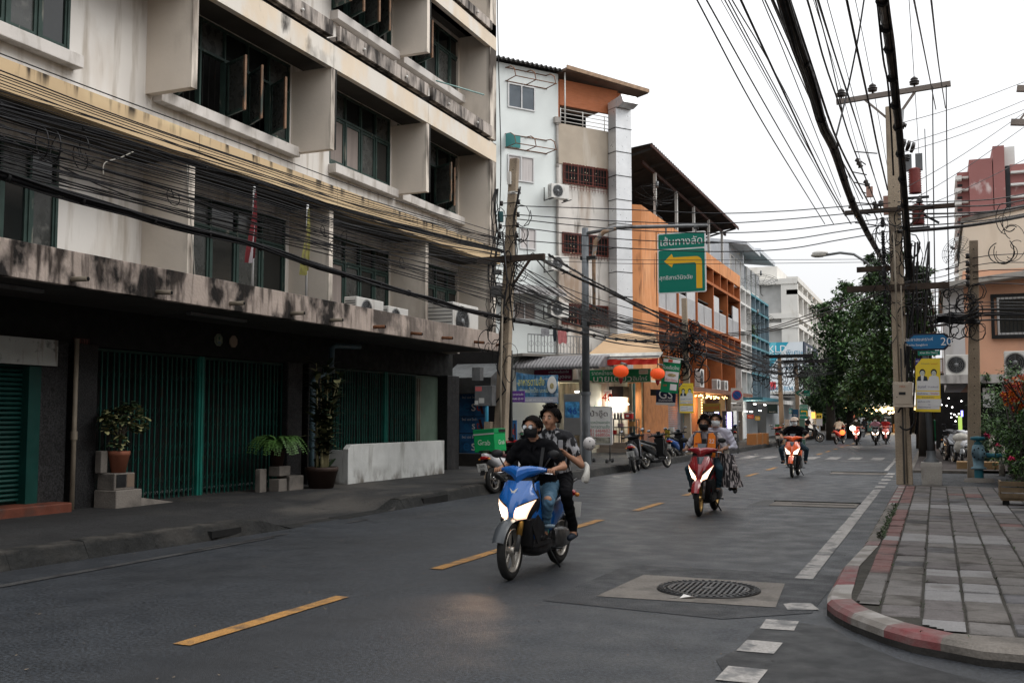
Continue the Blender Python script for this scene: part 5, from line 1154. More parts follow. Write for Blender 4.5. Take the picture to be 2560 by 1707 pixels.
t2,_,_ = turn_sign('small green left-turn sign with yellow arrow on a post beyond the orange scooter',2010,58,1998,2021,1011,1047,'เส้นทางลัด','สุทธิสาร')
b = MB(); b.box(-.25,.02,.05,.3,-2.9,-.2); b.build('green_box',paint('cab_green',(.08,.16,.13),.6),t2)
t = thing('direction_sign','green arrow-shaped direction sign with a white chevron above the awnings','road sign',(0,60,0)); a = Y(1987,976,60); c = Y(2024,989,60); b = MB(); b.prism([(a.x,0,(a.z + c.z) / 2),(a.x + .25,0,a.z),(c.x,0,a.z),(c.x,0,c.z),(a.x + .25,0,c.z)],(0,.04,0)); b.build('panel',sg,t); b = MB(); m_ = (a.z + c.z) / 2; b.add([(a.x + .2,-.01,m_),(a.x + .38,-.01,a.z - .03),(a.x + .5,-.01,a.z - .03),(a.x + .33,-.01,m_),(a.x + .5,-.01,c.z + .03),(a.x + .38,-.01,c.z + .03)],[(0,1,2,3),(0,3,4,5)]); b.build('chevron',sw,t); txt('ประชาสงเคราะห์',sw,t,(c.x - .33,-.01,m_ - .05),RX,Z3,w=.55)
NY = 43.5; a = Y(1827,970,NY); c = Y(1858,1027,NY); w = c.x - a.x; h = a.z - c.z
t = thing('no_parking_sign','no parking sign with blue disc, double arrow and hours on a grey post','traffic sign',((a.x + c.x) / 2,NY,0)); zc_ = (a.z + c.z) / 2
b = MB(); panel(b,(0,0,a.z - h * .32),RX,Z3,w,h * .64,.02); panel(b,(0,0,c.z + h * .16),RX,Z3,w,h * .34,.02); b.build('panel',M('sign_cream',(.5,.47,.43),.5,var=.05),t)
T = Matrix.Translation((0,-.006,a.z - h * .31)) @ Matrix.Rotation(math.pi / 2,4,'X')
b = MB(); b.lathe([(0,0),(w * .42,0)],28,T,0); b.build('red_disc',paint('sg_red',(.5,.05,.06),.5),t); T = Matrix.Translation((0,-.01,a.z - h * .31)) @ Matrix.Rotation(math.pi / 2,4,'X'); b = MB(); b.lathe([(0,0),(w * .345,0)],28,T,0); b.build('blue_disc',paint('sg_blue',(.01,.07,.25),.5),t)
b = MB(); b.bar((-w * .24,-.014,a.z - h * .31 + w * .24),(w * .24,-.014,a.z - h * .31 - w * .24),.002,w * .09,up=(0,1,0)); b.build('slash',paint('sg_red',(.5,.05,.06)),t)
b = MB(); b.box(-w * .25,w * .25,-.01,-.006,c.z + h * .24,c.z + h * .265)
for s in (-1,1): b.add([(s * w * .38,-.01,c.z + h * .253),(s * w * .22,-.01,c.z + h * .295),(s * w * .22,-.01,c.z + h * .21)],[(0,1,2)])
b.build('arrow',tk,t); txt('0500-2100',tk,t,(0,-.006,c.z + h * .08),RX,Z3,w=w * .82); b = MB(); b.tube([(0,.05,0.1),(0,.05,c.z + .1)],.03,8); b.build('post',greym,t)
SY = 25.4; sp = G(2330,1212,.12); SY = sp.y
t = thing('street_name_sign','pointed blue street name sign with white lettering and number 20 on a grey post','street sign',(sp.x,SY,.12))
b = MB(); zt = Y(2318,840,SY).z - .12; b.tube([(0,0,.5),(-.06,0,zt)],.07,12); b.lathe([(.17,.45),(.16,.55),(.1,.6),(.1,.75)],12); b.build('post',M('post_grey',(.12,.13,.14)),t)
b = MB(); b.loft([[(x * s,y * s,z) for x,y in ((-.22,-.22),(.22,-.22),(.22,.22),(-.22,.22))] for z,s in ((0,.92),(.42,1),(.5,.95),(.5,.9))],sm=False); b.build('footing',conc_lt,t,bevel=.03)
a = Y(2260,835,SY - .1); e = Y(2384,874,SY - .1); zc_ = (a.z + e.z) / 2 - .12; hh = (a.z - e.z) / 2; xa,xe_ = a.x - sp.x,e.x - sp.x
def arrowshape(k):
  r = (xe_ - xa) / 2 - k; h = hh - k; q = .17; return [(-r,0),(-r + q,h),(r - q,h),(r,0),(r - q,-h),(-r + q,-h)]
cxm = (xa + xe_) / 2; sb = paint('sign_blue',(.01,.13,.3),.45)
b = MB(); b.prism([(cxm + x,-.1,zc_ + z) for x,z in arrowshape(0)],(0,.05,0)); b.build('frame',paint('sign_navy',(.02,.025,.05),.5),t)
b = MB(); b.prism([(cxm + x,-.108,zc_ + z) for x,z in arrowshape(.035)],(0,.006,0)); b.build('panel',sb,t)
txt('ประชาสงเคราะห์',sw,t,(cxm - .2,-.11,zc_ + .06),RX,Z3,w=.58,bold=.03); txt('Pracha Songkhro',sw,t,(cxm - .24,-.11,zc_ - .07),RX,Z3,w=.44,bold=.02); txt('20',sw,t,(cxm + .36,-.11,zc_ - .0),RX,Z3,h=.17,bold=.03)
b = MB(); b.box(cxm - .23,cxm + .23,-.09,-.06,zc_ - hh - .11,zc_ - hh - .01); b.build('lower_panel',sg,t); txt('Khet Din Daeng',sw,t,(cxm,-.092,zc_ - hh - .06),RX,Z3,w=.36)
yel = M('poster_yellow',(.78,.58,.05),.6,var=.03,bump=0); pwh = M('poster_white',(.66,.66,.66),.6,var=.04,bump=.05)
def face_pic(b,cx,cz,s,y,body):
  """printed head and shoulders: hair, face, suit as flat print"""
  def ell(rx,rz,ox,oz,m,dy): b.add([(cx + ox + rx * math.cos(a),y - dy,cz + oz + rz * math.sin(a)) for a in [i * .3491 for i in range(18)]],[tuple(range(18))],m)
  ell(.2 * s,.24 * s,0,.3 * s,3,.001); ell(.15 * s,.2 * s,0,.22 * s,2,.002)
  b.add([(cx - .36 * s,y - .0015,cz - .3 * s),(cx + .36 * s,y - .0015,cz - .3 * s),(cx + .3 * s,y - .0015,cz - .02 * s),(cx + .1 * s,y - .0015,cz + .08 * s),(cx - .1 * s,y - .0015,cz + .08 * s),(cx - .3 * s,y - .0015,cz - .02 * s)],[tuple(range(6))],body)
  b.add([(cx - .08 * s,y - .003,cz - .3 * s),(cx + .05 * s,y - .003,cz - .3 * s),(cx + .1 * s,y - .003,cz + .07 * s),(cx - .1 * s,y - .003,cz + .07 * s)],[(0,1,2,3)],4)
  ell(.03 * s,.012 * s,-.06 * s,.24 * s,3,.003); ell(.03 * s,.012 * s,.06 * s,.24 * s,3,.003); ell(.04 * s,.01 * s,0,.12 * s,3,.003)
def poster(label,y0,pxl,pxr,pyt,pyb,tilt=0.):
  a = Y(pxl,pyt,y0); c = Y(pxr,pyb,y0); w = c.x - a.x; h = a.z - c.z
  t = thing('election_poster',label,'poster',((a.x + c.x) / 2,y0,(a.z + c.z) / 2)); t.rotation_euler = (0,tilt,0)
  b = MB(); b.box(-w / 2,w / 2,0,.012,-h / 2,h / 2); b.build('board',yel,t)
  b = MB(); nv = 0
  b.add([(-w / 2,-.002,h / 2),(-w * .25,-.002,h / 2),(-w / 2,-.002,h * .36)],[(0,1,2)],0)
  for z0,z1 in ((-.1,.1),(-.19,-.12),(-.45,-.26)): b.add([(-w * .46,-.002,h * z0),(w * .46,-.002,h * z0),(w * .46,-.002,h * z1),(-w * .46,-.002,h * z1)],[(0,1,2,3)],1)
  m_ = [paint('po_navy',(.05,.04,.18),.6),pwh,paint('po_face',(.5,.52,.47),.6),paint('po_hair',(.02,.025,.03),.6),pwh,paint('po_suit',(.04,.06,.08),.6)]
  face_pic(b,-w * .22,h * .16,w * .62,-.001,5); face_pic(b,w * .24,h * .16,w * .62,-.001,1); b.build('print',m_,t)
  tn = paint('po_text',(.03,.03,.14),.6); tt = tr_
  for s,m_,x,z,ww in (('หมายเลขเขต',tn,-.1,.405,.34),('"ชาวนนท์"',tr_,.26,.405,.3),('อนงค์',tn,-.24,-.03,.34),('ไก่ อรพินทร์',tn,.2,-.03,.42),('คนทำงาน',tn,-.22,-.155,.4),('"ตัวจริง"',tr_,.26,-.155,.36),('พรรคพลังใหม่',tn,.0,-.225,.5),('พบกับเรา ATK',tn,-.16,-.31,.5),('ผลงานที่ผ่านมา',tn,.2,-.36,.4),('ติดต่อสอบถาม',tn,-.15,-.41,.5)):
    txt(s,m_,t,(w * x,-.004,h * z),RX,Z3,w=w * ww)
  txt('ฟรี',sw,t,(-w * .42,-.004,h * .455),RX,Z3,w=w * .12)
  return t,w,h
pt,w,h = poster('yellow election poster with two printed portraits below the blue street sign',SY - .12,2287,2353,897,1029,.02)
b = MB(); b.box(w * .05,w * .5,-.012,-.006,-h * .4,-h * .27); o = b.build('paper_slip',pwh,pt); o.rotation_euler = (0,-.05,0)
poster('yellow election poster with two portraits tied to the pole before the orange building',39.2,1698,1734,958,1032)
for y0,a_,lab in ((68,(2040,2056,1033,1064),'small yellow and white poster on a stand under the far trees'),(90,(2146,2156,1034,1053),'tiny yellow and white poster furthest up the street')):
  a = Y(a_[0],a_[2],y0); c = Y(a_[1],a_[3],y0); w = c.x - a.x; h = a.z - c.z; t = thing('election_poster',lab,'poster',((a.x + c.x) / 2,y0,0)); b = MB(); b.box(-w / 2,w / 2,0,.03,c.z,a.z); b.build('board',pwh,t); b = MB(); b.box(-w / 2,w / 2,-.01,0,a.z - h * .42,a.z); b.build('yellow_half',yel,t); b = MB(); b.ball((-w * .2,-.02,a.z - h * .25),(w * .14,.01,w * .18),8); b.ball((w * .2,-.02,a.z - h * .25),(w * .14,.01,w * .18),8); b.build('portraits',tk,t); b = MB(); b.tube([(0,.05,.1),(0,.05,c.z)],.05,6); b.box(-.25,.25,-.2,.3,.1,.4); b.build('post',greym,t)
a = Y(2032,635,40); e = Y(2062,638,40)
t = thing('street_lamp_head','street lamp head on a thin curved arm reaching out from the tall right pole','street lamp',(0,0,0)); p0 = Y(2200,690,40); b = MB(); b.tube([p0,Y(2165,655,40),Y(2135,636,40),Y(2100,632,40),e],.05,8); b.build('arm',greym,t); b = MB(); b.ball((a + e) / 2 + Vector((0,0,-.02)),(.3,.14,.1),12); b.build('lens',M('lamp_lens',(.35,.34,.3),.3),t); b = MB(); b.ball((a + e) / 2 + Vector((.05,0,.06)),(.3,.15,.1),12); b.build('housing',acw,t)
# shops between the two old buildings
def shopbox(par,x0,x1,y0,y1,z0,z1,m,back=True):
  b = MB(); t = .1; b.box(x0,x1,y1,y1 + t,z0,z1); b.box(x0,x1,y0,y1,z1,z1 + t); b.box(x0 - t,x0,y0,y1,z0,z1); b.box(x1,x1 + t,y0,y1,z0,z1); return b.build('walls',m,par)
ns = thing('noodle_shop','open fronted noodle shop with raised tiled floor and lit greenish interior','shop')
n0,n1 = Y(1440,1000,41).x,Y(1602,1000,41).x
shopbox(ns,n0,n1,41.1,45,.1,3.1,M('shop_wall',(.42,.43,.36),.7,var=.2,vs=1.5)); NF = Y(1560,1106,41).z
bx('floor',M('step_stone',(.24,.2,.17),.85,var=.15,vs=2),n0,n1,40.6,45,.1,NF,par=ns); bx('step',M('step_stone',(.24,.2,.17)),n0 + .3,n1 - .2,40.2,40.6,.1,(NF + .1) / 2,par=ns)
bx('side_shop_post',pvc,n1 - .42,n1 - .3,40.7,40.9,NF,3.0,par=ns); bx('side_shop_post',paint('post_teal',(.08,.2,.2),.6),n1 - .24,n1 - .16,40.65,40.75,NF,3.0,par=ns); bx('ceiling_hood',dkm,n0 + .3,n1 - .8,41.2,42.6,2.45,2.9,par=ns)
wl = bx('orange_wood_panel',M('wood_orange',(.34,.14,.05),.7,var=.25,vs=3,bump=.2),n1 + .1,n1 + .14,41.0,45.1,.95,3.1,par=None); tag(wl,'orange stained plywood panel at the corner right of the noodle shop','panel')
b = MB(); b.box(n1 + .1,n1 + .22,40.6,46.5,.1,.95); tag(b.build('low_side_wall',M('wall_redbrown',(.2,.09,.06),.85,var=.2,vs=2,stain=(2,(1,1,1),.5,.7,(.12,.08,.07)))),'worn red brown low wall running back from the noodle shop steps','wall')
def tubelight(t,a,c,r=.02,s=9.): b = MB(); b.tube([a,c],r,6); return b.build('tube_light',glow('tube_glow',(1,.98,.9),s),t)
tubelight(ns,(n0 + 1.2,41.6,2.12),(n0 + 2.2,41.6,2.16),.025,9.)
def plight(loc,e,col,r=.3):
  l = bpy.data.lights.new('shop_lamp','POINT'); l.energy = e; l.color = col; l.shadow_soft_size = r; o = bpy.data.objects.new('shop_lamp',l); COL.objects.link(o); o.location = loc
plight((n0 + 1.6,41.5,2.35),420,(1,.95,.8))
def signboard(label,y0,pxl,pxr,pyt,pyb,m,border=None,cat='sign',th=.06,name='shop_sign'):
  a = Y(pxl,pyt,y0); c = Y(pxr,pyb,y0); w = c.x - a.x; h = a.z - c.z
  t = thing(name,label,cat,((a.x + c.x) / 2,y0,(a.z + c.z) / 2)); b = MB(); b.box(-w / 2,w / 2,0,th,-h / 2,h / 2); b.build('board',border or m,t)
  if border: b = MB(); b.box(-w / 2 + .03,w / 2 - .03,-.006,0,-h / 2 + .03,h / 2 - .03); b.build('panel',m,t)
  return t,w,h
t,w,h = signboard('green noodle shop signboard with white lettering and cream frame',40.0,1452,1627,924,955,sg2 := paint('sign_green_dark',(.01,.2,.08),.5),M('sign_frame_cream',(.5,.46,.38),.6))
txt('ราดหน้ายอดผัก',sw,t,(-w * .13,-.008,h * .24),RX,Z3,w=w * .42,bold=.02); txt('นายเตียว',sw,t,(-w * .04,-.008,-h * .17),RX,Z3,w=w * .55,h=h * .5,bold=.03); txt('ฮิมไทร์',sw,t,(w * .35,-.008,-h * .2),RX,Z3,w=w * .2,bold=.02)
b = MB(); panel(b,(w * .4,-.008,h * .25),RX,Z3,w * .13,h * .32,.002,0,.03); panel(b,(-w * .43,-.008,0),RX,Z3,w * .06,h * .55,.002,0,.02); b.build('badge',M('badge_cream',(.6,.56,.45),.6),t); txt('เปิดบริการ',tr_,t,(w * .4,-.012,h * .25),RX,Z3,w=w * .11)
t,w,h = signboard('maroon shop sign with white lettering under the grey tiled awning',38.2,1308,1432,923,953,paint('sign_maroon',(.14,.01,.04),.5),M('sign_frame_cream',(.5,.46,.38)))
txt('นายเตียวเย็นตาโฟ',sw,t,(w * .22,-.008,h * .26),RX,Z3,w=w * .4); txt('เตียวหมูตอน',sw,t,(w * .2,-.008,-h * .15),RX,Z3,w=w * .5,h=h * .38,bold=.03)
ax0,ax1 = Y(1283,900,36.5).x,Y(1497,910,36.5).x; azt,azb = Y(1300,896,38.2).z,Y(1300,921,36.5).z
t = thing('tiled_awning','grey curved tile awning over the food counter','awning'); b = MB(); b.prism([(ax0,38.4,azt),(ax0,37.2,azt - .1),(ax0,36.6,azb + .1),(ax0,36.5,azb),(ax0,38.4,azb + .1)],(ax1 - ax0,0,0)); b.build('deck',M('awning_tile',(.12,.115,.12),.7,var=.2,vs=3),t)
b = MB(); b.tube([(0,38.4,azt + .02),(0,37.2,azt - .07),(0,36.62,azb + .12),(0,36.47,azb - .02)],.07,7); o = b.build('tile_row',M('awning_tile_l',(.19,.185,.19),.7,var=.15,vs=3),t); me = o.data; n_ = 26; o.location.x = ax0 + .05
for k in range(1,n_): o = link('tile_row',me,t); o.location.x = ax0 + .05 + k * (ax1 - ax0 - .1) / (n_ - 1)
fc = thing('food_counter','open food counter shop with steel counter, egg trays and pale interior','shop'); f0,f1 = Y(1272,1000,38).x,Y(1442,1000,38).x
shopbox(fc,f0,f1,38.3,41.0,.1,3.0,M('counter_wall',(.34,.32,.26),.7,var=.15,vs=1)); b = MB(); b.box(f0 + .15,f0 + 1.9,37.6,38.2,.95,1.0); b.build('counter_top',steel,fc); b = MB(); b.box(f0 + .2,f0 + 1.85,37.7,38.1,.12,.95); b.build('counter_base',M('navy_cloth',(.012,.016,.025),.9),fc)
b = MB(); b.box(f0 + .3,f0 + 2.2,37.3,37.36,.12,.5); b.build('patterned_panel',M('panel_aqua',(.2,.32,.36),.7,var=.4,vs=14),fc); bx('post',M('shop_post',(.24,.23,.19),.8),f0,f0 + .45,38.2,38.3,.1,2.4,par=fc)
for k,(a_,c_,z0,z1,col) in enumerate(((.62,1.25,1.2,2.1,(.13,.11,.08)),(1.35,1.7,1.3,2.1,(.4,.32,.18)),(1.8,2.2,1.5,2.2,(.42,.36,.22)))): bx('cupboard',M('cupb%d' % k,col,.6),f0 + a_,f0 + c_,40.6,40.9,z0,z1,par=fc)
b = MB(); b.box(f0 + 2.25,f0 + 3.0,39.9,39.95,1.5,2.1); o = b.build('green_menu',paint('menu_green',(.01,.22,.08),.6),fc); bx('light_panel',glow('warm_panel',(1,.85,.55),1.6),f0 + .7,f0 + .85,40.4,40.45,1.7,1.95,par=fc)
tubelight(fc,(f0 + 2.6,38.6,2.62),(f0 + 3.2,38.6,2.64),.03,8.); plight((f0 + 1.5,39.0,2.7),340,(1,.9,.7))
b = MB()
for r in range(3):
  for k in range(8):
    for l in range(3): b.ball((f0 + .95 + k * .06,37.75 + l * .08,1.03 + r * .09),(.026,.026,.032),6)
tag(b.build('egg_trays',paint('egg_brown',(.4,.18,.08),.6)),'stacked trays of brown eggs on the steel food counter','eggs',kind='stuff')
b = MB(); b.ball((f0 + .45,37.8,1.1),(.2,.12,.1),10); b.ball((f0 + .65,37.75,1.04),(.14,.08,.05),10); tag(b.build('plastic_bag',M('bag_white',(.55,.54,.5),.5,bump=.3,bs=20)),'knotted white plastic bag lying on the food counter','bag')
t = thing('snack_cart','steel food cart with blue picture panel showing number 46','food cart',(0,36.4,0)); a = Y(1409,985,36.4); c = Y(1452,1088,36.4); b = MB(); b.box(a.x,c.x,0,.5,c.z,a.z); b.box(a.x,a.x + .06,0,.06,.1,c.z); b.box(c.x - .06,c.x,0,.06,.1,c.z); b.build('frame',M('cart_steel',(.2,.2,.2),.4,metal=.5),t,bevel=.02)
a2 = Y(1413,1004,36.4); c2 = Y(1449,1044,36.4); b = MB(); panel(b,((a2.x + c2.x) / 2,-.008,(a2.z + c2.z) / 2),RX,Z3,c2.x - a2.x,a2.z - c2.z,.004,0,.05); b.build('picture',M('pic_blue',(.05,.2,.38),.5,var=.7,vs=9,bump=0),t); txt('46',paint('blue_deep',(.01,.06,.3),.5),t,((a2.x + c2.x) / 2,-.012,(a2.z + c2.z) / 2 - .04),RX,Z3,w=.36,bold=.05)
by = 35.6; bm_ = M('banner_blue',(.05,.15,.27),.7,var=.6,vs=5,bump=.2,bs=8,stain=(3,(.4,1,2),.56,.66,(.25,.34,.42)),stretch=(2,1,.6))
t = thing('hanging_banner','rumpled blue vinyl food banner with yellow lettering and a white plate','banner'); a = Y(1290,930,by); c = Y(1396,1008,by)
b = MB(); n,k = 26,12; vs = []
for j in range(k + 1):
  for i in range(n + 1): s,r = i / n,j / k; vs.append((a.x + (c.x - a.x) * s,by + .05 * math.sin(s * 23 + r * 2) * (1 - r * .4) + .03 * math.sin(s * 51),a.z - .12 * s - (a.z - c.z - .1) * r - .06 * math.sin(s * 3.1) * (1 - r)))
b.add(vs,[(j * (n + 1) + i,j * (n + 1) + i + 1,(j + 1) * (n + 1) + i + 1,(j + 1) * (n + 1) + i) for j in range(k) for i in range(n)],0,True); b.build('cloth',bm_,t)
bw,bh = c.x - a.x,a.z - c.z; mid = (a.x + c.x) / 2; yo = by - .09
txt('อาหารตามสั่ง',paint('ban_yellow',(.55,.52,.1),.6),t,(mid - bw * .12,yo,a.z - bh * .3),RX,Z3,w=bw * .62,h=bh * .28,bold=.055); txt('ข้าวหน้าเป็ด บะหมี่',paint('ban_pale',(.45,.5,.35),.6),t,(mid - bw * .05,yo,a.z - bh * .58),RX,Z3,w=bw * .66,h=bh * .16,bold=.02)
b = MB(); b.ball((mid + bw * .37,yo,a.z - bh * .42),(bw * .11,.01,bh * .27),16); b.build('plate',M('plate_white',(.6,.6,.58),.6,var=.05),t); b = MB(); b.ball((mid + bw * .37,yo - .01,a.z - bh * .46),(bw * .05,.01,bh * .1),10); b.build('dish',M('food',(.35,.3,.15),.6,var=.5,vs=20),t)
b = MB(); b.box(a.x + .3,c.x,yo - .005,yo,c.z + .03,c.z + bh * .2); b.build('grey_strip',paint('ban_grey',(.32,.34,.4),.6),t); txt('โทร 089-445-2251 รับจัดเลี้ยง',sw,t,(mid + .1,yo - .008,c.z + bh * .11),RX,Z3,w=bw * .66)
a = Y(1277,977,34.8); c = Y(1311,1005,34.8); t,w,h = signboard('small purple opening hours board at the left end of the blue banner',34.8,1277,1311,977,1005,paint('purple',(.09,.03,.2),.6)); txt('อาหารตามสั่ง',sw,t,(0,-.008,h * .2),RX,Z3,w=w * .85); txt('10:00-22:00',sw,t,(0,-.008,-h * .2),RX,Z3,w=w * .85)
blu = M('poster_blue',(.02,.1,.24),.5,var=.5,vs=4,bump=0); eb = paint('est_blue',(.02,.16,.38),.5); er = paint('est_red',(.45,.06,.04),.5)
ey = 27.6
for (x0_,x1_,z0_,z1_,yy,lab) in ((1149,1212,985,1040,ey,'top blue drink poster in the dim corner left of the leaning pole'),(1149,1212,1042,1082,ey,'middle blue drink poster in the dim corner left of the leaning pole'),(1149,1212,1084,1139,ey,'lowest blue drink poster in the dim corner behind the green delivery box'),(1268,1291,1050,1107,33.5,'narrow upright blue drink poster at the left end of the food counter'),(1268,1291,1109,1150,33.5,'lower blue drink poster below the narrow upright one by the food counter')):
  t,w,h = signboard(lab,yy,x0_,x1_,z0_,z1_,blu,cat='poster',name='drink_poster')
  if w > .4: txt('e',eb,t,(-w * .22,-.006,-h * .1),RX,Z3,h=h * .35,bold=.05); txt('s',sw,t,(w * .06,-.006,-h * .1),RX,Z3,h=h * .33,bold=.06); txt('t',er,t,(w * .24,-.006,-h * .06),RX,Z3,h=h * .4,bold=.06); txt('ใหม่ เอส โคล่า',sw,t,(-w * .1,-.006,h * .36),RX,Z3,w=w * .6)
  else: txt('s',sw,t,(-w * .1,-.006,0),RX,Z3,h=h * .22,bold=.06); txt('t',er,t,(w * .2,-.006,0),RX,Z3,h=h * .26,bold=.06)
  b = MB(); b.bar((w * .42,-.012,-h * .4),(w * .3,-.012,h * .35),.12 * min(w,.6),.01,up=(0,1,0)); b.build('bottle',paint('cola',(.1,.015,.015),.4),t)
sh = thing('corner_stall','dark corner stall with a sagging tarpaulin beside the shophouse block','stall'); e0,e1 = Y(1143,1000,27.7).x,Y(1262,1000,27.7).x
bx('back',M('stall_dark',(.03,.03,.032),.9),e0 - .6,e1,28.2,28.3,.1,3.6,par=sh); b = MB(); b.prism([(e0 - .1,27.75,2.35),(e0 - .1,26.9,2.3),(e0 - .1,26.9,2.75),(e0 - .1,27.9,3.2)],(e1 - e0,0,0)); b.build('tarpaulin',M('tarp_dark',(.07,.075,.08),.4,var=.5,vs=3,bump=.6,bs=5),sh)
b = MB(); b.tube([(Y(1217,1000,27.2).x,27.2,.1),(Y(1217,1000,27.2).x,27.2,2.3)],.055,8); b.build('blue_pipe',paint('pipe_blue',(.02,.22,.36),.5),sh); bx('panel',M('stall_brown',(.13,.1,.08),.9,var=.3),Y(1232,1000,27.0).x,Y(1262,1000,27).x,27.2,27.3,.1,2.1,par=sh); bx('low_wall',conc_dk,e0 - .6,e1,27.2,27.6,.1,.55,par=sh)
t = thing('fabric_canopy','tan fabric canopy with a red valance over the noodle shop front','canopy'); cy = 37.6; L0,L1 = Y(1478,900,cy).x,Y(1645,900,cy).x; zt,zb = Y(1560,897,cy).z,Y(1560,912,cy).z
b = MB(); n = 40; vs = []
for j in range(4):
  for i in range(n + 1): s = i / n; vs.append((L0 + (L1 - L0) * s,cy + .03 * math.sin(s * 40 + j) ,zt - (zt - zb) * j / 3 - (.03 * abs(math.sin(s * 9.5)) if j < 2 else 0)))
b.add(vs,[(j * (n + 1) + i,j * (n + 1) + i + 1,(j + 1) * (n + 1) + i + 1,(j + 1) * (n + 1) + i) for j in range(3) for i in range(n)],0,True); b.build('red_valance',M('red_fabric',(.5,.03,.02),.7,var=.15,vs=6,bump=.3,bs=10),t)
za = Y(1560,868,40.5).z; zc2 = Y(1560,886,38).z
b = MB(); b.prism([(L0 - .15,40.9,za + .55),(L1 - 1.0,40.9,za + .55),(L1 + .05,38.0,zc2),(L0 - .25,38.0,zc2)],(0,0,.05)); b.build('tan_sheet',M('tan_sheet',(.48,.33,.2),.8,var=.06,vs=2),t); b = MB(); b.prism([(L0 - .2,38.0,zc2 + .02),(L1 + .1,38.0,zc2 + .02),(L1 + .0,37.8,zt + .02),(L0 + .1,37.8,zt + .02)],(0,0,.04)); b.build('white_sheet',M('rolled_white',(.55,.54,.5),.6,var=.2,vs=5,bump=.4),t)
b = MB(); b.tube([(L0,cy,zt + .08),(L1 + .05,cy,zt + .08)],.03,6); b.tube([(L0 - .3,cy + 1.5,zc2 + .1),(L0 + 1.45,cy - .2,zb - .02)],.06,8); b.tube([(L1,cy,zb),(L1,41,zb)],.03,6); b.build('frame',greym,t)
lan = M('lantern_paper',(.6,.07,.02),.6,var=.1,vs=8,stretch=(6,6,.1),emit=((1,.1,.02),.3),bump=.1)
for i,(px,lab) in enumerate(((1552,'round red paper lantern in front of the green signboard'),(1644,'round red paper lantern beside the hanging green banner'))):
  ly = 37.2; c = Y(px,928 if i == 0 else 934,ly); r = .295 if i == 0 else .27
  t = thing('paper_lantern',lab,'lantern',c,0,'paper lanterns'); b = MB(); prof = []
  for k in range(13): a = -math.pi / 2 + math.pi * (k + .5) / 13; prof.append((r * math.cos(a) ** .8,r * .76 * math.sin(a)))
  b.lathe(prof,24); b.build('globe',lan,t); b = MB()
  for k in range(24): a = k * math.pi / 12; b.tube([((q[0] + .002) * math.cos(a),(q[0] + .002) * math.sin(a),q[1]) for q in prof],.004,3,cap=False)
  b.build('ribs',paint('rib_orange',(.6,.16,.02),.5),t)
  b = MB(); b.lathe([(.1,r * .73),(.11,r * .8),(.1,r * .84)],12); b.lathe([(.1,-r * .84),(.1,-r * .76)],12); b.build('cap',paint('gold',(.6,.4,.15),.4),t); b = MB(); b.lathe([(.02,-r * 1.6),(.07,-r * 1.25),(.09,-r * .86)],10); b.build('tassel',M('tassel',(.25,.02,.02),.8),t); b = MB(); b.tube([(0,0,r * .8),(0,0,r * .8 + .3)],.008,4); b.build('cord',cable,t)
a = Y(1650,893,38.4); c = Y(1703,985,38.4); w,h = c.x - a.x,a.z - c.z
t = thing('green_banner','tilted green hanging food banner with white lettering near the second lantern','banner',((a.x + c.x) / 2,38.4,(a.z + c.z) / 2)); t.rotation_euler = (0,.12,0); w *= .85; h *= .92
b = MB(); b.add([(-w / 2 + w * i / 6,.02 * math.sin(i * 1.5),h / 2 - h * j / 6) for j in range(7) for i in range(7)],[(j * 7 + i,j * 7 + i + 1,(j + 1) * 7 + i + 1,(j + 1) * 7 + i) for j in range(6) for i in range(6)],0,True); b.build('cloth',paint('ban_green',(.0,.2,.08),.6),t)
b = MB(); b.box(-w * .48,w * .48,-.03,-.025,h * .38,h * .48); b.box(-w * .3,w * .46,-.03,-.025,-h * .18,h * .12); b.box(w * .05,w * .42,-.03,-.025,-h * .42,-h * .24); b.build('white_fields',pwh,t); b = MB(); b.box(-w * .2,w * .05,-.034,-.031,h * .39,h * .47); b.build('red_logo',er,t); b = MB(); b.ball((w * .08,-.034,.02),(w * .25,.004,h * .05),12); b.build('dish_print',M('food',(.35,.3,.15)),t)
txt('ก๋วยเตี๋ยวไทย',sw,t,(0,-.03,h * .24),RX,Z3,w=w * .9,h=h * .12,bold=.03); txt('เย็นตาโฟหมู',tr_,t,(w * .06,-.035,-h * .13),RX,Z3,w=w * .7,bold=.03); txt('สด',tr_,t,(-w * .25,-.03,-h * .3),RX,Z3,w=w * .2)
b = MB(); b.tube([(-w * .6,0,h * .56),(w * .62,0,h * .5)],.012,5); b.build('rod',acw,t)
t,w,h = signboard('dark blue battery sign with large GS letters on the corner wall',41.0,1640,1689,974,1012,paint('gs_navy',(.01,.02,.07),.5)); txt('GS',sw,t,(0,-.008,h * .2),RX,Z3,w=w * .7,bold=.05); txt('แบตเตอรี่',sw,t,(0,-.008,-h * .16),RX,Z3,w=w * .7,bold=.03); b = MB(); b.box(-w / 2,w / 2,-.008,0,-h * .5,-h * .34); b.build('pale_strip',pwh,t); t.rotation_euler = (0,.03,0)
b = MB(); b.box(-w * .8,-w * .5,-.0,.06,h * .1,h * .5); b.build('arm',dkm,t)
t,w,h = signboard('small red and white price paper above the red number in the noodle shop',40.9,1509,1528,975,984,pwh,cat='notice',name='price_notice'); txt('ราดหน้า',tr_,t,(0,-.07,0),RX,Z3,w=w * .8,bold=.03)
t = thing('price_number','large red glittery number 40 hanging in the noodle shop','number sign',(0,40.85,0)); c = Y(1518,993,40.85); txt('40',paint('red_num',(.6,.04,.02),.5),t,(c.x,0,c.z),RX,Z3,w=.46,bold=.06)
a = Y(1466,1016,31.0); c = Y(1530,1112,31.0); w,h = c.x - a.x,a.z - c.z
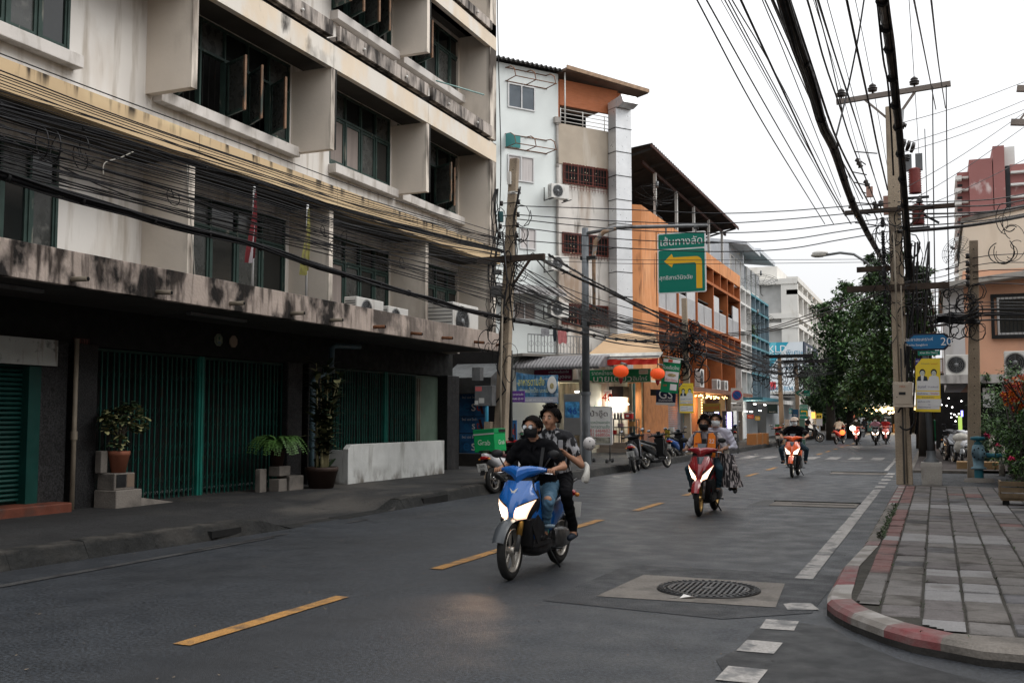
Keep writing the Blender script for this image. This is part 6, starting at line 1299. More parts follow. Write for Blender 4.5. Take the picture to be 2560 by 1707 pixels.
t = thing('trolley_sign','white menu sign on a black wheeled trolley beside the lamp post','sign',((a.x + c.x) / 2,31.0,.15)); zc_ = (a.z + c.z) / 2 - .15
b = MB(); panel(b,(0,0,zc_),RX,Z3,w,h,.1,0,.04); b.build('frame',M('alu_frame',(.5,.5,.5)),t); b = MB(); panel(b,(0,-.006,zc_),RX,Z3,w * .9,h * .95,.004); b.build('face',M('sign_face',(.66,.66,.64),.5,var=.03,bump=0,stain=(2,(1,1,1),.6,.8,(.5,.5,.5))),t)
b = MB(); b.box(-w * .44,w * .44,-.012,-.008,zc_ - h * .46,zc_ - h * .3); b.build('picture_strip',M('noodle_pic',(.25,.24,.2),.6,var=.6,vs=7),t)
txt('ป้าอู๊ด',M('brush_brown',(.1,.06,.07),.7),t,(0,-.01,zc_ + h * .3),RX,Z3,w=w * .68,h=h * .2,bold=.045); txt('ราดหน้ายอดผัก',tg,t,(0,-.01,zc_ + h * .09),RX,Z3,w=w * .84,bold=.02); txt('อาหารตามสั่ง',tg,t,(0,-.01,zc_ - h * .02),RX,Z3,w=w * .84,bold=.02); txt('081 6464602',tr_,t,(0,-.01,zc_ - h * .13),RX,Z3,w=w * .86,h=h * .085,bold=.05); txt('092 6688556',tr_,t,(0,-.01,zc_ - h * .235),RX,Z3,w=w * .86,h=h * .085,bold=.05); txt('est',sw,t,(-w * .25,-.014,zc_ - h * .38),RX,Z3,w=w * .28,bold=.05)
b = MB()
for x in (-w * .34,w * .4): b.tube([(x,.05,zc_ - h / 2),(x,.05,.1)],.02,6); b.bar((x,-.3,.1),(x,.35,.1),.03,.03)
b.build('legs',dkm,t)
wh = None
for x in (-w * .34,w * .4):
  for y in (-.28,.33): b = MB(); b.lathe([(.0,-.03),(.075,-.03),(.085,0),(.075,.03),(0,.03)],14,Matrix.Translation((x,y,.085)) @ Matrix.Rotation(math.pi / 2,4,'Y')); b.build('wheel',rubber,t)
t = thing('steel_shelf','grey steel shelf rack in front of the noodle shop','shelf',(0,40.55,0)); a = Y(1531,1048,40.55); c = Y(1595,1094,40.55); b = MB()
for py in (1048,1068,1086): z = Y(1560,py,40.55).z; b.box(a.x,c.x,-.2,.2,z - .02,z + .02)
for x in (a.x,(a.x + c.x) / 2 - .2,c.x): b.box(x - .02,x + .02,-.2,-.16,NF,a.z); b.box(x - .02,x + .02,.16,.2,NF,a.z)
b.build('frame',greym,t)
c = Y(1572,1040,40.5); b = MB(); b.box(-.17,.17,-.12,.12,0,.22); t = thing('cool_box','red picnic cool box with a white lid on the steel shelf','cool box',(c.x,40.5,a.z + .02)); b.build('body',paint('cooler_red',(.45,.015,.015),.4),t,bevel=.02); b = MB(); b.box(-.175,.175,-.125,.125,.22,.26); b.tube([(-.1,0,.26),(-.1,0,.31),(.1,0,.31),(.1,0,.26)],.012,5); b.build('lid',acw,t); b = MB(); b.box(-.08,.04,-.13,-.124,.08,.16); b.build('label_patch',pwh,t)
for i,px in enumerate((1538,1546,1553)):
  c = Y(px,1045,40.5); b = MB(); b.lathe([(0,0),(.05,0),(.055,.25),(.05,.26),(0,.26)],12); o = b.build('steel_jug',chrome); o.location = (c.x,40.45,a.z + .02); tag(o,('steel jug at the left end of the steel shelf','steel jug in the middle of the three on the steel shelf','steel jug nearest the red cool box on the shelf')[i],'jug','steel jugs on the shelf')
for i,(px,py,cc,lab) in enumerate(((1535,1081,(.4,.02,.02),'red plastic crate on the lower steel shelf'),(1581,1060,(.4,.22,.08),'tan cardboard tub on the upper steel shelf'),(1552,1064,(.4,.25,.3),'pink plastic bag bundle on the middle steel shelf'))):
  c = Y(px,py,40.5); b = MB(); b.box(-.1,.1,-.1,.1,-.08,.09); b.box(-.11,.11,-.11,.11,.07,.1); o = b.build('crate',paint('crate%d' % i,cc,.5),bevel=.01); o.location = (c.x,40.5,c.z); tag(o,lab,'container')
c = Y(1553,1010,43); b = MB(); b.tube([(n0 + 1.6,43.5,2.9),(n0 + .9,43.2,2.2)],.13,10); o = tag(b.build('vent_pipe',steel),'slanting silver vent pipe inside the noodle shop','pipe')
bf = thing('lit_shop_row','row of small shop fronts with warm lights under the brown canopy','shop')
for (ya,yb2,col) in ((45.4,49.6,(.14,.15,.15)),):
  b = MB()
  for k in range(28): b.box(-11.62,-11.56,ya,yb2,.12 + k * .1,.12 + k * .1 + .075)
  b.build('rolling_shutter',M('shutter_grey',(.2,.21,.23),.6,metal=.3,var=.15,vs=3),bf)
bx('interior',M('warm_interior',(.25,.14,.06),.8,var=.4,vs=2),-13.2,-13.1,50,66,.1,2.9,par=bf)
for y in (49.8,54.5,60.3,66.0): bx('column',M('col_cream',(.3,.28,.25),.8),-11.75,-11.4,y,y + .3,.1,2.9,par=bf)
wg = glow('warm_glow',(1,.6,.22),7.); wg2 = glow('white_glow',(1,.97,.92),7.)
b = MB(); random.seed(3)
for k in range(46): y = U(50,60); b.ball((-11.3 + U(-.5,.2),y,2.75 + U(-.08,.05)),.035,6)
for k in range(30): b.ball((-11.5,50.1 if k % 2 else 54.3,.6 + k * .07),.03,6)
stuff(b.build('fairy_lights',wg),'warm fairy lights strung around the barber shop front','fairy lights'); plight((-11.8,52.3,2.3),170,(1,.6,.25)); plight((-11.8,57,2.3),150,(1,.65,.3))
for i,(px,py) in enumerate(((1887,1010),(1912,1012),(1865,1028),(1878,1029),(1900,1026))): c = X(px,py,-11.2); b = MB(); b.tube([(-11.2,c.y - .45,c.z),(-11.2,c.y + .45,c.z)],.035,6); tag(b.build('tube_lamp',wg2),'glowing fluorescent tube under the canopy past the orange building','lamp','fluorescent tubes under the far canopy')
plight((-11.4,70,2.3),160,(1,.9,.75))
def ysign(label,x,pxl,pxr,pyt,pyb,m,lines,name='shop_sign',y=None):
  a = Y(pxl,pyt,y); c = Y(pxr,pyb,y); w,h = c.x - a.x,a.z - c.z; t = thing(name,label,'sign',((a.x + c.x) / 2,y,(a.z + c.z) / 2)); b = MB(); b.box(-w / 2,w / 2,0,.08,-h / 2,h / 2); b.build('board',m,t)
  for s,mm,fx,fz,fw in lines: txt(s,mm,t,(w * fx,-.008,h * fz),RX,Z3,w=w * fw,bold=.03)
  return t
ysign('red and yellow lettered battery shop sign above a black phone number strip',0,1757,1801,1008,1028,M('sign_olive',(.2,.13,.02),.6),[('แบตเตอรี่',paint('sred',(.35,.02,.02),.6),0,0,.88)],y=48.5); ysign('black strip sign with white phone number 02-2771894',0,1757,1800,1029,1039,tk,[('02-2771894',sw,0,0,.86)],y=48.5)
ysign('tall black barber promotion board with white lettering and price 79',0,1805,1834,1027,1108,tk,[('โปร',sw,0,.3,.5),('โม',sw,0,.12,.4),('ชั่น',sw,0,-.04,.4),('79.-',sw,.1,-.24,.7),('ตัดผม',paint('tan_txt',(.3,.2,.08),.6),0,-.4,.6)],'promotion_board',47.5)
for px,lab in ((1801,'glowing spiral barber pole left of the black promotion board'),(1832,'glowing spiral barber pole right of the black promotion board')):
  yy = 48.2; a = Y(px,1030,yy); c = Y(px,1071,yy); t = thing('barber_pole',lab,'barber pole',(a.x,yy - .9,0),0,'barber poles'); b = MB(); b.tube([(0,0,c.z),(0,0,a.z)],.1,12); b.build('tube',glow('barber_white',(.8,.8,1),1.6),t); b = MB()
  for k in range(7): z = c.z + .04 + k * (a.z - c.z - .1) / 7; b.tube([(.105 * math.cos(q),.105 * math.sin(q),z + .1 * i_ / 8) for i_,q in enumerate([3.14 + 3.14 * j / 8 for j in range(9)])],.016,4)
  b.build('stripes',glow('barber_violet',(.25,.1,.9),1.2),t); b = MB(); b.lathe([(.12,c.z - .05),(.12,c.z)],10); b.lathe([(.12,a.z),(.12,a.z + .06)],10); b.build('caps',chrome,t)
ysign('round-topped blue sign beyond the teal canopy',0,1979,1996,1023,1043,paint('kblue',(.01,.07,.16),.6),[('K.METAL',sw,0,-.2,.7)],y=62); ysign('dark teal shop sign hanging under the teal canopy',0,1918,1944,1011,1033,paint('dteal',(.01,.05,.06),.6),[('ร้านอาหาร',sw,0,-.3,.6)],y=62); ysign('green banner with cream print tied low on the shutter near the poster',0,1708,1726,1033,1056,paint('aqua',(.1,.3,.28),.6),[('ลดราคา',sw,0,.1,.7)],y=39.5)
for i,(px,lab) in enumerate(((1881,'left of the three brown carton planters by the dark shop'),(1895,'middle of the three brown carton planters by the dark shop'),(1909,'right of the three brown carton planters by the dark shop'))):
  p = G(px,1112,.15); p = X(px,1112,-9.9); y0 = 54.5 + i * 1.2; c = Y(px,1100,y0); b = MB(); b.box(-.25,.25,-.25,.25,0,.62); o = b.build('carton_planter',M('carton',(.3,.15,.06),.85,var=.1),bevel=.01); o.location = (c.x,y0,.15); tag(o,lab,'planter','carton planters')
for (px,py,lab,s) in ((1751,962,'tall air conditioner standing on the brown canopy of the orange building',1.5),(1793,970,'air conditioner on the brown canopy, left of the small pair',.9),(1812,974,'air conditioner on the brown canopy, right of the small pair',.9)):
  p = X(px,py,-11.1); ac(lab,(-11.15,p.y,3.15),math.pi / 2,.9 * (1 if s > 1 else 1.1),.62 * s)
ysign('yellow and black battery board leaning on the grey shutter',0,1662,1674,1072,1107,paint('bd_yellow',(.3,.25,.03),.6),[('GS',tk,0,.2,.6)],'leaning_board',41.8); ysign('white and navy battery board leaning beside the yellow one',0,1675,1685,1068,1104,pwh,[('GS',tk,0,.2,.6)],'leaning_board',41.9)
for i,(pl,pr,pt,pb,yy,cc,s,lab) in enumerate(((1868,1884,1036,1046,58,(.35,.05,.03),'ร้านยา','small red shop sign below the fluorescent tubes'),(1888,1900,1040,1050,59,(.4,.3,.05),'เปิด','small yellow open sign deep under the far canopy'),(1938,1952,1060,1082,61,(.05,.16,.1),'อาหาร','green shop sign behind the red parked scooter'),(1962,1974,1048,1072,61,(.4,.38,.36),'ชา','white upright shop sign by the slim grey pole'),(2028,2038,1030,1046,63,(.45,.25,.05),'ขนม','amber lit shop sign beyond the small green road sign'),(1972,1982,1020,1034,62,(.1,.3,.35),'น้ำ','pale aqua sign left of the round-topped blue sign'))):
  ysign(lab,0,pl,pr,pt,pb,paint('shop%d' % i,cc,.6) if i != 4 else glow('amber_sign',(1,.5,.1),1.5),[(s,sw,0,0,.6)],y=yy)
hy = thing('fire_hydrant','pale blue pipe hydrant with a bolted flange and teal pipe on the right pavement','hydrant',G(2448,1205,.12))
hm = M('hydrant_blue',(.16,.27,.33),.6,var=.15,vs=8,bump=.2,stain=(6,(1,1,.5),.5,.7,(.08,.13,.16))); ht = paint('hydrant_teal',(.02,.12,.16),.5)
b = MB(); b.lathe([(.09,.25),(.09,.3),(.16,.3),(.17,.33),(.11,.36),(.12,.5),(.14,.7),(.13,.8),(.1,.86)],16); b.build('body',hm,hy); b = MB(); b.lathe([(0,.84),(.08,.84),(.085,.9),(.04,.94),(.16,.97),(.16,1.03),(0,1.05)],14); b.tube([(.15,.0,.62),(.62,.1,.6)],.055,10); b.lathe([(.1,0),(.1,.28)],12); b.build('valve',ht,hy)
b = MB(); T = Matrix.Translation((0,-.13,.66)) @ Matrix.Rotation(math.pi / 2,4,'X'); b.lathe([(0,.0),(.15,0),(.15,.04),(0,.045)],18,T)
b.build('flange',hm,hy); b = MB()
for k in range(8): a = k * math.pi / 4; b.ball((.12 * math.cos(a),-.175,.66 + .12 * math.sin(a)),.018,6)
b.build('bolts',black,hy); b = MB(); b.lathe([(.34,0),(.3,.08),(.1,.1),(0,.1)],12); b.build('base',conc,hy)
for i,(px,py,h,lab) in enumerate(((2506,1190,.7,'taller weathered white pipe stub beside the hydrant'),(2482,1175,.95,'thinner white pipe stub behind the hydrant'))): p = G(px,py,.12); b = MB(); b.tube([(0,0,0),(0,0,h)],.075,10); b.ball((0,0,h),.08,10); o = b.build('pipe_stub',M('stub_white',(.4,.37,.32),.8,var=.2,vs=6)); o.location = p; tag(o,lab,'pipe')
t = thing('planter_box','low grey stone planter along the right edge of the pavement','planter',(0,0,0)); b = MB(); b.loft([[(1.45 + (y - 18) * .055,y,.12),(1.6 + (y - 18) * .055,y,.12),(1.6 + (y - 18) * .055,y,.5),(1.45 + (y - 18) * .055,y,.5)] for y in (15,19,23,28)],sm=False); b.build('wall',conc_dk,t); b = MB(); b.box(1.7,4,16,30,.12,.42); b.build('soil',soil,t)
t = thing('wooden_crate','small wooden crate on feet at the right edge of the pavement','crate',G(2552,1262,.13)); b = MB()
for k in range(3): b.box(-.3,.5,-.22,-.19,.12 + k * .1,.2 + k * .1); b.box(-.32,-.29,-.2,.3,.12 + k * .1,.2 + k * .1)
b.box(-.3,.5,-.2,.3,.08,.12); b.build('slats',M('crate_wood',(.14,.1,.06),.85,var=.3,vs=5),t); b = MB(); b.box(-.28,-.18,-.18,-.08,0,.1); b.box(.2,.3,-.18,-.08,0,.1); b.build('feet',black,t)
t = thing('striped_post','slanting red and white striped post by the bougainvillea','post',G(2552,1150,.12)); b = MB(); a = Vector((0,0,.3)); e = Vector((-.25,0,1.75))
for k in range(8): b.tube([a + (e - a) * k / 8,a + (e - a) * (k + 1) / 8],.05,8,k % 2)
b.build('rod',[pwh,paint('post_red',(.3,.08,.07),.6)],t); b = MB(); b.ball(e,.06,8); b.build('reflector',chrome,t)
b = MB(); b.ball((0,0,.2),(.14,.12,.2),10); b.ball((0,0,.4),(.05,.05,.08),8); o = b.build('rubbish_bag',M('bag_pale',(.5,.47,.45),.5,var=.15,vs=8,bump=.5,bs=20)); o.location = G(2408,1165,.12) + Vector((0,0,.12)); tag(o,'knotted white rubbish bag beside the parked scooters on the right','bag')
b = MB(); b.box(-.1,.95,-.25,.2,0,.28); o = b.build('wooden_step',M('step_tan',(.25,.16,.08),.85,var=.2,vs=3),bevel=.02); o.location = G(2402,1178,.12); tag(o,'tan wooden step at the foot of the slim right pole','step')
tag(bx('notice',pwh,.0,.34,-.02,.0,0,.62,par=None),'small white notice on the dark shutter behind the slim right pole','notice').location = Y(2458,1018,35.7)
b = MB(); b.ball((0,0,.1),(.24,.17,.13),10); b.ball((.1,0,.14),(.12,.13,.1),8,1); o = b.build('rubbish_bags',[M('bag_pale',(.5,.47,.45)),M('bag_blue',(.05,.2,.35),.5)]); o.location = (-9.2,45.5,.15); tag(o,'heap of white and blue rubbish bags on the left kerb','bags')
ysign('glowing purple and green barber sign in the dark arcade on the right',0,2395,2406,1040,1075,glow('lime',(.5,.7,.15),.8),[],'lit_sign',44); ysign('glowing blue barber tube above the green lit sign on the right',0,2402,2408,1026,1041,glow('blu',(.3,.3,1),3),[],'lit_sign',43.9)
# cables
random.seed(8)
def spline(pts,n):
  P = [Vector(p) for p in pts]; out = []; t = [0]
  for a,c in zip(P,P[1:]): t.append(t[-1] + (c - a).length)
  T = t[-1]
  for i in range(n + 1):
    s = T * i / n; k = 0
    while k < len(P) - 2 and t[k + 1] < s: k += 1
    p0 = P[max(k - 1,0)]; p1 = P[k]; p2 = P[k + 1]; p3 = P[min(k + 2,len(P) - 1)]; u = (s - t[k]) / max(1e-6,t[k + 1] - t[k])
    out.append(.5 * ((2 * p1) + (p2 - p0) * u + (2 * p0 - 5 * p1 + 4 * p2 - p3) * u * u + (3 * p1 - p0 - 3 * p2 + p3) * u ** 3))
  return out
def wire(pts,r,lab,grp,n=28,seg=5,cat='cable',mat=cable,name='cable'):
  b = MB(); b.tube(spline(pts,n) if len(pts) > 2 else pts,r,seg,0,False); o = b.build(name,mat); return tag(o,lab,cat,grp)
def sag(a,c,d,n=10):
  a,c = Vector(a),Vector(c); return [a + (c - a) * (i / n) - Vector((0,0,d * 4 * (i / n) * (1 - i / n))) for i in range(n + 1)]
G1 = ('thin black cable strung along the front of the shophouse block','thin cables along the shophouse block')
def facade(pp,x,x2=None):
  out = []
  for i,(px,py) in enumerate(pp):
    xx = x if x2 is None else x + (x2 - x) * i / (len(pp) - 1); out.append(X(px,py,xx))
  d = (out[0] - out[1]); out = [out[0] + d * (3.0 / max(.1,abs(d.y)))] + out; return out
def bundle(pp,x,R,n,lab,grp,r=.012,x2=None,name='cable_bundle',pts=None):
  base = pts or facade(pp,x,x2); t = thing(name,lab,'cable bundle'); sp = spline(base,44); b = MB()
  for k in range(n):
    a0 = U(0,6.28); rr = R * math.sqrt(rnd()); tw = U(-.5,.5); wob = U(0,6); q = []
    for i,p in enumerate(sp): a = a0 + tw * i * .25; q.append(p + Vector((math.cos(a) * rr,0,math.sin(a) * rr)) + Vector((0,0,.012 * math.sin(i * .9 + wob))))
    b.tube(q,U(r * .7,r * 1.4),5,0,False)
  b.tube(sp,R * .62,7,0,False); b.build('strands',cable,t)
  b = MB()
  for i in range(2,len(sp) - 2,3): b.tube([sp[i] - (sp[i + 1] - sp[i]).normalized() * .02,sp[i] + (sp[i + 1] - sp[i]).normalized() * .02],R * 1.12,8)
  b.build('ties',rubber,t); return sp
XW_ = -9.45
bundle([(0,437),(122,475),(347,540),(469,572),(640,614),(820,674),(967,717),(1058,743),(1157,773),(1262,797)],-9.6,.055,9,'thick lower black cable bundle sagging along the shophouse block',None,x2=-9.25)
bundle([(0,262),(224,327),(335,361),(469,408),(640,455),(788,502),(893,534),(1063,580),(1187,611),(1255,628)],-9.7,.032,6,'thick upper black cable bundle under the yellow band',None,x2=-9.25)
bundle(None,0,.05,8,'thick tangled cable bundle running on from the leaning pole towards the orange building',None,pts=[Y(1262,797,22.1),PL(1448,831,(-9.25,22),(-9.3,39.4)),PL(1542,848,(-9.25,22),(-9.3,39.4)),PL(1650,856,(-9.25,22),(-9.3,39.4)),Y(1715,866,39.3)])
ya = [(134,245,375,483,588),(176,290,405,500,600),(186,297,412,508,604),(192,304,420,512,606),(200,312,428,520,610),(208,318,424,524,616),(272,352,440,532,622),(280,372,462,545,626),(290,366,470,550,630),(300,385,480,560,632),(318,395,488,573,640),(332,410,505,580,640),(345,405,498,590,668),(352,430,520,606,668),(362,452,540,612,690),(370,440,552,640,712),(382,462,530,628,700),(392,470,566,650,726),(400,488,572,640,742),(412,496,590,662,760),(284,380,500,600,700),(310,440,520,570,632),(338,480,582,622,650),(364,430,560,660,750),(420,500,556,600,640),(250,345,450,548,632),(262,340,436,520,600),(228,320,432,528,612),(405,470,540,640,770)] + [tuple(a_ + (c_ - a_) * q_ + U(-5,5) for a_,c_ in ((215,430),(322,500),(432,585),(530,655),(605,745))) for q_ in [k / 11 for k in range(12)]]
pxs = (0,300,640,930,1262)
for i,ys_ in enumerate(ya):
  x = -9.3 - .45 * rnd(); pp = [(px,py + (U(-4,4) if 0 < j < 4 else 0)) for j,(px,py) in enumerate(zip(pxs,ys_))]
  wire(facade(pp,x,-9.2),U(.005,.0105),*G1,n=30,seg=4)
for i in range(7):
  px = U(100,1100); j = 0; c = X(px,300 + px * .33 + U(0,60),-9.5); b = MB(); curl(b,c,U(.06,.16),U(.8,1.1),14,.007,U(0,.3)); tag(b.build('cable_loop',cable),'small loop of slack cable hanging among the wires on the shophouse front','cable loop','slack loops on the shophouse wires')
c = X(110,360,-9.5); b = MB(); curl(b,c,.17,1.05,18,.009,.1); tag(b.build('cable_loop',cable),'left of two round cable loops over the leftmost green window','cable loop')
c = X(140,368,-9.5); b = MB(); curl(b,c,.17,1.05,18,.009,.1); tag(b.build('cable_loop',cable),'right of two round cable loops over the leftmost green window','cable loop')
wire([X(258,436,-9.5),X(262,408,-9.5),X(300,395,-9.5),X(333,380,-9.5)],.008,'pale grey cable end drooping over the white shophouse wall',None,mat=M('cable_pale',(.35,.33,.29),.7))
wire([X(467,400,-10.9),X(470,470,-10.9),X(478,560,-10.9),X(487,690,-10.9)],.01,'pale cable hanging down the edge of a fin onto the canopy',None,mat=M('cable_pale',(.35,.33,.29),.7))
wire([X(1243,-20,-10.6),X(1246,150,-10.6),X(1252,400,-10.6),X(1247,560,-10.6),X(1236,700,-10.6)],.014,'single cable hanging down past the end of the shophouse block',None)
A_,B_ = (-9.2,22.2),(-9.3,39.4)
G2 = ('black cable running from the leaning pole towards the pole before the orange building','cables between the leaning pole and the next one')
for i in range(26):
  y0 = U(628,780); y1 = U(800,880); x0 = U(1280,1385) if y0 < 650 else 1285; sg_ = U(4,22)
  wire([Y(x0,y0,22.1),PL(1420,y0 + (y1 - y0) * .42 + sg_ * .6,A_,B_),PL(1530,y0 + (y1 - y0) * .66 + sg_,A_,B_),PL(1630,y0 + (y1 - y0) * .86 + sg_ * .6,A_,B_),Y(1715,y1,39.3)],U(.008,.016),*G2,n=20,seg=4)
bundle(None,0,.035,5,'black cable bundle dropping from the crossarm of the leaning pole',None,pts=[Y(1330,636,22),PL(1400,672,A_,B_),PL(1461,702,A_,B_),PL(1528,732,A_,B_),PL(1600,769,A_,B_),Y(1715,830,39.3)])
bundle(None,0,.03,4,'second thinner bundle beside the one dropping from the crossarm',None,pts=[Y(1372,636,22),PL(1461,690,A_,B_),PL(1560,742,A_,B_),PL(1640,780,A_,B_),Y(1718,815,39.3)])
G3 = ('black cable along the front of the orange building running up the street','cables along the orange building')
for i in range(22):
  y0 = U(790,880); y1 = U(905,955); wire([Y(1722,y0,39.4)] + [Y(1722 + (1958 - 1722) * f,y0 + (y1 - y0) * f + 14 * f * (1 - f),39.4 + 20.6 * f ** 1.6) for f in (.3,.6,.85)] + [Y(1958,y1,60)],U(.012,.024),*G3,n=16,seg=4)
bundle(None,0,.06,6,'thick bundle running from the cable knot along the orange building',None,pts=[Y(1722,872,39.4),Y(1800,900,44),Y(1880,925,51),Y(1958,935,60)])
G6 = ('thin wire between the distant poles and the trees','wires far up the street')
for i in range(9): y0 = U(905,950); wire([Y(1958,y0,60),Y(2050,y0 - 10 + U(-8,8),70),Y(2180,y0 - 15 + U(-30,10),85)],.02,*G6,n=10,seg=4)
for ya_,yb2 in ((842,775),(850,800),(846,815)): wire([Y(1722,ya_,39.4),Y(1900,ya_ - 18,38),Y(2020,ya_ - 55 - (842 - ya_),33),Y(2236,700 + (yb2 - 775) * .6,25)],.016,'cable crossing the street from the cable knot to the tall right pole','cables crossing to the right pole',n=20,seg=4)
PA,PB = (-9.1,22.1),(RP.x - .15,RP.y - .2)
G4 = ('single wire crossing the whole street between the leaning pole and the tall right pole','wires crossing the street')
for i_,(l0,m1,m2,r0) in enumerate(((515,523,528,508),(537,553,549,525),(548,573,576,545),(568,597,600,560),(600,619,623,578))):
  wire([Y(1293,l0,22.1),PL(1540,m1,PA,PB),PL(1780,(m1 + m2) / 2 + 8,PA,PB),PL(1960,m2,PA,PB),PL(2100,(m2 + r0) / 2 - 1,PA,PB),Y(2226,r0,PB[1])],.0115,('topmost','second from top','middle','fourth from top','fifth from top')[i_] + ' of the wires crossing the whole street between two poles',G4[1],n=26,seg=4)
for l0,m1,r0 in ((640,650,648),(648,660,655)): wire([Y(1293,l0,22.1),PL(1620,m1,PA,PB),Y(2226,r0,PB[1])],.006,*G4,n=20,seg=4)
c7 = lambda x,y: (1700 + x / 2.735,y / 2.735)
def over(poly,z,r,lab,grp,n=26,R=None):
  P = [c7(*p) for p in poly]; a = G(P[0][0],P[0][1],z); pts = []
  for p in P: q = X(p[0],p[1],a.x); pts.append(q) if q.y < 75 and q.y > 0 else None
  if len(pts) < 2: pts = [a,a + Vector((0,10,0))]
  d = pts[1] - pts[0]; pts = [pts[0] - d * (3.5 / max(.5,d.y))] + pts
  if R: return bundle(None,0,R,12,lab,grp,pts=pts,r=.014)
  return wire(pts,r,lab,grp,n,5)
G5 = ('overhead wire running along the right side of the street towards the poles','overhead wires on the right')
for pl,z,r in (([(115,0),(560,830),(990,1532)],6.6,.011),([(180,0),(600,750),(1050,1532)],6.6,.011),([(280,0),(640,640),(960,1200)],7.5,.006),([(305,0),(660,650),(1090,1440)],6.6,.009),([(330,0),(700,690),(1130,1480)],6.6,.009),([(355,0),(730,650),(1150,1500)],6.5,.009),
        ([(415,0),(740,700),(990,1230),(1170,1532)],6.3,.015),([(562,0),(760,480),(1100,1350)],6.8,.008),([(580,0),(800,480),(1050,1060),(1200,1500)],6.6,.01),([(635,0),(760,290),(960,820),(1250,1360)],6.2,.015),([(760,30),(900,450),(1050,900),(1180,1180),(1350,1500)],6.2,.018),
        ([(870,0),(900,100),(990,430),(1090,720),(1200,1050),(1380,1480)],6.2,.013),([(925,0),(1030,400),(1110,760)],6.4,.009),([(945,0),(1080,440),(1160,680),(1260,1000),(1400,1420)],6.3,.011),([(1005,0),(1180,640),(1300,1100),(1400,1450)],6.6,.006),([(1140,0),(1210,330),(1290,700),(1350,1000),(1420,1300)],6.2,.016),([(1348,0),(1390,400),(1420,560),(1440,800),(1460,1200)],6.2,.014),([(640,40),(900,640),(1120,1120),(1290,1532)],6.4,.009),([(1000,200),(1180,760),(1330,1200)],6.8,.007)):
  over(pl,z,r,*G5)
for pl in ([(1570,-150),(1600,0),(1680,400),(1750,750)],[(1700,-150),(1718,0),(1770,450),(1815,740)]): wire([Y(*c7(*p),y) for p,y in zip(pl,(8,10.5,17,RP.y - .3))],.011,'overhead wire right of the tall pole coming down from the top edge','overhead wires right of the tall pole',n=16)
over([(710,0),(800,300),(900,580),(980,860),(1060,1020),(1150,1300),(1250,1532),(1420,1850)],6.0,0,'left of the two very thick black overhead cable bundles',None,R=.062)
over([(1380,0),(1430,330),(1470,700),(1500,1000),(1545,1532),(1570,1900)],6.0,0,'right of the two very thick black overhead cable bundles, passing the tall pole',None,R=.062)
a = G(*c7(1258,0),6.0); wire([X(*c7(1258,0),-.75),X(*c7(1210,300),-.85),X(*c7(1140,640),-1.0),X(*c7(1065,940),-1.1)],.013,'twisted cable crossing diagonally between the two thick bundles',None)
G7 = ('bare high voltage wire ending at a top insulator of the tall right pole','high voltage wires')
ca_w = RP + ca
for x in (-1.13,-.4,.55): p = ca_w + Vector((x,-.1,.28 + .05 * x)); wire([p - Vector((0,22,.0)) + Vector((0,0,.0)),p - Vector((0,10,.25)),p,p + Vector((0,20,-.4)),p + Vector((0,40,-.1))],.008,*G7,n=20,seg=4)
for x in (.95,1.25):
  p = ca_w + Vector((x,-.15,0)); wire([p,p + Vector((-.05,0,-2.5)),p + Vector((-.1,0,-6.2))],.014,'vertical wire hanging down from the top crossarm beside the vines','vertical drop wires',n=8)
p = ca_w + Vector((.75,-.15,-1)); wire([p,p + Vector((0,0,-5.6))],.01,'vertical wire hanging down from the top crossarm beside the vines','vertical drop wires')
G8 = ('wire running from the tall right pole out over the peach building','wires to the right edge')
zr = lambda py: Y(2245,py,RP.y - .2)
for (y0,y1,r) in ((505,490,.014),(515,505,.018),(535,520,.022),(548,522,.018),(566,540,.016),(578,545,.03),(582,548,.02)):
  wire([zr(y0),Y(2380,(y0 + y1) / 2 + 6,RP.y + 1.5),Y(2500,y1 + 6,RP.y + 3),Y(2640,y1 - 22,RP.y + 5)],r,*G8,n=18)
for (y0,x1,y1) in ((310,2600,190),(365,2600,235),(385,2600,258),(480,2600,255),(520,2600,290),(540,2600,380)): wire([zr(y0),Y(2400,y0 + (y1 - y0) * .42 + 6,RP.y + 2),Y(x1,y1,RP.y + 5)],.008,*G8,n=14)
for (y0,y1,yr) in ((690,641,634),(705,660,656),(715,677,675),(735,694,692),(750,710,712),(757,756,757),(765,765,764)): wire([Y(2262,y0,RP.y + .1),Y(2360,(y0 + y1) / 2 + 8,RP.y + 4),Y(2452,y1,R2.y - .2),Y(2600,yr,R2.y + 1)],.011,'wire reaching the slim pole in front of the peach building','wires at the slim right pole',n=14)
for k in range(9): y0 = 800 + U(-12,16); wire([Y(2318,y0 + U(-4,6),RP.y + 3),Y(2380,y0 - U(2,12),RP.y + 5),Y(2440,788 + U(-10,18),R2.y - .2)],U(.012,.03),'slack cable strung from the vines to the slim pole','slack cables by the peach building',n=12)
for k in range(8): y0 = U(770,815); wire([Y(2440,y0,R2.y - .2),Y(2500,y0 + U(-6,6),R2.y),Y(2620,y0 + U(-6,8),R2.y)],U(.012,.025),'cable passing the barred window of the peach building','cables before the barred window',n=8)
b = MB(); random.seed(4)
for k in range(13): curl(b,Y(U(2490,2555),U(520,640),27),U(.08,.36),U(.25,.8),16,U(.007,.014),U(-.4,.9))
tag(b.build('cable_tangle',cable),'tangle of looping cables hanging at the upper right edge','cable tangle')
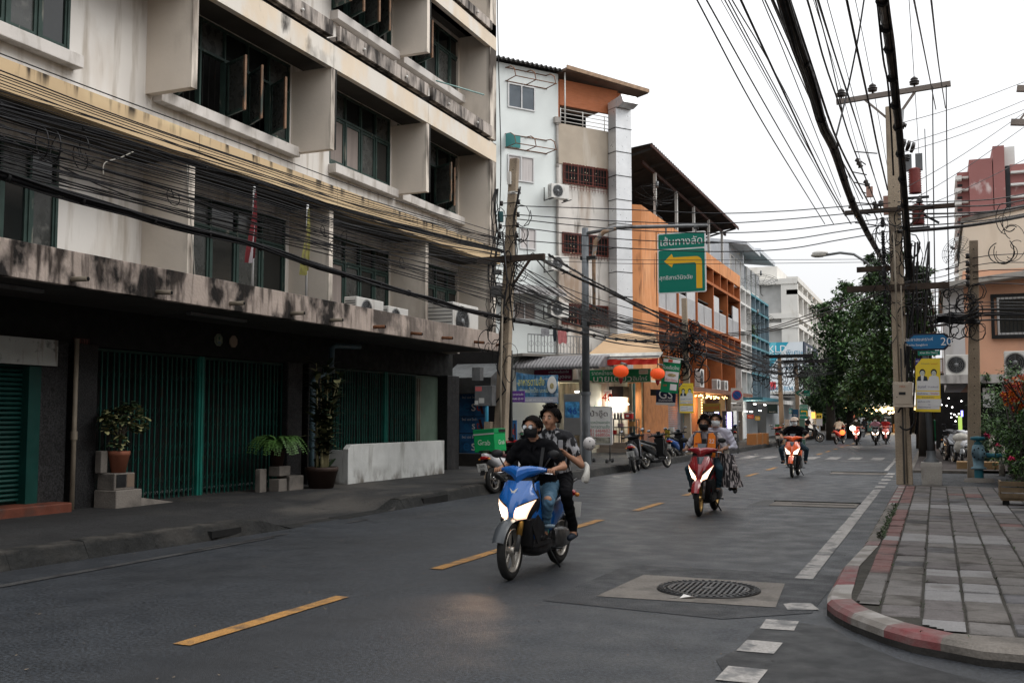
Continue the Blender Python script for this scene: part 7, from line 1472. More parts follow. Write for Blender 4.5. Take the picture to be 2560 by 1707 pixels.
for py,lab in ((222,'upper grey crossarm end at the right edge of the sky'),(306,'lower grey crossarm end at the right edge of the sky')):
  a = Y(2542 if py < 300 else 2527,py,30); b = MB(); b.bar(a,(a.x + 2.5,30,a.z - .35),.14,.16); b.bar((a.x + .15,30,a.z - .05),(a.x + .9,30,a.z + .9),.05,.05) if py > 300 else None; o = b.build('crossarm_end',M('arm_concrete',(.2,.17,.15))); tag(o,lab,'crossarm')
# scooters
tyre_m = M('tyre',(.018,.018,.018),.8,var=.2,vs=10,bump=.3,bs=80,objc=True); rim_m = M('rim',(.32,.3,.27),.4,metal=.6,var=.15,vs=8,bump=0,objc=True); rim_gold = M('rim_gold',(.42,.27,.1),.4,metal=.7,var=.1,bump=0)
plas = M('plastic_black',(.018,.018,.02),.45,var=.2,vs=6,bump=.05,bs=60,objc=True); seatm = M('seat_vinyl',(.02,.02,.022),.55,var=.15,vs=8,bump=.1,bs=50,objc=True)
eng_m = M('engine_metal',(.12,.12,.12),.45,metal=.7,var=.3,vs=14,bump=.2,objc=True); hl_on = glow('headlight_lit',(1,.86,.66),9.); hl_rim = glow('headlight_rim',(1,.62,.42),1.3); hl_off = M('headlight_off',(.45,.47,.5),.1,var=.1,bump=0); tail = M('tail_red',(.3,.01,.01),.2,var=.1,bump=0); platem = M('number_plate',(.6,.6,.58),.5,var=.04,bump=0); amber = M('amber',(.6,.22,.03),.3,bump=0)
ROWS = [(.47,.05,.50,.485),(.54,.10,.56,.49),(.60,.155,.595,.48),(.68,.20,.59,.455),(.76,.215,.56,.425),(.85,.19,.50,.40),(.93,.15,.44,.37),(.99,.12,.41,.36)]
def shell(y,z,off=0.):
  for (z0,w0,c0,e0),(z1,w1,c1,e1) in zip(ROWS,ROWS[1:]):
    if z <= z1 or z1 == .99:
      t = max(0,min(1,(z - z0) / (z1 - z0))); hw = w0 + (w1 - w0) * t; xc = c0 + (c1 - c0) * t; xe = e0 + (e1 - e0) * t
      k = min(1.15,abs(y) / hw); return Vector((xc + (xe - xc) * k ** 2 + off,y * (1 + off * .8),z))
def patch(b,c,n,off,m=0,th=True):
  vs = []
  for i in range(n + 1):
    for j in range(n + 1):
      u,v = i / n,j / n; y = (c[0][0] * (1 - u) + c[1][0] * u) * (1 - v) + (c[3][0] * (1 - u) + c[2][0] * u) * v; z = (c[0][1] * (1 - u) + c[1][1] * u) * (1 - v) + (c[3][1] * (1 - u) + c[2][1] * u) * v
      vs.append(shell(y,z,off + .012 * (1 - (2 * u - 1) ** 4) * (1 - (2 * v - 1) ** 4)))
  b.add(vs,[(i * (n + 1) + j,(i + 1) * (n + 1) + j,(i + 1) * (n + 1) + j + 1,i * (n + 1) + j + 1) for i in range(n) for j in range(n)],m,True)
def oval(x,y0,z0,hw,hh,n=12,p=.75):
  out = []
  for k in range(n):
    a = 2 * math.pi * k / n; c,s = math.cos(a),math.sin(a); out.append((x,y0 + hw * abs(c) ** p * (1 if c > 0 else -1),z0 + hh * abs(s) ** p * (1 if s > 0 else -1)))
  return out
def wheel(t,x,r,w,rim,spokes=5,steer=0.,z=None):
  z = r if z is None else z
  T = Matrix.Translation((x,0,z)) @ Matrix.Rotation(steer,4,'Z') @ Matrix.Rotation(math.pi / 2,4,'X'); b = MB(); prof = []
  for k in range(11): a = math.pi * 2 * k / 10; prof.append((r - w * .5 + w * .5 * math.cos(a),w * .5 * math.sin(a)))
  b.lathe(prof,32,T); ty = b.build('wheel',tyre_m,t)
  b = MB(); ri = r - w * .95; b.lathe([(ri,-w * .42),(ri + .012,-w * .42),(ri + .004,0),(ri + .012,w * .42),(ri,w * .42),(ri - .012,w * .3),(ri - .012,-w * .3),(ri,-w * .42)],28,T); b.lathe([(0,-.045),(.038,-.045),(.045,0),(.038,.045),(0,.045)],12,T)
  for k in range(spokes):
    a = 2 * math.pi * k / spokes + .3
    for da in (-.1,.1): b.bar(T @ Vector((.03 * math.cos(a),.03 * math.sin(a),0)),T @ Vector(((ri - .005) * math.cos(a + da),(ri - .005) * math.sin(a + da),0)),.016,.022)
  b.build('rim',rim,ty)
  b = MB(); b.lathe([(.05,.05),(.09,.05),(.09,.054),(.05,.054)],20,T); b.build('brake_disc',chrome,ty)
  return ty
def scooter(label,loc,hd,body,body2=None,lights=True,rim=None,grp=None,style=0,lean=0.,plate=None,near=True,cat='scooter',seatc=None):
  t = thing('scooter',label,cat,loc,math.radians(hd),grp); t.rotation_euler = (lean,0,math.radians(hd))
  body2 = body2 or body; rim = rim or rim_m
  wheel(t,.62,.285,.085,rim,5,.06); wheel(t,-.64,.28,.1,rim)
  b = MB()
  for s in (-1,1): b.tube([(.62,s * .07,.28),(.50,s * .07,.60)],[.026,.022],8,0); b.tube([(.56,s * .07,.43),(.47,s * .07,.66)],.03,8,1)
  b.build('fork',[eng_m,M('fork_gold',(.4,.22,.05),.35,metal=.7) if style == 0 else greym],t)
  b = MB(); vs = []; n = 12      # front fender
  for i in range(n + 1):
    a = math.radians(20 + 125 * i / n); ww = .068 * (1 - .5 * abs(i / n - .45) ** 2)
    for j in range(7): q = (j - 3) / 3; vs.append((.62 + (.325 - .02 * q * q) * math.cos(a),ww * q,.285 + (.325 - .035 * q * q) * math.sin(a)))
  b.add(vs,[(i * 7 + j,i * 7 + j + 1,(i + 1) * 7 + j + 1,(i + 1) * 7 + j) for i in range(n) for j in range(6)],0,True); b.build('front_fender',body2 if style else M('fender_grey',(.06,.07,.08),.35,var=.1,bump=0),t)
  b = MB(); secs = []
  for (z,hw,xc,xe) in ROWS:
    s = []
    for k in range(9): y = hw * (k - 4) / 4; s.append(shell(y,z))
    s += [(.33,hw * .95,z),(.31,0,z),(.33,-hw * .95,z)]; secs.append(s)
  b.loft(secs); b.build('front_shell',plas,t)
  b = MB(); n = 5
  patch(b,[(-.13,.955),(.13,.955),(.022,.60),(-.022,.60)],n,.012); patch(b,[(.13,.955),(.15,.90),(.215,.79),(.028,.71)],4,.010); patch(b,[(-.13,.955),(-.15,.90),(-.215,.79),(-.028,.71)],4,.010)
  b.build('front_panel',body,t)
  for s in (-1,1):
    b = MB(); L = [(s * .028,.575),(s * .03,.69),(s * .205,.775),(s * .13,.59)]
    if style == 1: L = [(s * .03,.565),(s * .055,.65),(s * .21,.82),(s * .12,.60)]
    if style == 2: L = [(s * .03,.62),(s * .05,.69),(s * .20,.80),(s * .14,.62)]
    patch(b,L,5,.014); hl = b.build('headlight',hl_rim if lights else hl_off,t)
    if lights: c_ = [sum(q[i] for q in L) / 4 for i in (0,1)]; b = MB(); patch(b,[(c_[0] + (q[0] - c_[0]) * .72,c_[1] + (q[1] - c_[1]) * .68) for q in L],5,.022); b.build('lamp_core',hl_on,hl)
  if near:
    b = MB(); b.ball((.565,0,.545),(.02,.03,.018),8); b.build('side_light',amber if lights else amber,t)
    if style == 0:
      b = MB(); p = shell(0,.86,.03); b.add([p + Vector((0,-.05,.03)),p + Vector((.004,-.012,-.005)),p + Vector((0,.045,.035)),p + Vector((.006,.01,-.02)),p + Vector((.008,-.02,-.045)),p + Vector((.004,-.03,-.01))],[(0,1,5),(1,2,3),(1,3,4,5)]); b.build('emblem',acw,t)
    else: b = MB(); patch(b,[(-.06,.95),(.06,.95),(.03,.84),(-.03,.84)],3,.03); b.build('smoked_visor',M('visor_smoke',(.05,.07,.09),.12,bump=0),t)
  b = MB(); b.loft([[(.50,-.17,.585),(.50,.17,.585),(.34,.18,.60),(.34,-.18,.60)],[(.47,-.15,.46),(.47,.15,.46),(.33,.16,.46),(.33,-.16,.46)],[(.41,-.12,.30),(.41,.12,.30),(.30,.14,.28),(.30,-.14,.28)]],sm=False); b.build('lower_cowl',plas,t,bevel=.012)
  for s in (-1,1):
    b = MB(); P = [(.42,s * .205,.79),(.38,s * .17,.93),(.30,s * .18,.95),(.26,s * .185,.70),(.20,s * .18,.42),(.34,s * .16,.34),(.45,s * .14,.52)]
    b.prism(P,(0,-s * .02,0)); b.build('side_wing',body2,t,bevel=.006)
    b = MB(); b.prism([(.45,s * .15,.52),(.34,s * .165,.33),(.2,s * .185,.40),(.24,s * .192,.52),(.38,s * .19,.62)],(0,s * .012,0)); b.build('lower_trim',plas,t)
  b = MB(); b.prism([(.37,-.16,.30),(.37,.16,.30),(.30,.17,.95),(.30,-.17,.95)],(-.045,0,0)); b.build('leg_shield',plas,t,bevel=.01)
  b = MB(); b.box(-.06,.37,-.16,.16,.29,.35); b.loft([oval(.36,0,.30,.13,.06),oval(.1,0,.25,.14,.08),oval(-.3,0,.26,.12,.08)]); b.build('floorboard',plas,t,bevel=.012)
  b = MB(); secs = []
  for y,zc,hh,xc,dx in ((-.25,1.06,.014,.27,.03),(-.19,1.06,.032,.30,.05),(-.09,1.045,.06,.34,.07),(-.03,1.015,.085,.37,.08),(0,.995,.095,.385,.09),(.03,1.015,.085,.37,.08),(.09,1.045,.06,.34,.07),(.19,1.06,.032,.30,.05),(.25,1.06,.014,.27,.03)):
    secs.append([(xc + dx * math.cos(a),y,zc + hh * math.sin(a) * (1 if math.sin(a) > 0 else 1.1)) for a in [i * math.pi / 5 for i in range(10)]])
  b.loft(secs,sm=False); b.build('handlebar_cowl',body,t,bevel=.006)
  if near and style:
    b = MB(); b.loft([[(.40,-.05,1.0),(.40,.05,1.0),(.37,.05,1.02),(.37,-.05,1.02)],[(.30,-.075,1.16),(.30,.075,1.16),(.285,.07,1.16),(.285,-.07,1.16)]],sm=False); b.build('windscreen',M('visor_smoke',(.05,.07,.09)),t)
  b = MB(); b.loft([oval(.335,0,.965,.16,.02),oval(.29,0,1.0,.17,.03),oval(.22,0,1.03,.13,.025)]); b.build('cowl_under',plas,t)
  b = MB()
  for s in (-1,1): b.tube([(.28,s * .15,1.03),(.25,s * .34,1.035)],.014,8,0); b.tube([(.262,s * .235,1.034),(.248,s * .35,1.036)],.02,8,1); b.tube([(.31,s * .2,1.03),(.315,s * .33,1.02)],.007,5,2)
  b.build('handlebar',[eng_m,rubber,chrome],t)
  for s in (-1,1):
    b = MB(); b.tube([(.27,s * .2,1.05),(.27,s * .25,1.13),(.26,s * .29,1.19)],.008,6); b.ball((.255,s * .315,1.215),(.022,.07,.045),12); b.ball((.236,s * .315,1.215),(.006,.06,.037),12,1); b.build('mirror',[plas,M('mirror_glass',(.5,.52,.55),.05,metal=.9,bump=0)],t)
  b = MB(); b.loft([oval(-.04,0,.52,.11,.16),oval(-.2,0,.56,.15,.19),oval(-.45,0,.63,.155,.15),oval(-.7,0,.72,.13,.10),oval(-.9,0,.80,.08,.055),oval(-.98,0,.82,.04,.03)]); b.build('rear_body',body2,t)
  b = MB(); b.loft([oval(.02,0,.75,.08,.03),oval(-.1,0,.765,.12,.045),oval(-.3,0,.775,.145,.05),oval(-.42,0,.80,.14,.055),oval(-.7,0,.845,.12,.05),oval(-.86,0,.86,.07,.03)]); b.build('seat',seatc or seatm,t)
  b = MB(); b.tube([(-.7,-.12,.87),(-.95,-.1,.9),(-.98,0,.9),(-.95,.1,.9),(-.7,.12,.87)],.014,6); b.build('grab_rail',plas,t)
  b = MB(); b.loft([oval(-.88,0,.74,.11,.03),oval(-.97,0,.755,.09,.035),oval(-1.0,0,.76,.05,.02)]); b.build('tail_light',tail,t)
  for s in (-1,1): b = MB(); b.ball((-.93,s * .115,.73),(.035,.03,.025),8); b.build('indicator',amber,t)
  b = MB(); b.loft([oval(-.25,.06,.33,.07,.11),oval(-.5,.07,.31,.075,.12),oval(-.72,.08,.3,.05,.09)]); b.loft([oval(-.2,0,.38,.09,.09),oval(-.5,-.0,.42,.07,.1)]); b.tube([(-.62,.09,.33),(-.75,.1,.66)],.028,7); b.build('engine',eng_m,t)
  b = MB(); b.tube([(-.2,-.11,.24),(-.4,-.13,.24),(-.5,-.14,.28)],.022,7); b.tube([(-.5,-.14,.28),(-.86,-.15,.42)],[.05,.06],10); b.build('exhaust',M('exhaust_dark',(.05,.05,.05),.4,metal=.6),t)
  b = MB(); b.prism([(-.86,-.05,.72),(-1.0,-.05,.60),(-1.08,-.05,.40),(-1.04,-.05,.40),(-.9,-.05,.62)],(0,.1,0)); b.build('rear_fender',plas,t)
  T = Matrix.Translation((-1.055,0,.555)) @ Matrix.Rotation(-.28,4,'Y'); b = MB(); b.box(-.004,.004,-.11,.11,-.085,.085,0,T); pl = b.build('licence_plate',platem,t)
  if plate:
    p = T @ Vector((-.006,0,0)); up = (T.to_3x3() @ Vector((0,0,1)))
    txt(plate[0],tk,pl,p + up * .045,(0,-1,0),up,w=.12,off=.002); txt(plate[1],tk,pl,p - up * .04,(0,-1,0),up,w=.1,off=.002); txt('กรุงเทพมหานคร',tk,pl,p + up * .006,(0,-1,0),up,w=.15,off=.002)
  b = MB(); b.tube([(-.1,.14,.24),(-.12,.26,.24)],.012,6); b.tube([(-.1,-.14,.24),(-.12,-.26,.24)],.012,6); b.tube([(-.15,.1,.22),(-.2,.2,.03)],.012,6); b.build('foot_peg',dkm,t)
  return t
# people: one continuous skin, coloured by the limb it belongs to
def capsule(b,a,c,ra,rb,n=10,sq=1.):
  a,c = Vector(a),Vector(c); d = (c - a); L = max(d.length,1e-4); d = d / L; u = d.orthogonal().normalized() if abs(d.x) < .95 else Vector((0,1,0)); u = (u - d * u.dot(d)).normalized(); w = d.cross(u); prof = []
  for k in range(5): t = -math.pi / 2 + math.pi / 2 * k / 4; prof.append((ra * math.cos(t),ra * math.sin(t)))
  for k in range(5): t = math.pi / 2 * k / 4; prof.append((rb * math.cos(t),L + rb * math.sin(t)))
  T = Matrix(((u.x,w.x,d.x,a.x),(u.y,w.y,d.y,a.y),(u.z,w.z,d.z,a.z),(0,0,0,1)))
  vs = []; fs = []
  for r,z in prof:
    for j in range(n): q = 2 * math.pi * j / n; vs.append(T @ Vector((max(r,1e-4) * math.cos(q),max(r,1e-4) * math.sin(q),z)))
  for i in range(len(prof) - 1):
    for j in range(n): fs.append((i * n + j,i * n + (j + 1) % n,(i + 1) * n + (j + 1) % n,(i + 1) * n + j))
  fs += [tuple(reversed(range(n))),tuple(range((len(prof) - 1) * n,len(prof) * n))]; b.add(vs,fs,0,True)
skin_a = M('skin_warm',(.36,.19,.12),.55,var=.06,vs=9,bump=.05,objc=True); skin_b = M('skin_tan',(.25,.13,.08),.55,var=.06,vs=9,bump=.05,objc=True)
hair_m = M('hair_black',(.008,.006,.006),.85,spec=.15,var=.3,vs=30,bump=.5,bs=60,stretch=(1,1,.3),objc=True)
eye_w = M('eye_white',(.5,.48,.45),.3,bump=0); eye_d = M('eye_dark',(.01,.008,.006),.2,bump=0); lipm = M('lips',(.28,.09,.07),.5,bump=0)
def person(label,loc,hd,J,mats,voxel=.011,hair='short',mask=None,grip=True,glasses=False,cap=None,lean=0.,group=None,shirt_r=1.,women=False,hands='grip',headyaw=0.,headtilt=0.):
  """J: joints in the scooter's frame. mats: skin, top, legs, shoes, (sleeve end fraction, trouser end fraction)"""
  t = thing('person',label,'person',loc,math.radians(hd),group); t.rotation_euler = (lean,0,math.radians(hd))
  V = {k: Vector(v) for k,v in J.items()}; caps = []
  def C(a,c,ra,rb,m): caps.append((Vector(a),Vector(c),ra,rb,m))
  pel,ch,nk,hdp = V['pelvis'],V['chest'],V['neck'],V['head']; sx = (V['shL'] - V['shR']).normalized(); hw = .8 if women else 1
  C(pel + sx * .07,pel - sx * .07,.125,.125,2); C(pel + sx * .06 + Vector((0,0,.03)),ch + sx * .07,.115,.115,1); C(pel - sx * .06 + Vector((0,0,.03)),ch - sx * .07,.115,.115,1)
  C(ch + sx * .09 * hw,ch - sx * .09 * hw,.115,.115,1); C(V['shL'] * .86 + nk * .14,V['shR'] * .86 + nk * .14,.072,.072,1); C(ch,nk,.1,.06,1); C(V['shL'] * .8 + nk * .2,nk,.06,.05,1); C(V['shR'] * .8 + nk * .2,nk,.06,.05,1)
  hf = Matrix.Rotation(headyaw,3,'Z') @ Matrix.Rotation(headtilt,3,'Y'); H = lambda x,y,z: hdp + hf @ Vector((x,y,z))
  C(nk,H(-.015,0,-.07),.055,.05,0); C(H(-.02,0,.03),H(.012,0,.025),.086,.08,0); C(H(.0,0,.03),H(.035,0,-.03),.075,.062,0); C(H(.04,0,-.055),H(.052,0,-.078),.044,.035,0)
  C(H(.088,0,.02),H(.108,0,-.018),.012,.017,0); C(H(.07,.03,.035),H(.07,-.03,.035),.02,.02,0)
  for s in (-1,1): C(H(-.005,s * .083,.015),H(-.0,s * .085,-.02),.018,.014,0); C(H(.055,s * .035,-.015),H(.05,s * .04,-.03),.03,.028,0)
  sl = mats[4] if len(mats) > 4 else .45; tl = mats[5] if len(mats) > 5 else 1.
  for s in 'LR':
    a,e,w = V['sh' + s],V['el' + s],V['wr' + s]; loose = .012
    cut = a + (e - a) * min(1,sl); C(a,cut,.062 * shirt_r,.055 * shirt_r + (.008 if sl < 1 else 0),1)
    if sl < 1: C(cut,e,.043,.037,0); C(e,w,.038,.025,0)
    elif sl < 1.9: C(e,w,.042,.036,1)
    else: C(e,w,.048,.042,1)
    h,k,an = V['hip' + s],V['kn' + s],V['an' + s]; C(h,k,.098,.068,2); cut = k + (an - k) * tl; C(k,cut,.067,.055 if tl < 1 else .056,2)
    if tl < 1: C(cut,an,.04,.032,0)
    toe = V['toe' + s]; C(an,an + (toe - an) * .2 + Vector((0,0,-.02)),.036,.04,0 if tl < 1 else 3); C(an + Vector((-.04,0,-.045)),toe,.036,.034,3)
    hp = V['hand' + s]; C(w,hp * .45 + w * .55,.027,.03,0)
    side = sx if s == 'L' else -sx; C(w * .35 + hp * .65 + side * .022,w * .1 + hp * .9 + side * .024,.02,.017,0); C(w * .35 + hp * .65 - side * .022,w * .1 + hp * .9 - side * .024,.02,.017,0)
  b = MB()
  for c in caps: capsule(b,*c[:4])
  me = bpy.data.meshes.new('p'); me.from_pydata([tuple(v) for v in b.v],[],b.f); o = bpy.data.objects.new('p',me); COL.objects.link(o)
  r = o.modifiers.new('r','REMESH'); r.mode = 'VOXEL'; r.voxel_size = voxel; r.use_smooth_shade = True; s_ = o.modifiers.new('s','SMOOTH'); s_.factor = .5; s_.iterations = 3 if voxel < .015 else 2
  bpy.context.view_layer.update(); m2 = bpy.data.meshes.new_from_object(o.evaluated_get(bpy.context.evaluated_depsgraph_get())); bpy.data.objects.remove(o)
  nv = len(m2.vertices); co = np.empty(nv * 3); m2.vertices.foreach_get('co',co); co = co.reshape(-1,3)
  npoly = len(m2.polygons); cen = np.empty(npoly * 3); m2.polygons.foreach_get('center',cen); cen = cen.reshape(-1,3)
  def field(pts,wantm=True):
    best = np.full(len(pts),9.); mi = np.zeros(len(pts),int)
    for a,c,ra,rb,m in caps:
      a_ = np.array(a); d = np.array(c) - a_; L2 = max(1e-9,d @ d); tt = np.clip((pts - a_) @ d / L2,0,1); dist = np.linalg.norm(pts - a_ - tt[:,None] * d,axis=1) - (ra + (rb - ra) * tt); k = dist < best; best[k] = dist[k]; mi[k] = m
    return mi
  mi = field(cen); vmi = field(co); nr = np.empty(nv * 3); m2.vertices.foreach_get('normal',nr); nr = nr.reshape(-1,3)
  ed = np.empty(len(m2.edges) * 2,np.int64); m2.edges.foreach_get('vertices',ed); ed = ed.reshape(-1,2); dg = np.bincount(ed.ravel(),minlength=nv)[:,None].clip(1); cl2 = ((vmi == 1) | (vmi == 2))[:,None]
  for _ in range(16 if voxel < .015 else 4):
    sm2 = np.zeros_like(co); np.add.at(sm2,ed[:,0],co[ed[:,1]]); np.add.at(sm2,ed[:,1],co[ed[:,0]]); co = np.where(cl2,co * .4 + sm2 / dg * .6,co)
  f = np.sin(co[:,2] * 70 + 3 * np.sin(co[:,1] * 25) + 2 * np.sin(co[:,0] * 30)) * np.sin(co[:,0] * 22 + co[:,1] * 17) ; amp = np.where((vmi == 1) | (vmi == 2),.0055,0.)
  co = co + nr * (f * amp)[:,None]; m2.vertices.foreach_set('co',co.ravel()); m2.materials.clear()
  for x in mats[:4]: m2.materials.append(x)
  for x in (eye_w,eye_d,lipm): m2.materials.append(x)
  m2.polygons.foreach_set('material_index',mi.astype(np.int32)); m2.polygons.foreach_set('use_smooth',np.ones(npoly,bool))
  e = MB()
  for s in 'LR':
    hp,w = V['hand' + s],V['wr' + s]; fw = (hp - w).normalized(); side = sx if s == 'L' else -sx
    for k in range(4):
      q = side * (.033 - .022 * k); L = (.8,.95,1,.9)[3 - k]
      if hands == 'grip': pts = [hp + q + Vector((-.012,0,.02)),hp + q + Vector((.024 * L,0,.018)),hp + q + Vector((.034 * L,0,-.008)),hp + q + Vector((.018,0,-.028)),hp + q + Vector((.0,0,-.026))]
      else: pts = [hp + q * .9,hp + q + fw * .03 * L,hp + q + fw * .052 * L + Vector((0,0,-.01)),hp + q * .9 + fw * .066 * L + Vector((0,0,-.022))]
      e.tube(pts,[.0105,.0098,.009,.008,.006][:len(pts)],6)
    e.tube([w * .3 + hp * .7 - side * .03,hp - side * .045 + Vector((.0,0,-.008)),hp - side * .038 + Vector((.022,0,-.02))],[.013,.011,.008],6)
  for s in (-1,1): e.ball(H(.082,s * .032,.012),(.011,.014,.008),8,4); e.ball(H(.0885,s * .032,.012),(.006,.0065,.0065),8,5); e.tube([H(.088,s * .016,.034),H(.091,s * .034,.038),H(.08,s * .05,.034)],.0045,5,5)
  e.ball(H(.085,0,-.048),(.01,.022,.006),8,6)
  bm = bmesh.new(); bm.from_mesh(m2); e2 = bpy.data.meshes.new('e'); e2.from_pydata(e.v,[],e.f); e2.polygons.foreach_set('material_index',e.m); e2.polygons.foreach_set('use_smooth',[True] * len(e.f)); bm.from_mesh(e2); bm.to_mesh(m2); bm.free()
  ob = link('body',m2,t); ob.name = 'body'
  R3 = hf.to_4x4()
  def hair_shell(b,thick,zlow,back,front=.078):
    n = 22; k = 12; vs = []
    for i in range(k + 1):
      th = math.pi * .62 * i / k
      for j in range(n):
        a = 2 * math.pi * j / n; fr = math.cos(a)     # +1 at the front
        lim = th if fr < .2 else th * (1 - .52 * (fr - .2) / .8); rx = (.108 + thick) * (1 + (.04 if fr < 0 else 0)); jit = 1 + .05 * noise.noise(Vector((math.cos(a) * 3,math.sin(a) * 3,i * .7 + loc[1])))
        x = rx * math.sin(lim) * math.cos(a) * jit - .006; y = (.092 + thick) * math.sin(lim) * math.sin(a) * jit; z = .03 + (.098 + thick) * math.cos(lim) * jit - (back if fr < -.1 and i == k else 0)
        vs.append(H(x,y,z))
    b.add(vs,[(i * n + j,i * n + (j + 1) % n,(i + 1) * n + (j + 1) % n,(i + 1) * n + j) for i in range(k) for j in range(n)],0,True)
    for j in range(60):
      a = U(.9,5.4); z = U(.0,.08); lim = 1.0 + U(0,.6); x = (.108 + thick) * math.sin(lim) * math.cos(a); y = (.094 + thick) * math.sin(lim) * math.sin(a); zz = .03 + (.1 + thick) * math.cos(lim)
      b.tube([H(x,y,zz),H(x * 1.04,y * 1.05,zz - .02),H(x * 1.02,y * 1.04,zz - .038)],[.008,.006,.002],4)
  if hair:
    b = MB(); hair_shell(b,.018 if hair == 'tuft' else .008,0,.03)
    if hair == 'tuft':
      for j in range(90):
        a = U(0,6.28); l = U(0,.8); x = .1 * math.sin(l) * math.cos(a); y = .085 * math.sin(l) * math.sin(a); z = .035 + .1 * math.cos(l); b.tube([H(x,y,z),H(x * 1.15 + U(-.02,.02),y * 1.15 + U(-.02,.02),z + .03),H(x * 1.2 + U(-.03,.03),y * 1.2 + U(-.02,.02),z + U(.03,.05))],[.014,.009,.002],4)
    if hair == 'back': b.ball(H(-.1,0,.0),(.05,.06,.07),10)
    b.build('hair',hair_m,t)
  if cap:
    b = MB(); n = 20; b.lathe([(.003,.125),(.05,.118),(.09,.09),(.112,.05),(.115,.035)],n,Matrix.Translation(hdp) @ R3 @ Matrix.Translation((-.005,0,.018))); b.ball(H(-.005,0,.143),.009,6)
    vs = []
    for j in range(9): a = -1.1 + 2.2 * j / 8; vs += [H(.1 * math.cos(a),.1 * math.sin(a),.055),H(.1 + .085 * math.cos(a) ** .7,.1 * math.sin(a),.042 - .008 * abs(a))]
    b.add(vs,[(2 * j,2 * j + 1,2 * j + 3,2 * j + 2) for j in range(8)],0,True); b.build('cap',cap,t)
  if mask:
    b = MB(); vs = []; n = 12; k = 6
    for i in range(k + 1):
      z = .004 - .1 * i / k
      for j in range(n + 1):
        a = -1.25 + 2.5 * j / n; bul = .006 + .016 * math.sin(math.pi * i / k) * math.cos(a) ** 2 + (.01 if abs(a) < .3 and i < 3 else 0) + .003 * math.sin(i * 2.2); rx = (.098 if i < 3 else .098 - .006 * (i - 3)) + bul; vs.append(H(rx * math.cos(a) ** .8,(.078 - .006 * max(0,i - 3)) * math.sin(a) * 1.08,z))
    b.add(vs,[(i * (n + 1) + j,i * (n + 1) + j + 1,(i + 1) * (n + 1) + j + 1,(i + 1) * (n + 1) + j) for i in range(k) for j in range(n)],0,True)
    for s in (-1,1): b.tube([H(.035,s * .082,-.0),H(-.0,s * .096,.012)],.0025,4); b.tube([H(.03,s * .08,-.06),H(-.0,s * .094,-.022)],.0025,4)
    b.build('face_mask',mask,t)
  if glasses:
    b = MB()
    for s in (-1,1): b.lathe([(.024,-.002),(.027,0),(.024,.002)],14,Matrix.Translation(H(.105,s * .034,.012)) @ R3 @ Matrix.Rotation(math.pi / 2,4,'Y')); b.tube([H(.104,s * .06,.014),H(.0,s * .095,.016)],.0025,4); b.ball(H(.104,s * .034,.012),(.0015,.023,.02),10,1)
    b.tube([H(.106,-.01,.014),H(.106,.01,.014)],.0025,4); b.build('glasses',[greym,M('lens',(.55,.58,.6),.05,bump=0)],t)
  return t,V,H
def seatpose(fwd=0.,dz=0.,head=(0,0),arms='bar',knees=.2,lean_=.1):
  p = dict(pelvis=(-.24 + fwd,0,.86 + dz),chest=(-.17 + fwd + lean_,0,1.17 + dz),neck=(-.13 + fwd + lean_,0,1.35 + dz),head=(-.09 + fwd + lean_ + head[0],head[1],1.475 + dz))
  for s,q in (('L',1),('R',-1)):
    p['sh' + s] = (-.14 + fwd + lean_,q * .185,1.29 + dz); p['el' + s] = (-.02 + fwd,q * .33,1.08 + dz); p['wr' + s] = (.185,q * .30,1.065); p['hand' + s] = (.25,q * .295,1.045)
    p['hip' + s] = (-.2 + fwd,q * .1,.84 + dz); p['kn' + s] = (.20 + fwd,q * knees,.74 + dz * .5); p['an' + s] = (.10,q * (knees - .05),.43); p['toe' + s] = (.26,q * (knees - .03),.385)
  return p
def paxpose(x=-.58,dz=.06,y=0.):
  p = dict(pelvis=(x,y,.93 + dz),chest=(x + .07,y,1.24 + dz),neck=(x + .11,y,1.42 + dz),head=(x + .14,y,1.55 + dz))
  for s,q in (('L',1),('R',-1)):
    p['sh' + s] = (x + .09,y + q * .19,1.36 + dz); p['el' + s] = (x + .1,y + q * .30,1.11 + dz); p['wr' + s] = (x + .3,y + q * .23,1.1 + dz); p['hand' + s] = (x + .36,y + q * .2,1.12 + dz)
    p['hip' + s] = (x + .03,y + q * .12,.9 + dz); p['kn' + s] = (x + .38,y + q * .27,.78 + dz); p['an' + s] = (x + .16,y + q * .27,.40); p['toe' + s] = (x + .33,y + q * .29,.34)
  return p
cl = lambda n,c,**k: M(n,c,.85,var=k.pop('var',.12),vs=k.pop('vs',6),bump=.25,bs=30,objc=True,**k)
polo = cl('cloth_black',(.011,.011,.013),spec=.1); jeans = cl('denim',(.05,.11,.17),stain=(9,(1,1,.5),.5,.7,(.12,.2,.27))); shoe = M('shoe_black',(.015,.015,.016),.6,objc=True,bump=.1); blackmask = M('mask_black',(.012,.012,.014),.7,bump=.1,objc=True); whitemask = M('mask_white',(.6,.64,.66),.7,bump=.1,var=.03,objc=True)
patt = cl('cloth_patterned',(.03,.03,.035),stain=(16,(1,1,.5),.52,.58,(.36,.36,.38))); greyt = cl('cloth_grey',(.33,.31,.33)); lilac = cl('cloth_lilac',(.42,.42,.5)); strip = M('skirt_striped',(.05,.045,.05),.85,var=.9,vs=20,bump=.2,stretch=(1.6,1.6,.1),objc=True,stain=(22,(1.5,1.5,.05),.52,.56,(.4,.36,.36)))
orange_v = M('vest_orange',(.75,.2,.02),.7,var=.06,bump=.15,objc=True); navy = cl('cloth_navy',(.03,.035,.07)); white_c = cl('cloth_white',(.5,.48,.47)); pinkc = cl('cloth_pink',(.5,.25,.32)); redc = cl('cloth_red',(.35,.02,.02)); cream = cl('cloth_cream',(.5,.42,.32))
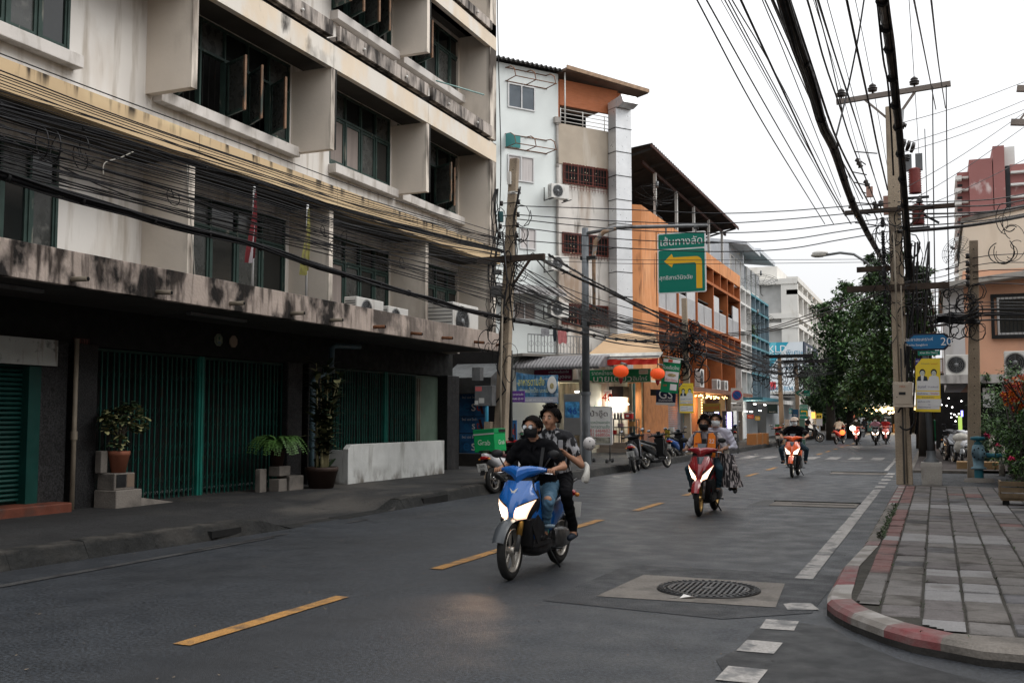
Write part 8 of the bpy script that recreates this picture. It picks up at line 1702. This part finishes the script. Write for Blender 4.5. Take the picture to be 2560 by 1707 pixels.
blue_b = paint('scooter_blue',(.008,.1,.36),.18,coat=.6); red_b = paint('scooter_red',(.22,.01,.015),.2,coat=.6); or_b = paint('scooter_orange',(.65,.09,.015),.2,coat=.6); wh_b = paint('scooter_white',(.6,.6,.62),.25,coat=.5); bk_b = paint('scooter_black',(.015,.016,.018),.2,coat=.6); rv_b = paint('vespa_red',(.5,.05,.02),.25,coat=.5); gr_b = paint('scooter_grey',(.2,.2,.21),.3,coat=.4); bl2 = paint('scooter_dark_blue',(.01,.06,.22),.2,coat=.5)
random.seed(44)
L1,H1 = (-3.88,10.02,0),-92
scooter('blue scooter with lit headlights ridden by two people in the middle of the road',L1,H1,blue_b,blue_b,rim=rim_m,plate=None)
J = seatpose(.03,0,head=(.02,-.0)); J['knL'] = (.23,.24,.72)
t1,V,H = person('person in black polo shirt, black mask and glasses riding the blue scooter',L1,H1,J,(skin_a,polo,jeans,shoe,.62,.82),.0105,'back',blackmask,glasses=True,headyaw=-.12)
b = MB(); b.ball((.245,.245,.765),(.03,.045,.035),10); b.build('ripped_knee',skin_a,t1); b = MB(); b.tube([(.13,.21,.50),(.135,.212,.47)],.062,12); b.build('jeans_cuff',M('denim_pale',(.2,.27,.32),.8),t1)
b = MB(); b.bar((-.0,.1,1.32),(.05,-.08,1.0),.03,.02,up=(1,0,0)); b.bar((.045,.12,1.30),(.09,.1,1.05),.035,.012,up=(1,0,0)); b.build('bag_strap',plas,t1); b = MB(); b.add([(.06,.0,1.315),(.075,.06,1.29),(.085,.015,1.24)],[(0,1,2)]); b.add([(.06,.0,1.315),(.075,-.06,1.29),(.085,-.015,1.24)],[(0,1,2)]); b.build('collar',polo,t1)
J = paxpose(-.50,.02,.03); J['handR'] = (-.22,-.2,1.12); J['wrL'] = (-.28,.24,1.20); J['elL'] = (-.42,.36,1.08); J['handL'] = (-.22,.2,1.24)
t1b,V,H = person('passenger with swept-up dark hair and patterned shirt on the blue scooter',L1,H1,J,(skin_a,patt,polo,M('flipflop',(.02,.03,.05),.7),.55,.93),.0105,'tuft',None,hands='open',headyaw=-.1)
b = MB(); b.box(-.215,-.206,.18,.23,1.25,1.35); o = b.build('mobile_phone',M('phone_grey',(.3,.3,.32),.3),bevel=.004); o.location = L1; o.rotation_euler = (0,0,math.radians(H1)); tag(o,'mobile phone held up by the passenger of the blue scooter','phone')
def onbike(o,L,Hd,lab,cat): o.location = L; o.rotation_euler = (0,0,math.radians(Hd)); return tag(o,lab,cat)
b = MB(); b.ball((-.72,.34,1.30),(.07,.07,.075),14)
for k in range(10): b.ball((-.72 + .062 * math.cos(k * 2.4) ,.34 + .055 * math.sin(k * 2.4) + .01,1.30 + .01 * k - .05),.008,6,1)
onbike(b.build('cloth_hat',[white_c,black]),L1,H1,'round white dotted cloth hat behind the shoulder of the patterned shirt','hat')
b = MB(); b.loft([oval(-.62,.33,1.08,.02,.03),oval(-.60,.36,1.0,.03,.09),oval(-.54,.37,.95,.035,.07),oval(-.46,.36,.93,.015,.03)]); onbike(b.build('white_bag',M('bag_white',(.55,.54,.5),.5)),L1,H1,'white plastic bag hanging beside the passenger of the blue scooter','bag')
b = MB(); b.loft([oval(-.04,.05,.40,.09,.05),oval(.06,.06,.46,.12,.13),oval(.2,.05,.44,.11,.1),oval(.27,.04,.4,.06,.04)]); onbike(b.build('green_bag',M('bag_green',(.0,.3,.17),.4,var=.2,vs=8,bump=.3)),L1,H1,'green plastic bag on the footboard of the blue scooter','bag')
L2,H2 = (-3.58,17.2,0),-90
scooter('dark red scooter with lit headlights ridden by a motorcycle taxi driver',L2,H2,red_b,red_b,rim=rim_gold,style=1)
J = seatpose(.0,.0,head=(.0,-.02),knees=.26); t2,V,H = person('person in orange vest numbered 22 and black mask driving the dark red scooter',L2,H2,J,(skin_b,greyt,cl('denim_dark',(.02,.055,.08)),shoe,.7,.9),.0125,'tuft',blackmask)
b = MB()
for s in (-1,1):
  q = [(.083,s * .06,1.33),(.07,s * .135,1.34),(.075,s * .2,1.24),(.09,s * .185,1.1),(.085,s * .17,.93),(.1,s * .03,.9),(.115,s * .025,1.05),(.112,s * .05,1.2)]
  b.prism([(x + .018,y,z) for x,y,z in q],(-.02,0,0))
b.build('vest_front',orange_v,t2,bevel=.006); b = MB(); b.loft([[(-.2,-.19,.92),(-.2,.19,.92),(-.17,.19,.92),(-.17,-.19,.92)],[(-.14,-.2,1.3),(-.14,.2,1.3),(-.1,.2,1.3),(-.1,-.2,1.3)]],sm=False); b.build('vest_back',orange_v,t2)
b = MB()
for s in (-1,1): b.bar((.106,s * .058,1.33),(.132,s * .03,1.0),.016,.008,up=(1,0,0)); b.bar((.092,s * .19,1.3),(.112,s * .19,.95),.014,.008,up=(1,0,0))
b.build('vest_trim',paint('trim_navy',(.02,.02,.05),.6),t2); b = MB(); b.bar((.09,.06,1.35),(.02,.21,1.35),.05,.012); b.bar((.09,-.06,1.35),(.02,-.21,1.35),.05,.012); b.build('vest_shoulder',paint('trim_plum',(.06,.04,.09),.6),t2)
txt('22',sw,t2,(.11,.12,1.2),(0,1,0),Z3,w=.09,bold=.04,off=.006); b = MB(); b.ball((.118,-.1,1.06),(.004,.025,.035),10); b.box(.11,.118,-.16,-.06,1.15,1.165); b.build('badge',paint('badge_red',(.3,.03,.02),.6),t2)
b = MB(); b.box(.29,.30,-.01,.07,1.1,1.24); b.tube([(.28,.03,1.05),(.285,.03,1.12)],.01,5); onbike(b.build('phone_mount',shoe),L2,H2,'black phone in a mount on the bars of the dark red scooter','phone')
J = paxpose(-.5,-.02,.1); J['knL'] = (-.2,.42,.78); J['anL'] = (-.28,.42,.42); J['toeL'] = (-.12,.45,.36); J['knR'] = (-.25,.30,.8); J['anR'] = (-.32,.36,.45); J['toeR'] = (-.16,.36,.4); J['hipR'] = (-.45,.05,.9)
t2b,V,H = person('person in pale lilac top, white mask and striped skirt sitting behind the motorcycle taxi driver',L2,H2,J,(skin_a,lilac,strip,shoe,1.2,.8),.0125,'back',whitemask,women=True,hands='open',shirt_r=1.15)
b = MB(); n = 48; vs = []
for j in range(7):
  for i in range(n + 1): a = 6.2832 * i / n; r = (.19 + .05 * j / 6) * (1 + .07 * (j / 6) * math.sin(i * 1.7)); vs.append((-.36 + .04 * j / 6 + r * 1.1 * math.cos(a),.24 + .1 * j / 6 + r * .85 * math.sin(a),.95 - .52 * j / 6 + .04 * math.cos(a) * (1 - j / 6)))
b.add(vs,[(j * (n + 1) + i,j * (n + 1) + i + 1,(j + 1) * (n + 1) + i + 1,(j + 1) * (n + 1) + i) for j in range(6) for i in range(n)],0,True); b.build('skirt',strip,t2b)
b = MB(); b.box(-.26,-.2,.22,.34,.72,1.06); onbike(b.build('white_bag',M('bag_white',(.55,.54,.5),.5),bevel=.02),L2,H2,'white bag on the lap of the passenger of the dark red scooter','bag')
L3,H3 = (-3.58,28.8,0),-90
scooter('orange scooter with lit headlights ridden by one person in a cap',L3,H3,or_b,or_b,style=2)
J = seatpose(-.02,0,knees=.34,lean_=.02); J['elL'] = (-.05,.36,1.1); J['elR'] = (-.05,-.36,1.1)
t3,V,H = person('person in beige cap, white mask and black shirt riding the orange scooter',L3,H3,J,(skin_a,polo,cl('denim_dark2',(.015,.04,.06)),shoe,.6,.95),.015,'short',whitemask,cap=cl('cap_beige',(.45,.36,.3)),shirt_r=1.25)
def far(label,plab,loc,hd,body,top,legs,lights=True,cap=None,skin=skin_a,mk=whitemask,extra=None):
  scooter(label,loc,hd,body,lights=lights,style=2,near=False); person(plab,loc,hd,seatpose(knees=.24),(skin,top,legs,shoe,.6,.95),.024,'short',mk if lights else None,cap=cap)
far('round red orange scooter with a glowing headlamp in the distance','person in dark clothes on the distant red orange scooter',(-4.35,63.6,0),-88,rv_b,cl('cloth_olive',(.03,.035,.025)),polo)
far('dark scooter with bright headlamps beside a motorbike far up the street','person in a pink shirt and pale mask riding far up the street',(-3.3,64,0),-90,bk_b,pinkc,polo)
far('red and black motorbike half hidden behind the pink shirted rider','person in a red top behind the pink shirted rider',(-2.85,66.5,0),-88,rv_b,redc,polo)
far('dark motorbike ridden away far up the street','person in black with a pale helmet riding far up the street',(-5.7,92,0),90,bk_b,polo,polo,False,cap=white_c)
far('red scooter with glowing tail lamp left of the distant red orange one','person in a cream top seated on the far red scooter',(-5.5,66,0),75,rv_b,cream,polo,False)
b = MB(); b.ball((-5.25,65.0,.72),.16,10); tag(b.build('tail_lamp',glow('tail_glow',(1,.1,.02),4)),'glowing red tail lamp of the far red scooter','lamp')
b = MB(); b.ball((-4.5,62.9,1.0),(.17,.05,.15),10); tag(b.build('headlamp',hl_on),'round glowing headlamp of the distant red orange scooter','lamp')
def parked(label,loc,hd,body,body2=None,plate=('กขค','835'),lean=-.12,near=True,**k): return scooter(label,loc,hd,body,body2,lights=False,lean=lean,plate=plate if near else None,near=near,style=2,**k)
gl = (-8.58,20.6,0); gh = 84
parked('red and white scooter parked at the left kerb carrying a green delivery box',gl,gh,paint('scooter_red2',(.3,.015,.02),.2,coat=.5),wh_b,('3ขส','836'),-.1,seatc=M('seat_maroon',(.09,.02,.025),.6))
t = thing('delivery_box','green food delivery box with white lettering on the red and white scooter','delivery box',gl,math.radians(gh)); gm_ = M('box_green',(.0,.26,.07),.6,var=.08,vs=4,bump=.2,bs=12)
T = Matrix.Translation((-.62,.12,1.11)) @ Matrix.Rotation(-.08,4,'X'); b = MB(); b.box(-.25,.25,-.25,.25,-.24,.22,0,T); b.build('box',gm_,t,bevel=.015); b = MB(); b.box(-.255,.255,-.255,.255,.13,.24,0,T); b.build('lid',M('box_green_dk',(.0,.2,.06),.6),t,bevel=.01)
b = MB(); b.box(-.26,-.252,-.25,.25,.12,.15,0,T); b.build('reflective_strip',M('reflective',(.4,.42,.4),.5),t); b = MB(); b.box(-.05,.22,-.265,-.25,.16,.22,0,T); b.build('black_strap',plas,t)
gw_ = paint('grab_white',(.55,.65,.55),.6); p = T @ Vector((-.253,0,-.04)); txt('Grab',gw_,t,p,(0,-1,0),Z3,w=.3,bold=.03); p = T @ Vector((.04,-.253,-.05)); txt('Grab',gw_,t,p,(1,0,0),Z3,w=.26,bold=.03)
parked('black scooter with grey side arch parked beside the menu trolley sign',(-8.25,29.7,0),100,bk_b,gr_b,('กขก','91'),-.14)
parked('glossy black retro scooter parked second at the left kerb',(-8.2,31.9,0),72,bk_b,bk_b,('ขขค','957'),-.13)
parked('black and blue scooter parked third at the left kerb behind the taxi rider',(-8.8,37.5,.0),85,bk_b,bl2,('ฮกข','4821'),-.13)
parked('dark blue scooter parked on the pavement near the carton planters',(-9.4,52.5,.15),100,bl2,bk_b,near=False); parked('red and black scooter parked behind the orange scooter rider',(-7.9,57.5,0),95,rv_b,bk_b,near=False); parked('black scooter parked beyond the green sign post',(-7.3,66,.1),10,bk_b,bk_b,near=False)
person('person sitting sideways on the parked scooter beyond the green sign post',(-7.35,66,.1),-30,seatpose(knees=.25),(skin_a,polo,polo,shoe,.3,.3),.026,'short',None,hands='open')
parked('white and black scooter draped with rags parked on the right pavement',(.72,34.6,.12),-95,wh_b,bk_b,near=False); parked('dark scooter behind the rag draped one on the right pavement',(.35,36.3,.12),-80,gr_b,bk_b,near=False)
b = MB(); b.ball((.70,34.2,.98),(.26,.2,.16),10); b.ball((.68,34.1,.72),(.2,.1,.22),10); tag(b.build('rags',M('rag_white',(.42,.4,.36),.9,var=.3,vs=6,bump=.6,bs=10)),'crumpled pale rags draped over the scooter on the right pavement','rags')
def stand():
  p = dict(pelvis=(0,0,.95),chest=(.02,0,1.24),neck=(.03,0,1.42),head=(.07,0,1.55))
  for s,q in (('L',1),('R',-1)): p['sh' + s] = (.02,q * .18,1.36); p['el' + s] = (.05,q * .24,1.1); p['wr' + s] = (.27,q * .17,1.04); p['hand' + s] = (.34,q * .15,1.04); p['hip' + s] = (0,q * .09,.92); p['kn' + s] = (.02,q * .1,.5); p['an' + s] = (0,q * .1,.09); p['toe' + s] = (.14,q * .11,.04)
  return p
c = Y(1482,1030,42.3); person('cook in a white shirt and black cap inside the noodle shop',(c.x,42.3,c.z - 1.58 + .0),-60,stand(),(skin_a,white_c,polo,shoe,.5),.024,'short',None,cap=polo,hands='open',headtilt=.3)
c = Y(1502,1036,42.8); person('cook in a black top looking down inside the noodle shop',(c.x,42.8,c.z - 1.58),-120,stand(),(skin_a,polo,polo,shoe,.9),.024,'back',None,hands='open',headtilt=.4,women=True)
for (x,y) in ((-3.93,9.35),):
  l = bpy.data.lights.new('headlight_beam','SPOT'); l.energy = 17; l.color = (1,.62,.38); l.spot_size = 1.0; l.spot_blend = .9; l.shadow_soft_size = .05; o = bpy.data.objects.new('headlight_beam',l); COL.objects.link(o); o.location = (x,y - .2,.62); o.rotation_euler = Vector((0.02,1.0,.42)).to_track_quat('Z','Y').to_euler()
# trees, vines, flowers, far market
lf1 = M('leaf_tree',(.036,.075,.026),.55,var=.45,vs=1.2,bump=0); lf2 = M('leaf_tree_light',(.085,.155,.05),.55,var=.35,vs=1.2,bump=0); lf3 = M('leaf_tree_dark',(.02,.042,.017),.6,var=.4,vs=1.2,bump=0); bark = M('tree_bark',(.05,.042,.035),.9,var=.3,vs=3,bump=.6,bs=14)
def leafcloud(name,blobs,n,size,mats,parent,seed=1,hang=.4):
  rs = np.random.RandomState(seed); tot = sum(b_[3] * b_[4] * b_[5] for b_ in blobs) ; V = []; F = []; MI = []
  for (x,y,z,rx,ry,rz,bias) in blobs:
    k = int(n * (rx * ry * rz) ** .67 / sum((q[3] * q[4] * q[5]) ** .67 for q in blobs)); cl_ = rs.normal(size=(max(3,k // 22),3)); cl_ /= np.linalg.norm(cl_,axis=1)[:,None]; cl_ *= (rs.rand(len(cl_),1) ** .4)
    idx = rs.randint(0,len(cl_),k); p = cl_[idx] + rs.normal(size=(k,3)) * .15; p = p * np.array([rx,ry,rz]) + np.array([x,y,z])
    cshade = rs.rand(len(cl_))
    for i in range(k):
      a = rs.rand() * 6.283; e = -hang + rs.normal() * .45; d = np.array([math.cos(a) * math.cos(e),math.sin(a) * math.cos(e),math.sin(e)]); s = np.array([-math.sin(a),math.cos(a),rs.normal() * .3]); L = size * (.6 + .8 * rs.rand()); w = L * .42
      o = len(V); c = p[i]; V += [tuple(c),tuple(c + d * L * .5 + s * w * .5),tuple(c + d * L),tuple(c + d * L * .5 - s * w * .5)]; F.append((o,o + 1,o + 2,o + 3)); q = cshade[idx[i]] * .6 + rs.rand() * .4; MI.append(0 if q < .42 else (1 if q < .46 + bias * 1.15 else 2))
  me = bpy.data.meshes.new(name); me.from_pydata(V,[],F)
  for m in mats: me.materials.append(m)
  me.polygons.foreach_set('material_index',MI); o = link(name,me,parent); return o
def tree(label,base,H,blobs,n,size,seed,limbs=None,mats=None,tr=.22,lean=(0,0)):
  t = thing('tree',label,'tree',base); b = MB(); top = Vector((lean[0],lean[1],H * .55)); b.tube([(0,0,-.1),(lean[0] * .3,lean[1] * .3,H * .2),(lean[0] * .7,lean[1] * .7,H * .4),tuple(top)],[tr * 1.25,tr,tr * .8,tr * .55],9); b.build('trunk',bark,t)
  b = MB(); random.seed(seed)
  for q in blobs: c = Vector(q[:3]); m_ = top * .7 + c * .3 + Vector((U(-.3,.3),U(-.3,.3),.3)); b.tube([top * .75,m_,c],[tr * .4,tr * .22,.03],6)
  b.build('branches',bark,t); leafcloud('crown',blobs,n,size,mats or [lf1,lf2,lf3],t,seed); return t
def R_(px,py,y,base): p = Y(px,py,y); return (p.x - base[0],0,p.z - base[2])
def blobsat(base,y,L):
  out = []
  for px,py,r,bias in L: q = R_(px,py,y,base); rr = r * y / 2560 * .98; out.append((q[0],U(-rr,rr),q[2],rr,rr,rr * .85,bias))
  return out
random.seed(6)
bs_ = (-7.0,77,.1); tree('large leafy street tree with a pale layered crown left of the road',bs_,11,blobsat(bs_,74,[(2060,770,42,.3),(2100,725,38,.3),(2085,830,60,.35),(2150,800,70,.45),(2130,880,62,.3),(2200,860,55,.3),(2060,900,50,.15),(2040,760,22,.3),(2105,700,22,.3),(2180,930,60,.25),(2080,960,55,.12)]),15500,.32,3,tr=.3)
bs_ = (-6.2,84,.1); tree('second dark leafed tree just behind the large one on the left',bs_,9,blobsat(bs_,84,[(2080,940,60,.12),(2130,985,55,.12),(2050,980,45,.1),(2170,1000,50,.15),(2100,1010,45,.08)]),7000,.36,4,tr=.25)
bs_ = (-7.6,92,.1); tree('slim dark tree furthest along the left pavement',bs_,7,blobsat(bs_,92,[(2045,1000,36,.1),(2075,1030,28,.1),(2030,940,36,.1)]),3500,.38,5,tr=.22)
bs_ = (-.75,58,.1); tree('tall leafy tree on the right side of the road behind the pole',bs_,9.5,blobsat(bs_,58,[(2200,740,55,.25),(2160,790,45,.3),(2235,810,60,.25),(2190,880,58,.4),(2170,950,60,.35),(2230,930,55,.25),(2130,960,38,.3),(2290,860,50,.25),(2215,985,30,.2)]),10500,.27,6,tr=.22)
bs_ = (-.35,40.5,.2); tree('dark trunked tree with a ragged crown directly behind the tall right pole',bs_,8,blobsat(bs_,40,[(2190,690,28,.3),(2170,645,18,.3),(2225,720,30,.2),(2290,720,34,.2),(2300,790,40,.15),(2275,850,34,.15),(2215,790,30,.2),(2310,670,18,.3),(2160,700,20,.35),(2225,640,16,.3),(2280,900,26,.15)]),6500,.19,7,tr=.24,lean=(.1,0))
random.seed(11)
vn = thing('vine_mass','dark vines and leaves smothering the cables beside the tall right pole','vines',(0,0,0)); b = MB()
for k in range(60): px = U(2225,2325); y0 = U(640,720); b.tube([Y(px,y0,26.8),Y(px + U(-12,14),y0 + 70,26.8),Y(px + U(-10,20),y0 + U(110,190),26.9)],U(.008,.02),4,0,False)
b.build('hanging_stems',bark,vn); L = []
for px,py,r in ((2190,660,14),(2180,690,18),(2215,740,18),(2200,790,18),(2285,690,22),(2300,740,26),(2290,800,28),(2270,760,26),(2310,840,16),(2280,850,24),(2300,670,14),(2245,860,16),(2265,640,14)): p = Y(px,py,27); L.append((p.x,27 + U(-.2,.3),p.z,r * 27 / 2560,.35,r * 27 / 2560,.15))
leafcloud('leaves',L,5200,.11,[lf3,lf2,lf1],vn,9,.8)
random.seed(13)
hg = thing('bougainvillea','bougainvillea bush with red and orange flowers spilling over the stone planter','bush',(0,0,0)); L = []
for px,py,y,r in ((2490,1000,29,34),(2530,1040,28,44),(2500,1090,27,40),(2560,1100,26,50),(2470,1060,30,30),(2540,950,28,38),(2580,1000,27,50),(2460,945,30,14),(2440,1020,30,10),(2520,1140,25,34),(2560,1180,24,38),(2600,1060,25,60),(2470,1120,28,26),(2425,1005,30,8)): p = Y(px,py,y); rr = r * y / 2560; L.append((p.x,y,p.z,rr,rr,rr,.25))
leafcloud('leaves',L,11000,.085,[lf1,M('leaf_bright',(.07,.15,.03),.5,var=.3,bump=0),lf3],hg,14,.3); L = []
for px,py,y,r in ((2530,960,26.5,16),(2545,985,26.4,16),(2520,1000,26.4,14),(2556,1010,26.2,16),(2560,950,26,14),(2540,1025,26.3,10),(2510,985,26.5,8)): p = Y(px,py,y); rr = r * y / 2560; L.append((p.x,y,p.z,rr,rr * .8,rr,.2))
leafcloud('red_flowers',L,1900,.065,[M('flower_red',(.5,.015,.015),.6,var=.3,vs=10,bump=0),M('flower_orange',(.7,.22,.01),.6,bump=0),M('flower_crimson',(.35,.01,.03),.6,bump=0)],hg,15,0)
L = []
for px,py,y,r in ((2470,1088,26,4),(2492,1113,25.5,3),(2530,1146,24,5),(2465,1085,26,3)): p = Y(px,py,y); L.append((p.x,y,p.z,r * y / 2560,.05,r * y / 2560,.3))
leafcloud('pink_flowers',L,160,.06,[M('flower_pink',(.5,.02,.1),.6,bump=0)] * 3,hg,16,0); b = MB()
for k in range(24): b.tube([(U(1.7,2.4),U(23,29),.4),(U(1.5,2.6),U(24,29),1.4),(U(1.4,2.8),U(24,29),2.4)],[.03,.02,.01],5)
b.build('stems',bark,hg)
mk = thing('market_hall','open market hall strung with warm bulbs closing the end of the street','market'); MY = 118.0
a = Y(2130,1014,MY); c = Y(2262,1020,MY)
bx('back',black,a.x - 8,c.x + 10,MY + 6,MY + 6.2,0,4,par=mk); b = MB(); b.prism([(a.x - 8,MY - 1,a.z - .1),(c.x + 10,MY - 1,a.z - .1),(c.x + 10,MY + 7,a.z + 1.4),(a.x - 8,MY + 7,a.z + 1.4)],(0,0,.15)); b.build('roof',fw_,mk); bx('lit_fascia',glow('fascia_warm',(1,.7,.3),1.6),a.x - 1,c.x + 3,MY - 1.05,MY - 1,a.z - .5,a.z - .2,par=mk)
for k in range(7): bx('post',soff,a.x - 6 + k * 3.2,a.x - 5.85 + k * 3.2,MY - .8,MY - .65,0,a.z,par=mk)
bm_m = glow('bulb_warm',(1,.72,.38),14.); b = MB(); random.seed(19)
for k in range(46): p = Y(U(2150,2262),U(1019,1034),MY - U(0,5)); b.ball(p,.1,6)
stuff(b.build('bulbs',bm_m,mk)); plight((a.x + 4,MY + 2,2.6),260,(1,.7,.35),.5)
for i,(x0,x1,y0,y1,col,lab) in enumerate(((2203,2230,1037,1054,(.02,.03,.03),'black hand lettered board at the far market'),(2204,2229,1056,1080,(.2,.19,.22),'grey cloth printed board under the black one at the far market'))):
  t,w,h = signboard(lab,MY - 4 - i * .2,x0,x1,y0,y1,paint('mk%d' % i,col,.7)); txt('ตลาดสด' if i == 0 else 'ส้มตำ ไก่ย่าง',sw,t,(w * .1,-.01,h * .15),RX,Z3,w=w * .6,bold=.04)
for (x0,x1,y0,y1,yy,col) in ((2127,2134,1020,1050,100,(.3,.06,.02)),(2168,2178,1052,1078,104,(.06,.12,.1)),(2118,2132,1052,1072,104,(.3,.28,.28)),(2232,2246,1060,1082,100,(.35,.12,.02)),(2085,2110,1060,1092,90,(.12,.1,.09))):
  a = Y(x0,y0,yy); c = Y(x1,y1,yy); tag(bx('market_stall',M('stall%d' % x0,col,.8,var=.3),a.x,c.x,yy,yy + 1.5,max(0,c.z),a.z,par=None),{2127: 'narrow dark red stall left of the far market',2168: 'small green cabinet in front of the far market',2118: 'pale stall beside the narrow dark red one',2232: 'orange fronted stall right of the far market boards',2085: 'brown stall under the far left trees'}[x0],'stall')
far_w = M('far_building',(.5,.48,.46),.9,var=.2,vs=.3)
for i,(x0,x1,y0,yy,lab) in enumerate(((1990,2330,935,190,'pale building closing the street behind the trees'),(2330,2420,895,150,'pale far building between the trees and the peach building'))):
  a = Y(x0,y0,yy); c = Y(x1,y0,yy); t = thing('far_building',lab,'building'); bx('wall',far_w,a.x,c.x,yy,yy + 10,0,a.z,par=t)
  for k in range(8):
    for j in range(2): x = a.x + (c.x - a.x) * (k + .3) / 8; bx('window',dkm,x,x + (c.x - a.x) * .05,yy - .05,yy,3.5 + j * 2.6,4.8 + j * 2.6,par=t) if 4.8 + j * 2.6 < a.z else None
b = MB()
for k in range(12): b.ball(Y(U(2345,2405),U(990,1065),46 + U(0,3)),.03,6)
stuff(b.build('arcade_bulbs',wg2),'scattered lights glinting in the dark arcade behind the right pavement','lights')
tag(bx('arcade_wall',black,Y(2337,1000,50).x,Y(2450,1000,50).x,50,50.3,0,3.6,par=None),'dark covered passage behind the scooters on the right pavement','passage')  # black sheet added to stand for the unlit depth of the passage
tag(bx('tuk_tuk',paint('tuk_green',(.0,.12,.05),.5),-.9,.0,61,63,.3,1.5,par=None,bevel=.1),'green parked vehicle half hidden behind the tall right pole','vehicle')
random.seed(23); b = MB()
for k in range(260):
  x,y = U(-9,-.9),U(4,24); a = U(0,6.28); s = U(.008,.03); b.add([(x,y,.006),(x + s * math.cos(a),y + s * math.sin(a),.012),(x + s * math.cos(a + 1.3),y + s * math.sin(a + 1.3),.006)],[(0,1,2)])
stuff(b.build('road_grit',M('grit',(.14,.11,.08),.9,bump=0)),'specks of grit and dry leaf scattered over the road','grit')
def explode(o):
  me = o.data; n = len(me.vertices); par = list(range(n))
  def fd(i):
    while par[i] != i: par[i] = par[par[i]]; i = par[i]
    return i
  for p in me.polygons:
    v = p.vertices
    for k in v[1:]: par[fd(k)] = fd(v[0])
  g = {}
  for p in me.polygons: g.setdefault(fd(p.vertices[0]),[]).append(p)
  if len(g) < 2: return
  for ps in g.values():
    idx = sorted({v for p in ps for v in p.vertices}); mp = {v: i for i,v in enumerate(idx)}; m = bpy.data.meshes.new(me.name); m.from_pydata([me.vertices[i].co[:] for i in idx],[],[[mp[v] for v in p.vertices] for p in ps])
    for x in me.materials: m.materials.append(x)
    m.polygons.foreach_set('material_index',[p.material_index for p in ps]); m.polygons.foreach_set('use_smooth',[p.use_smooth for p in ps]); c = bpy.data.objects.new(o.name.split('.')[0],m); COL.objects.link(c); c.parent = o.parent; c.location = o.location; c.rotation_euler = o.rotation_euler
    for q in o.modifiers:
      if q.type == 'BEVEL': r = c.modifiers.new('b','BEVEL'); r.width = q.width; r.segments = q.segments; r.limit_method = 'ANGLE'
  bpy.data.objects.remove(o)
STUFFY = ('pink_flowers','ties','bolt_holes','bolts','rivets','hanging_stems','cable_slack','cable_knot','strands','ribs','rib','ornament','grille','burglar_bars','fan_guard','side_grille','slats','dropout_fuses','shutter','rolling_shutter')
SPLIT = ('junction_box','valve','foot_peg','insulators','insulator','fuse_body','fuse_holder','hinges','clamp','hanger','white_fields','white_sticker','legs','feet','blocks','block','bracket','casement_x','emblem_x','portraits','caps')
for o in list(SC.objects):
  if o.type != 'MESH' or 'kind' in o: continue
  n = o.name.split('.')[0]
  if n in STUFFY and o.parent: o['kind'] = 'stuff'
  elif n in SPLIT and o.parent and not o.children: explode(o)
REN = {'insulators': 'insulator','hinges': 'hinge','clamps': 'clamp','white_fields': 'white_field','legs': 'leg','feet': 'foot','blocks': 'block','caps': 'cap','portraits': 'portrait'}
for o in list(SC.objects):
  n = o.name.split('.')[0]
  if n in REN and o.type == 'MESH': o.name = REN[n]
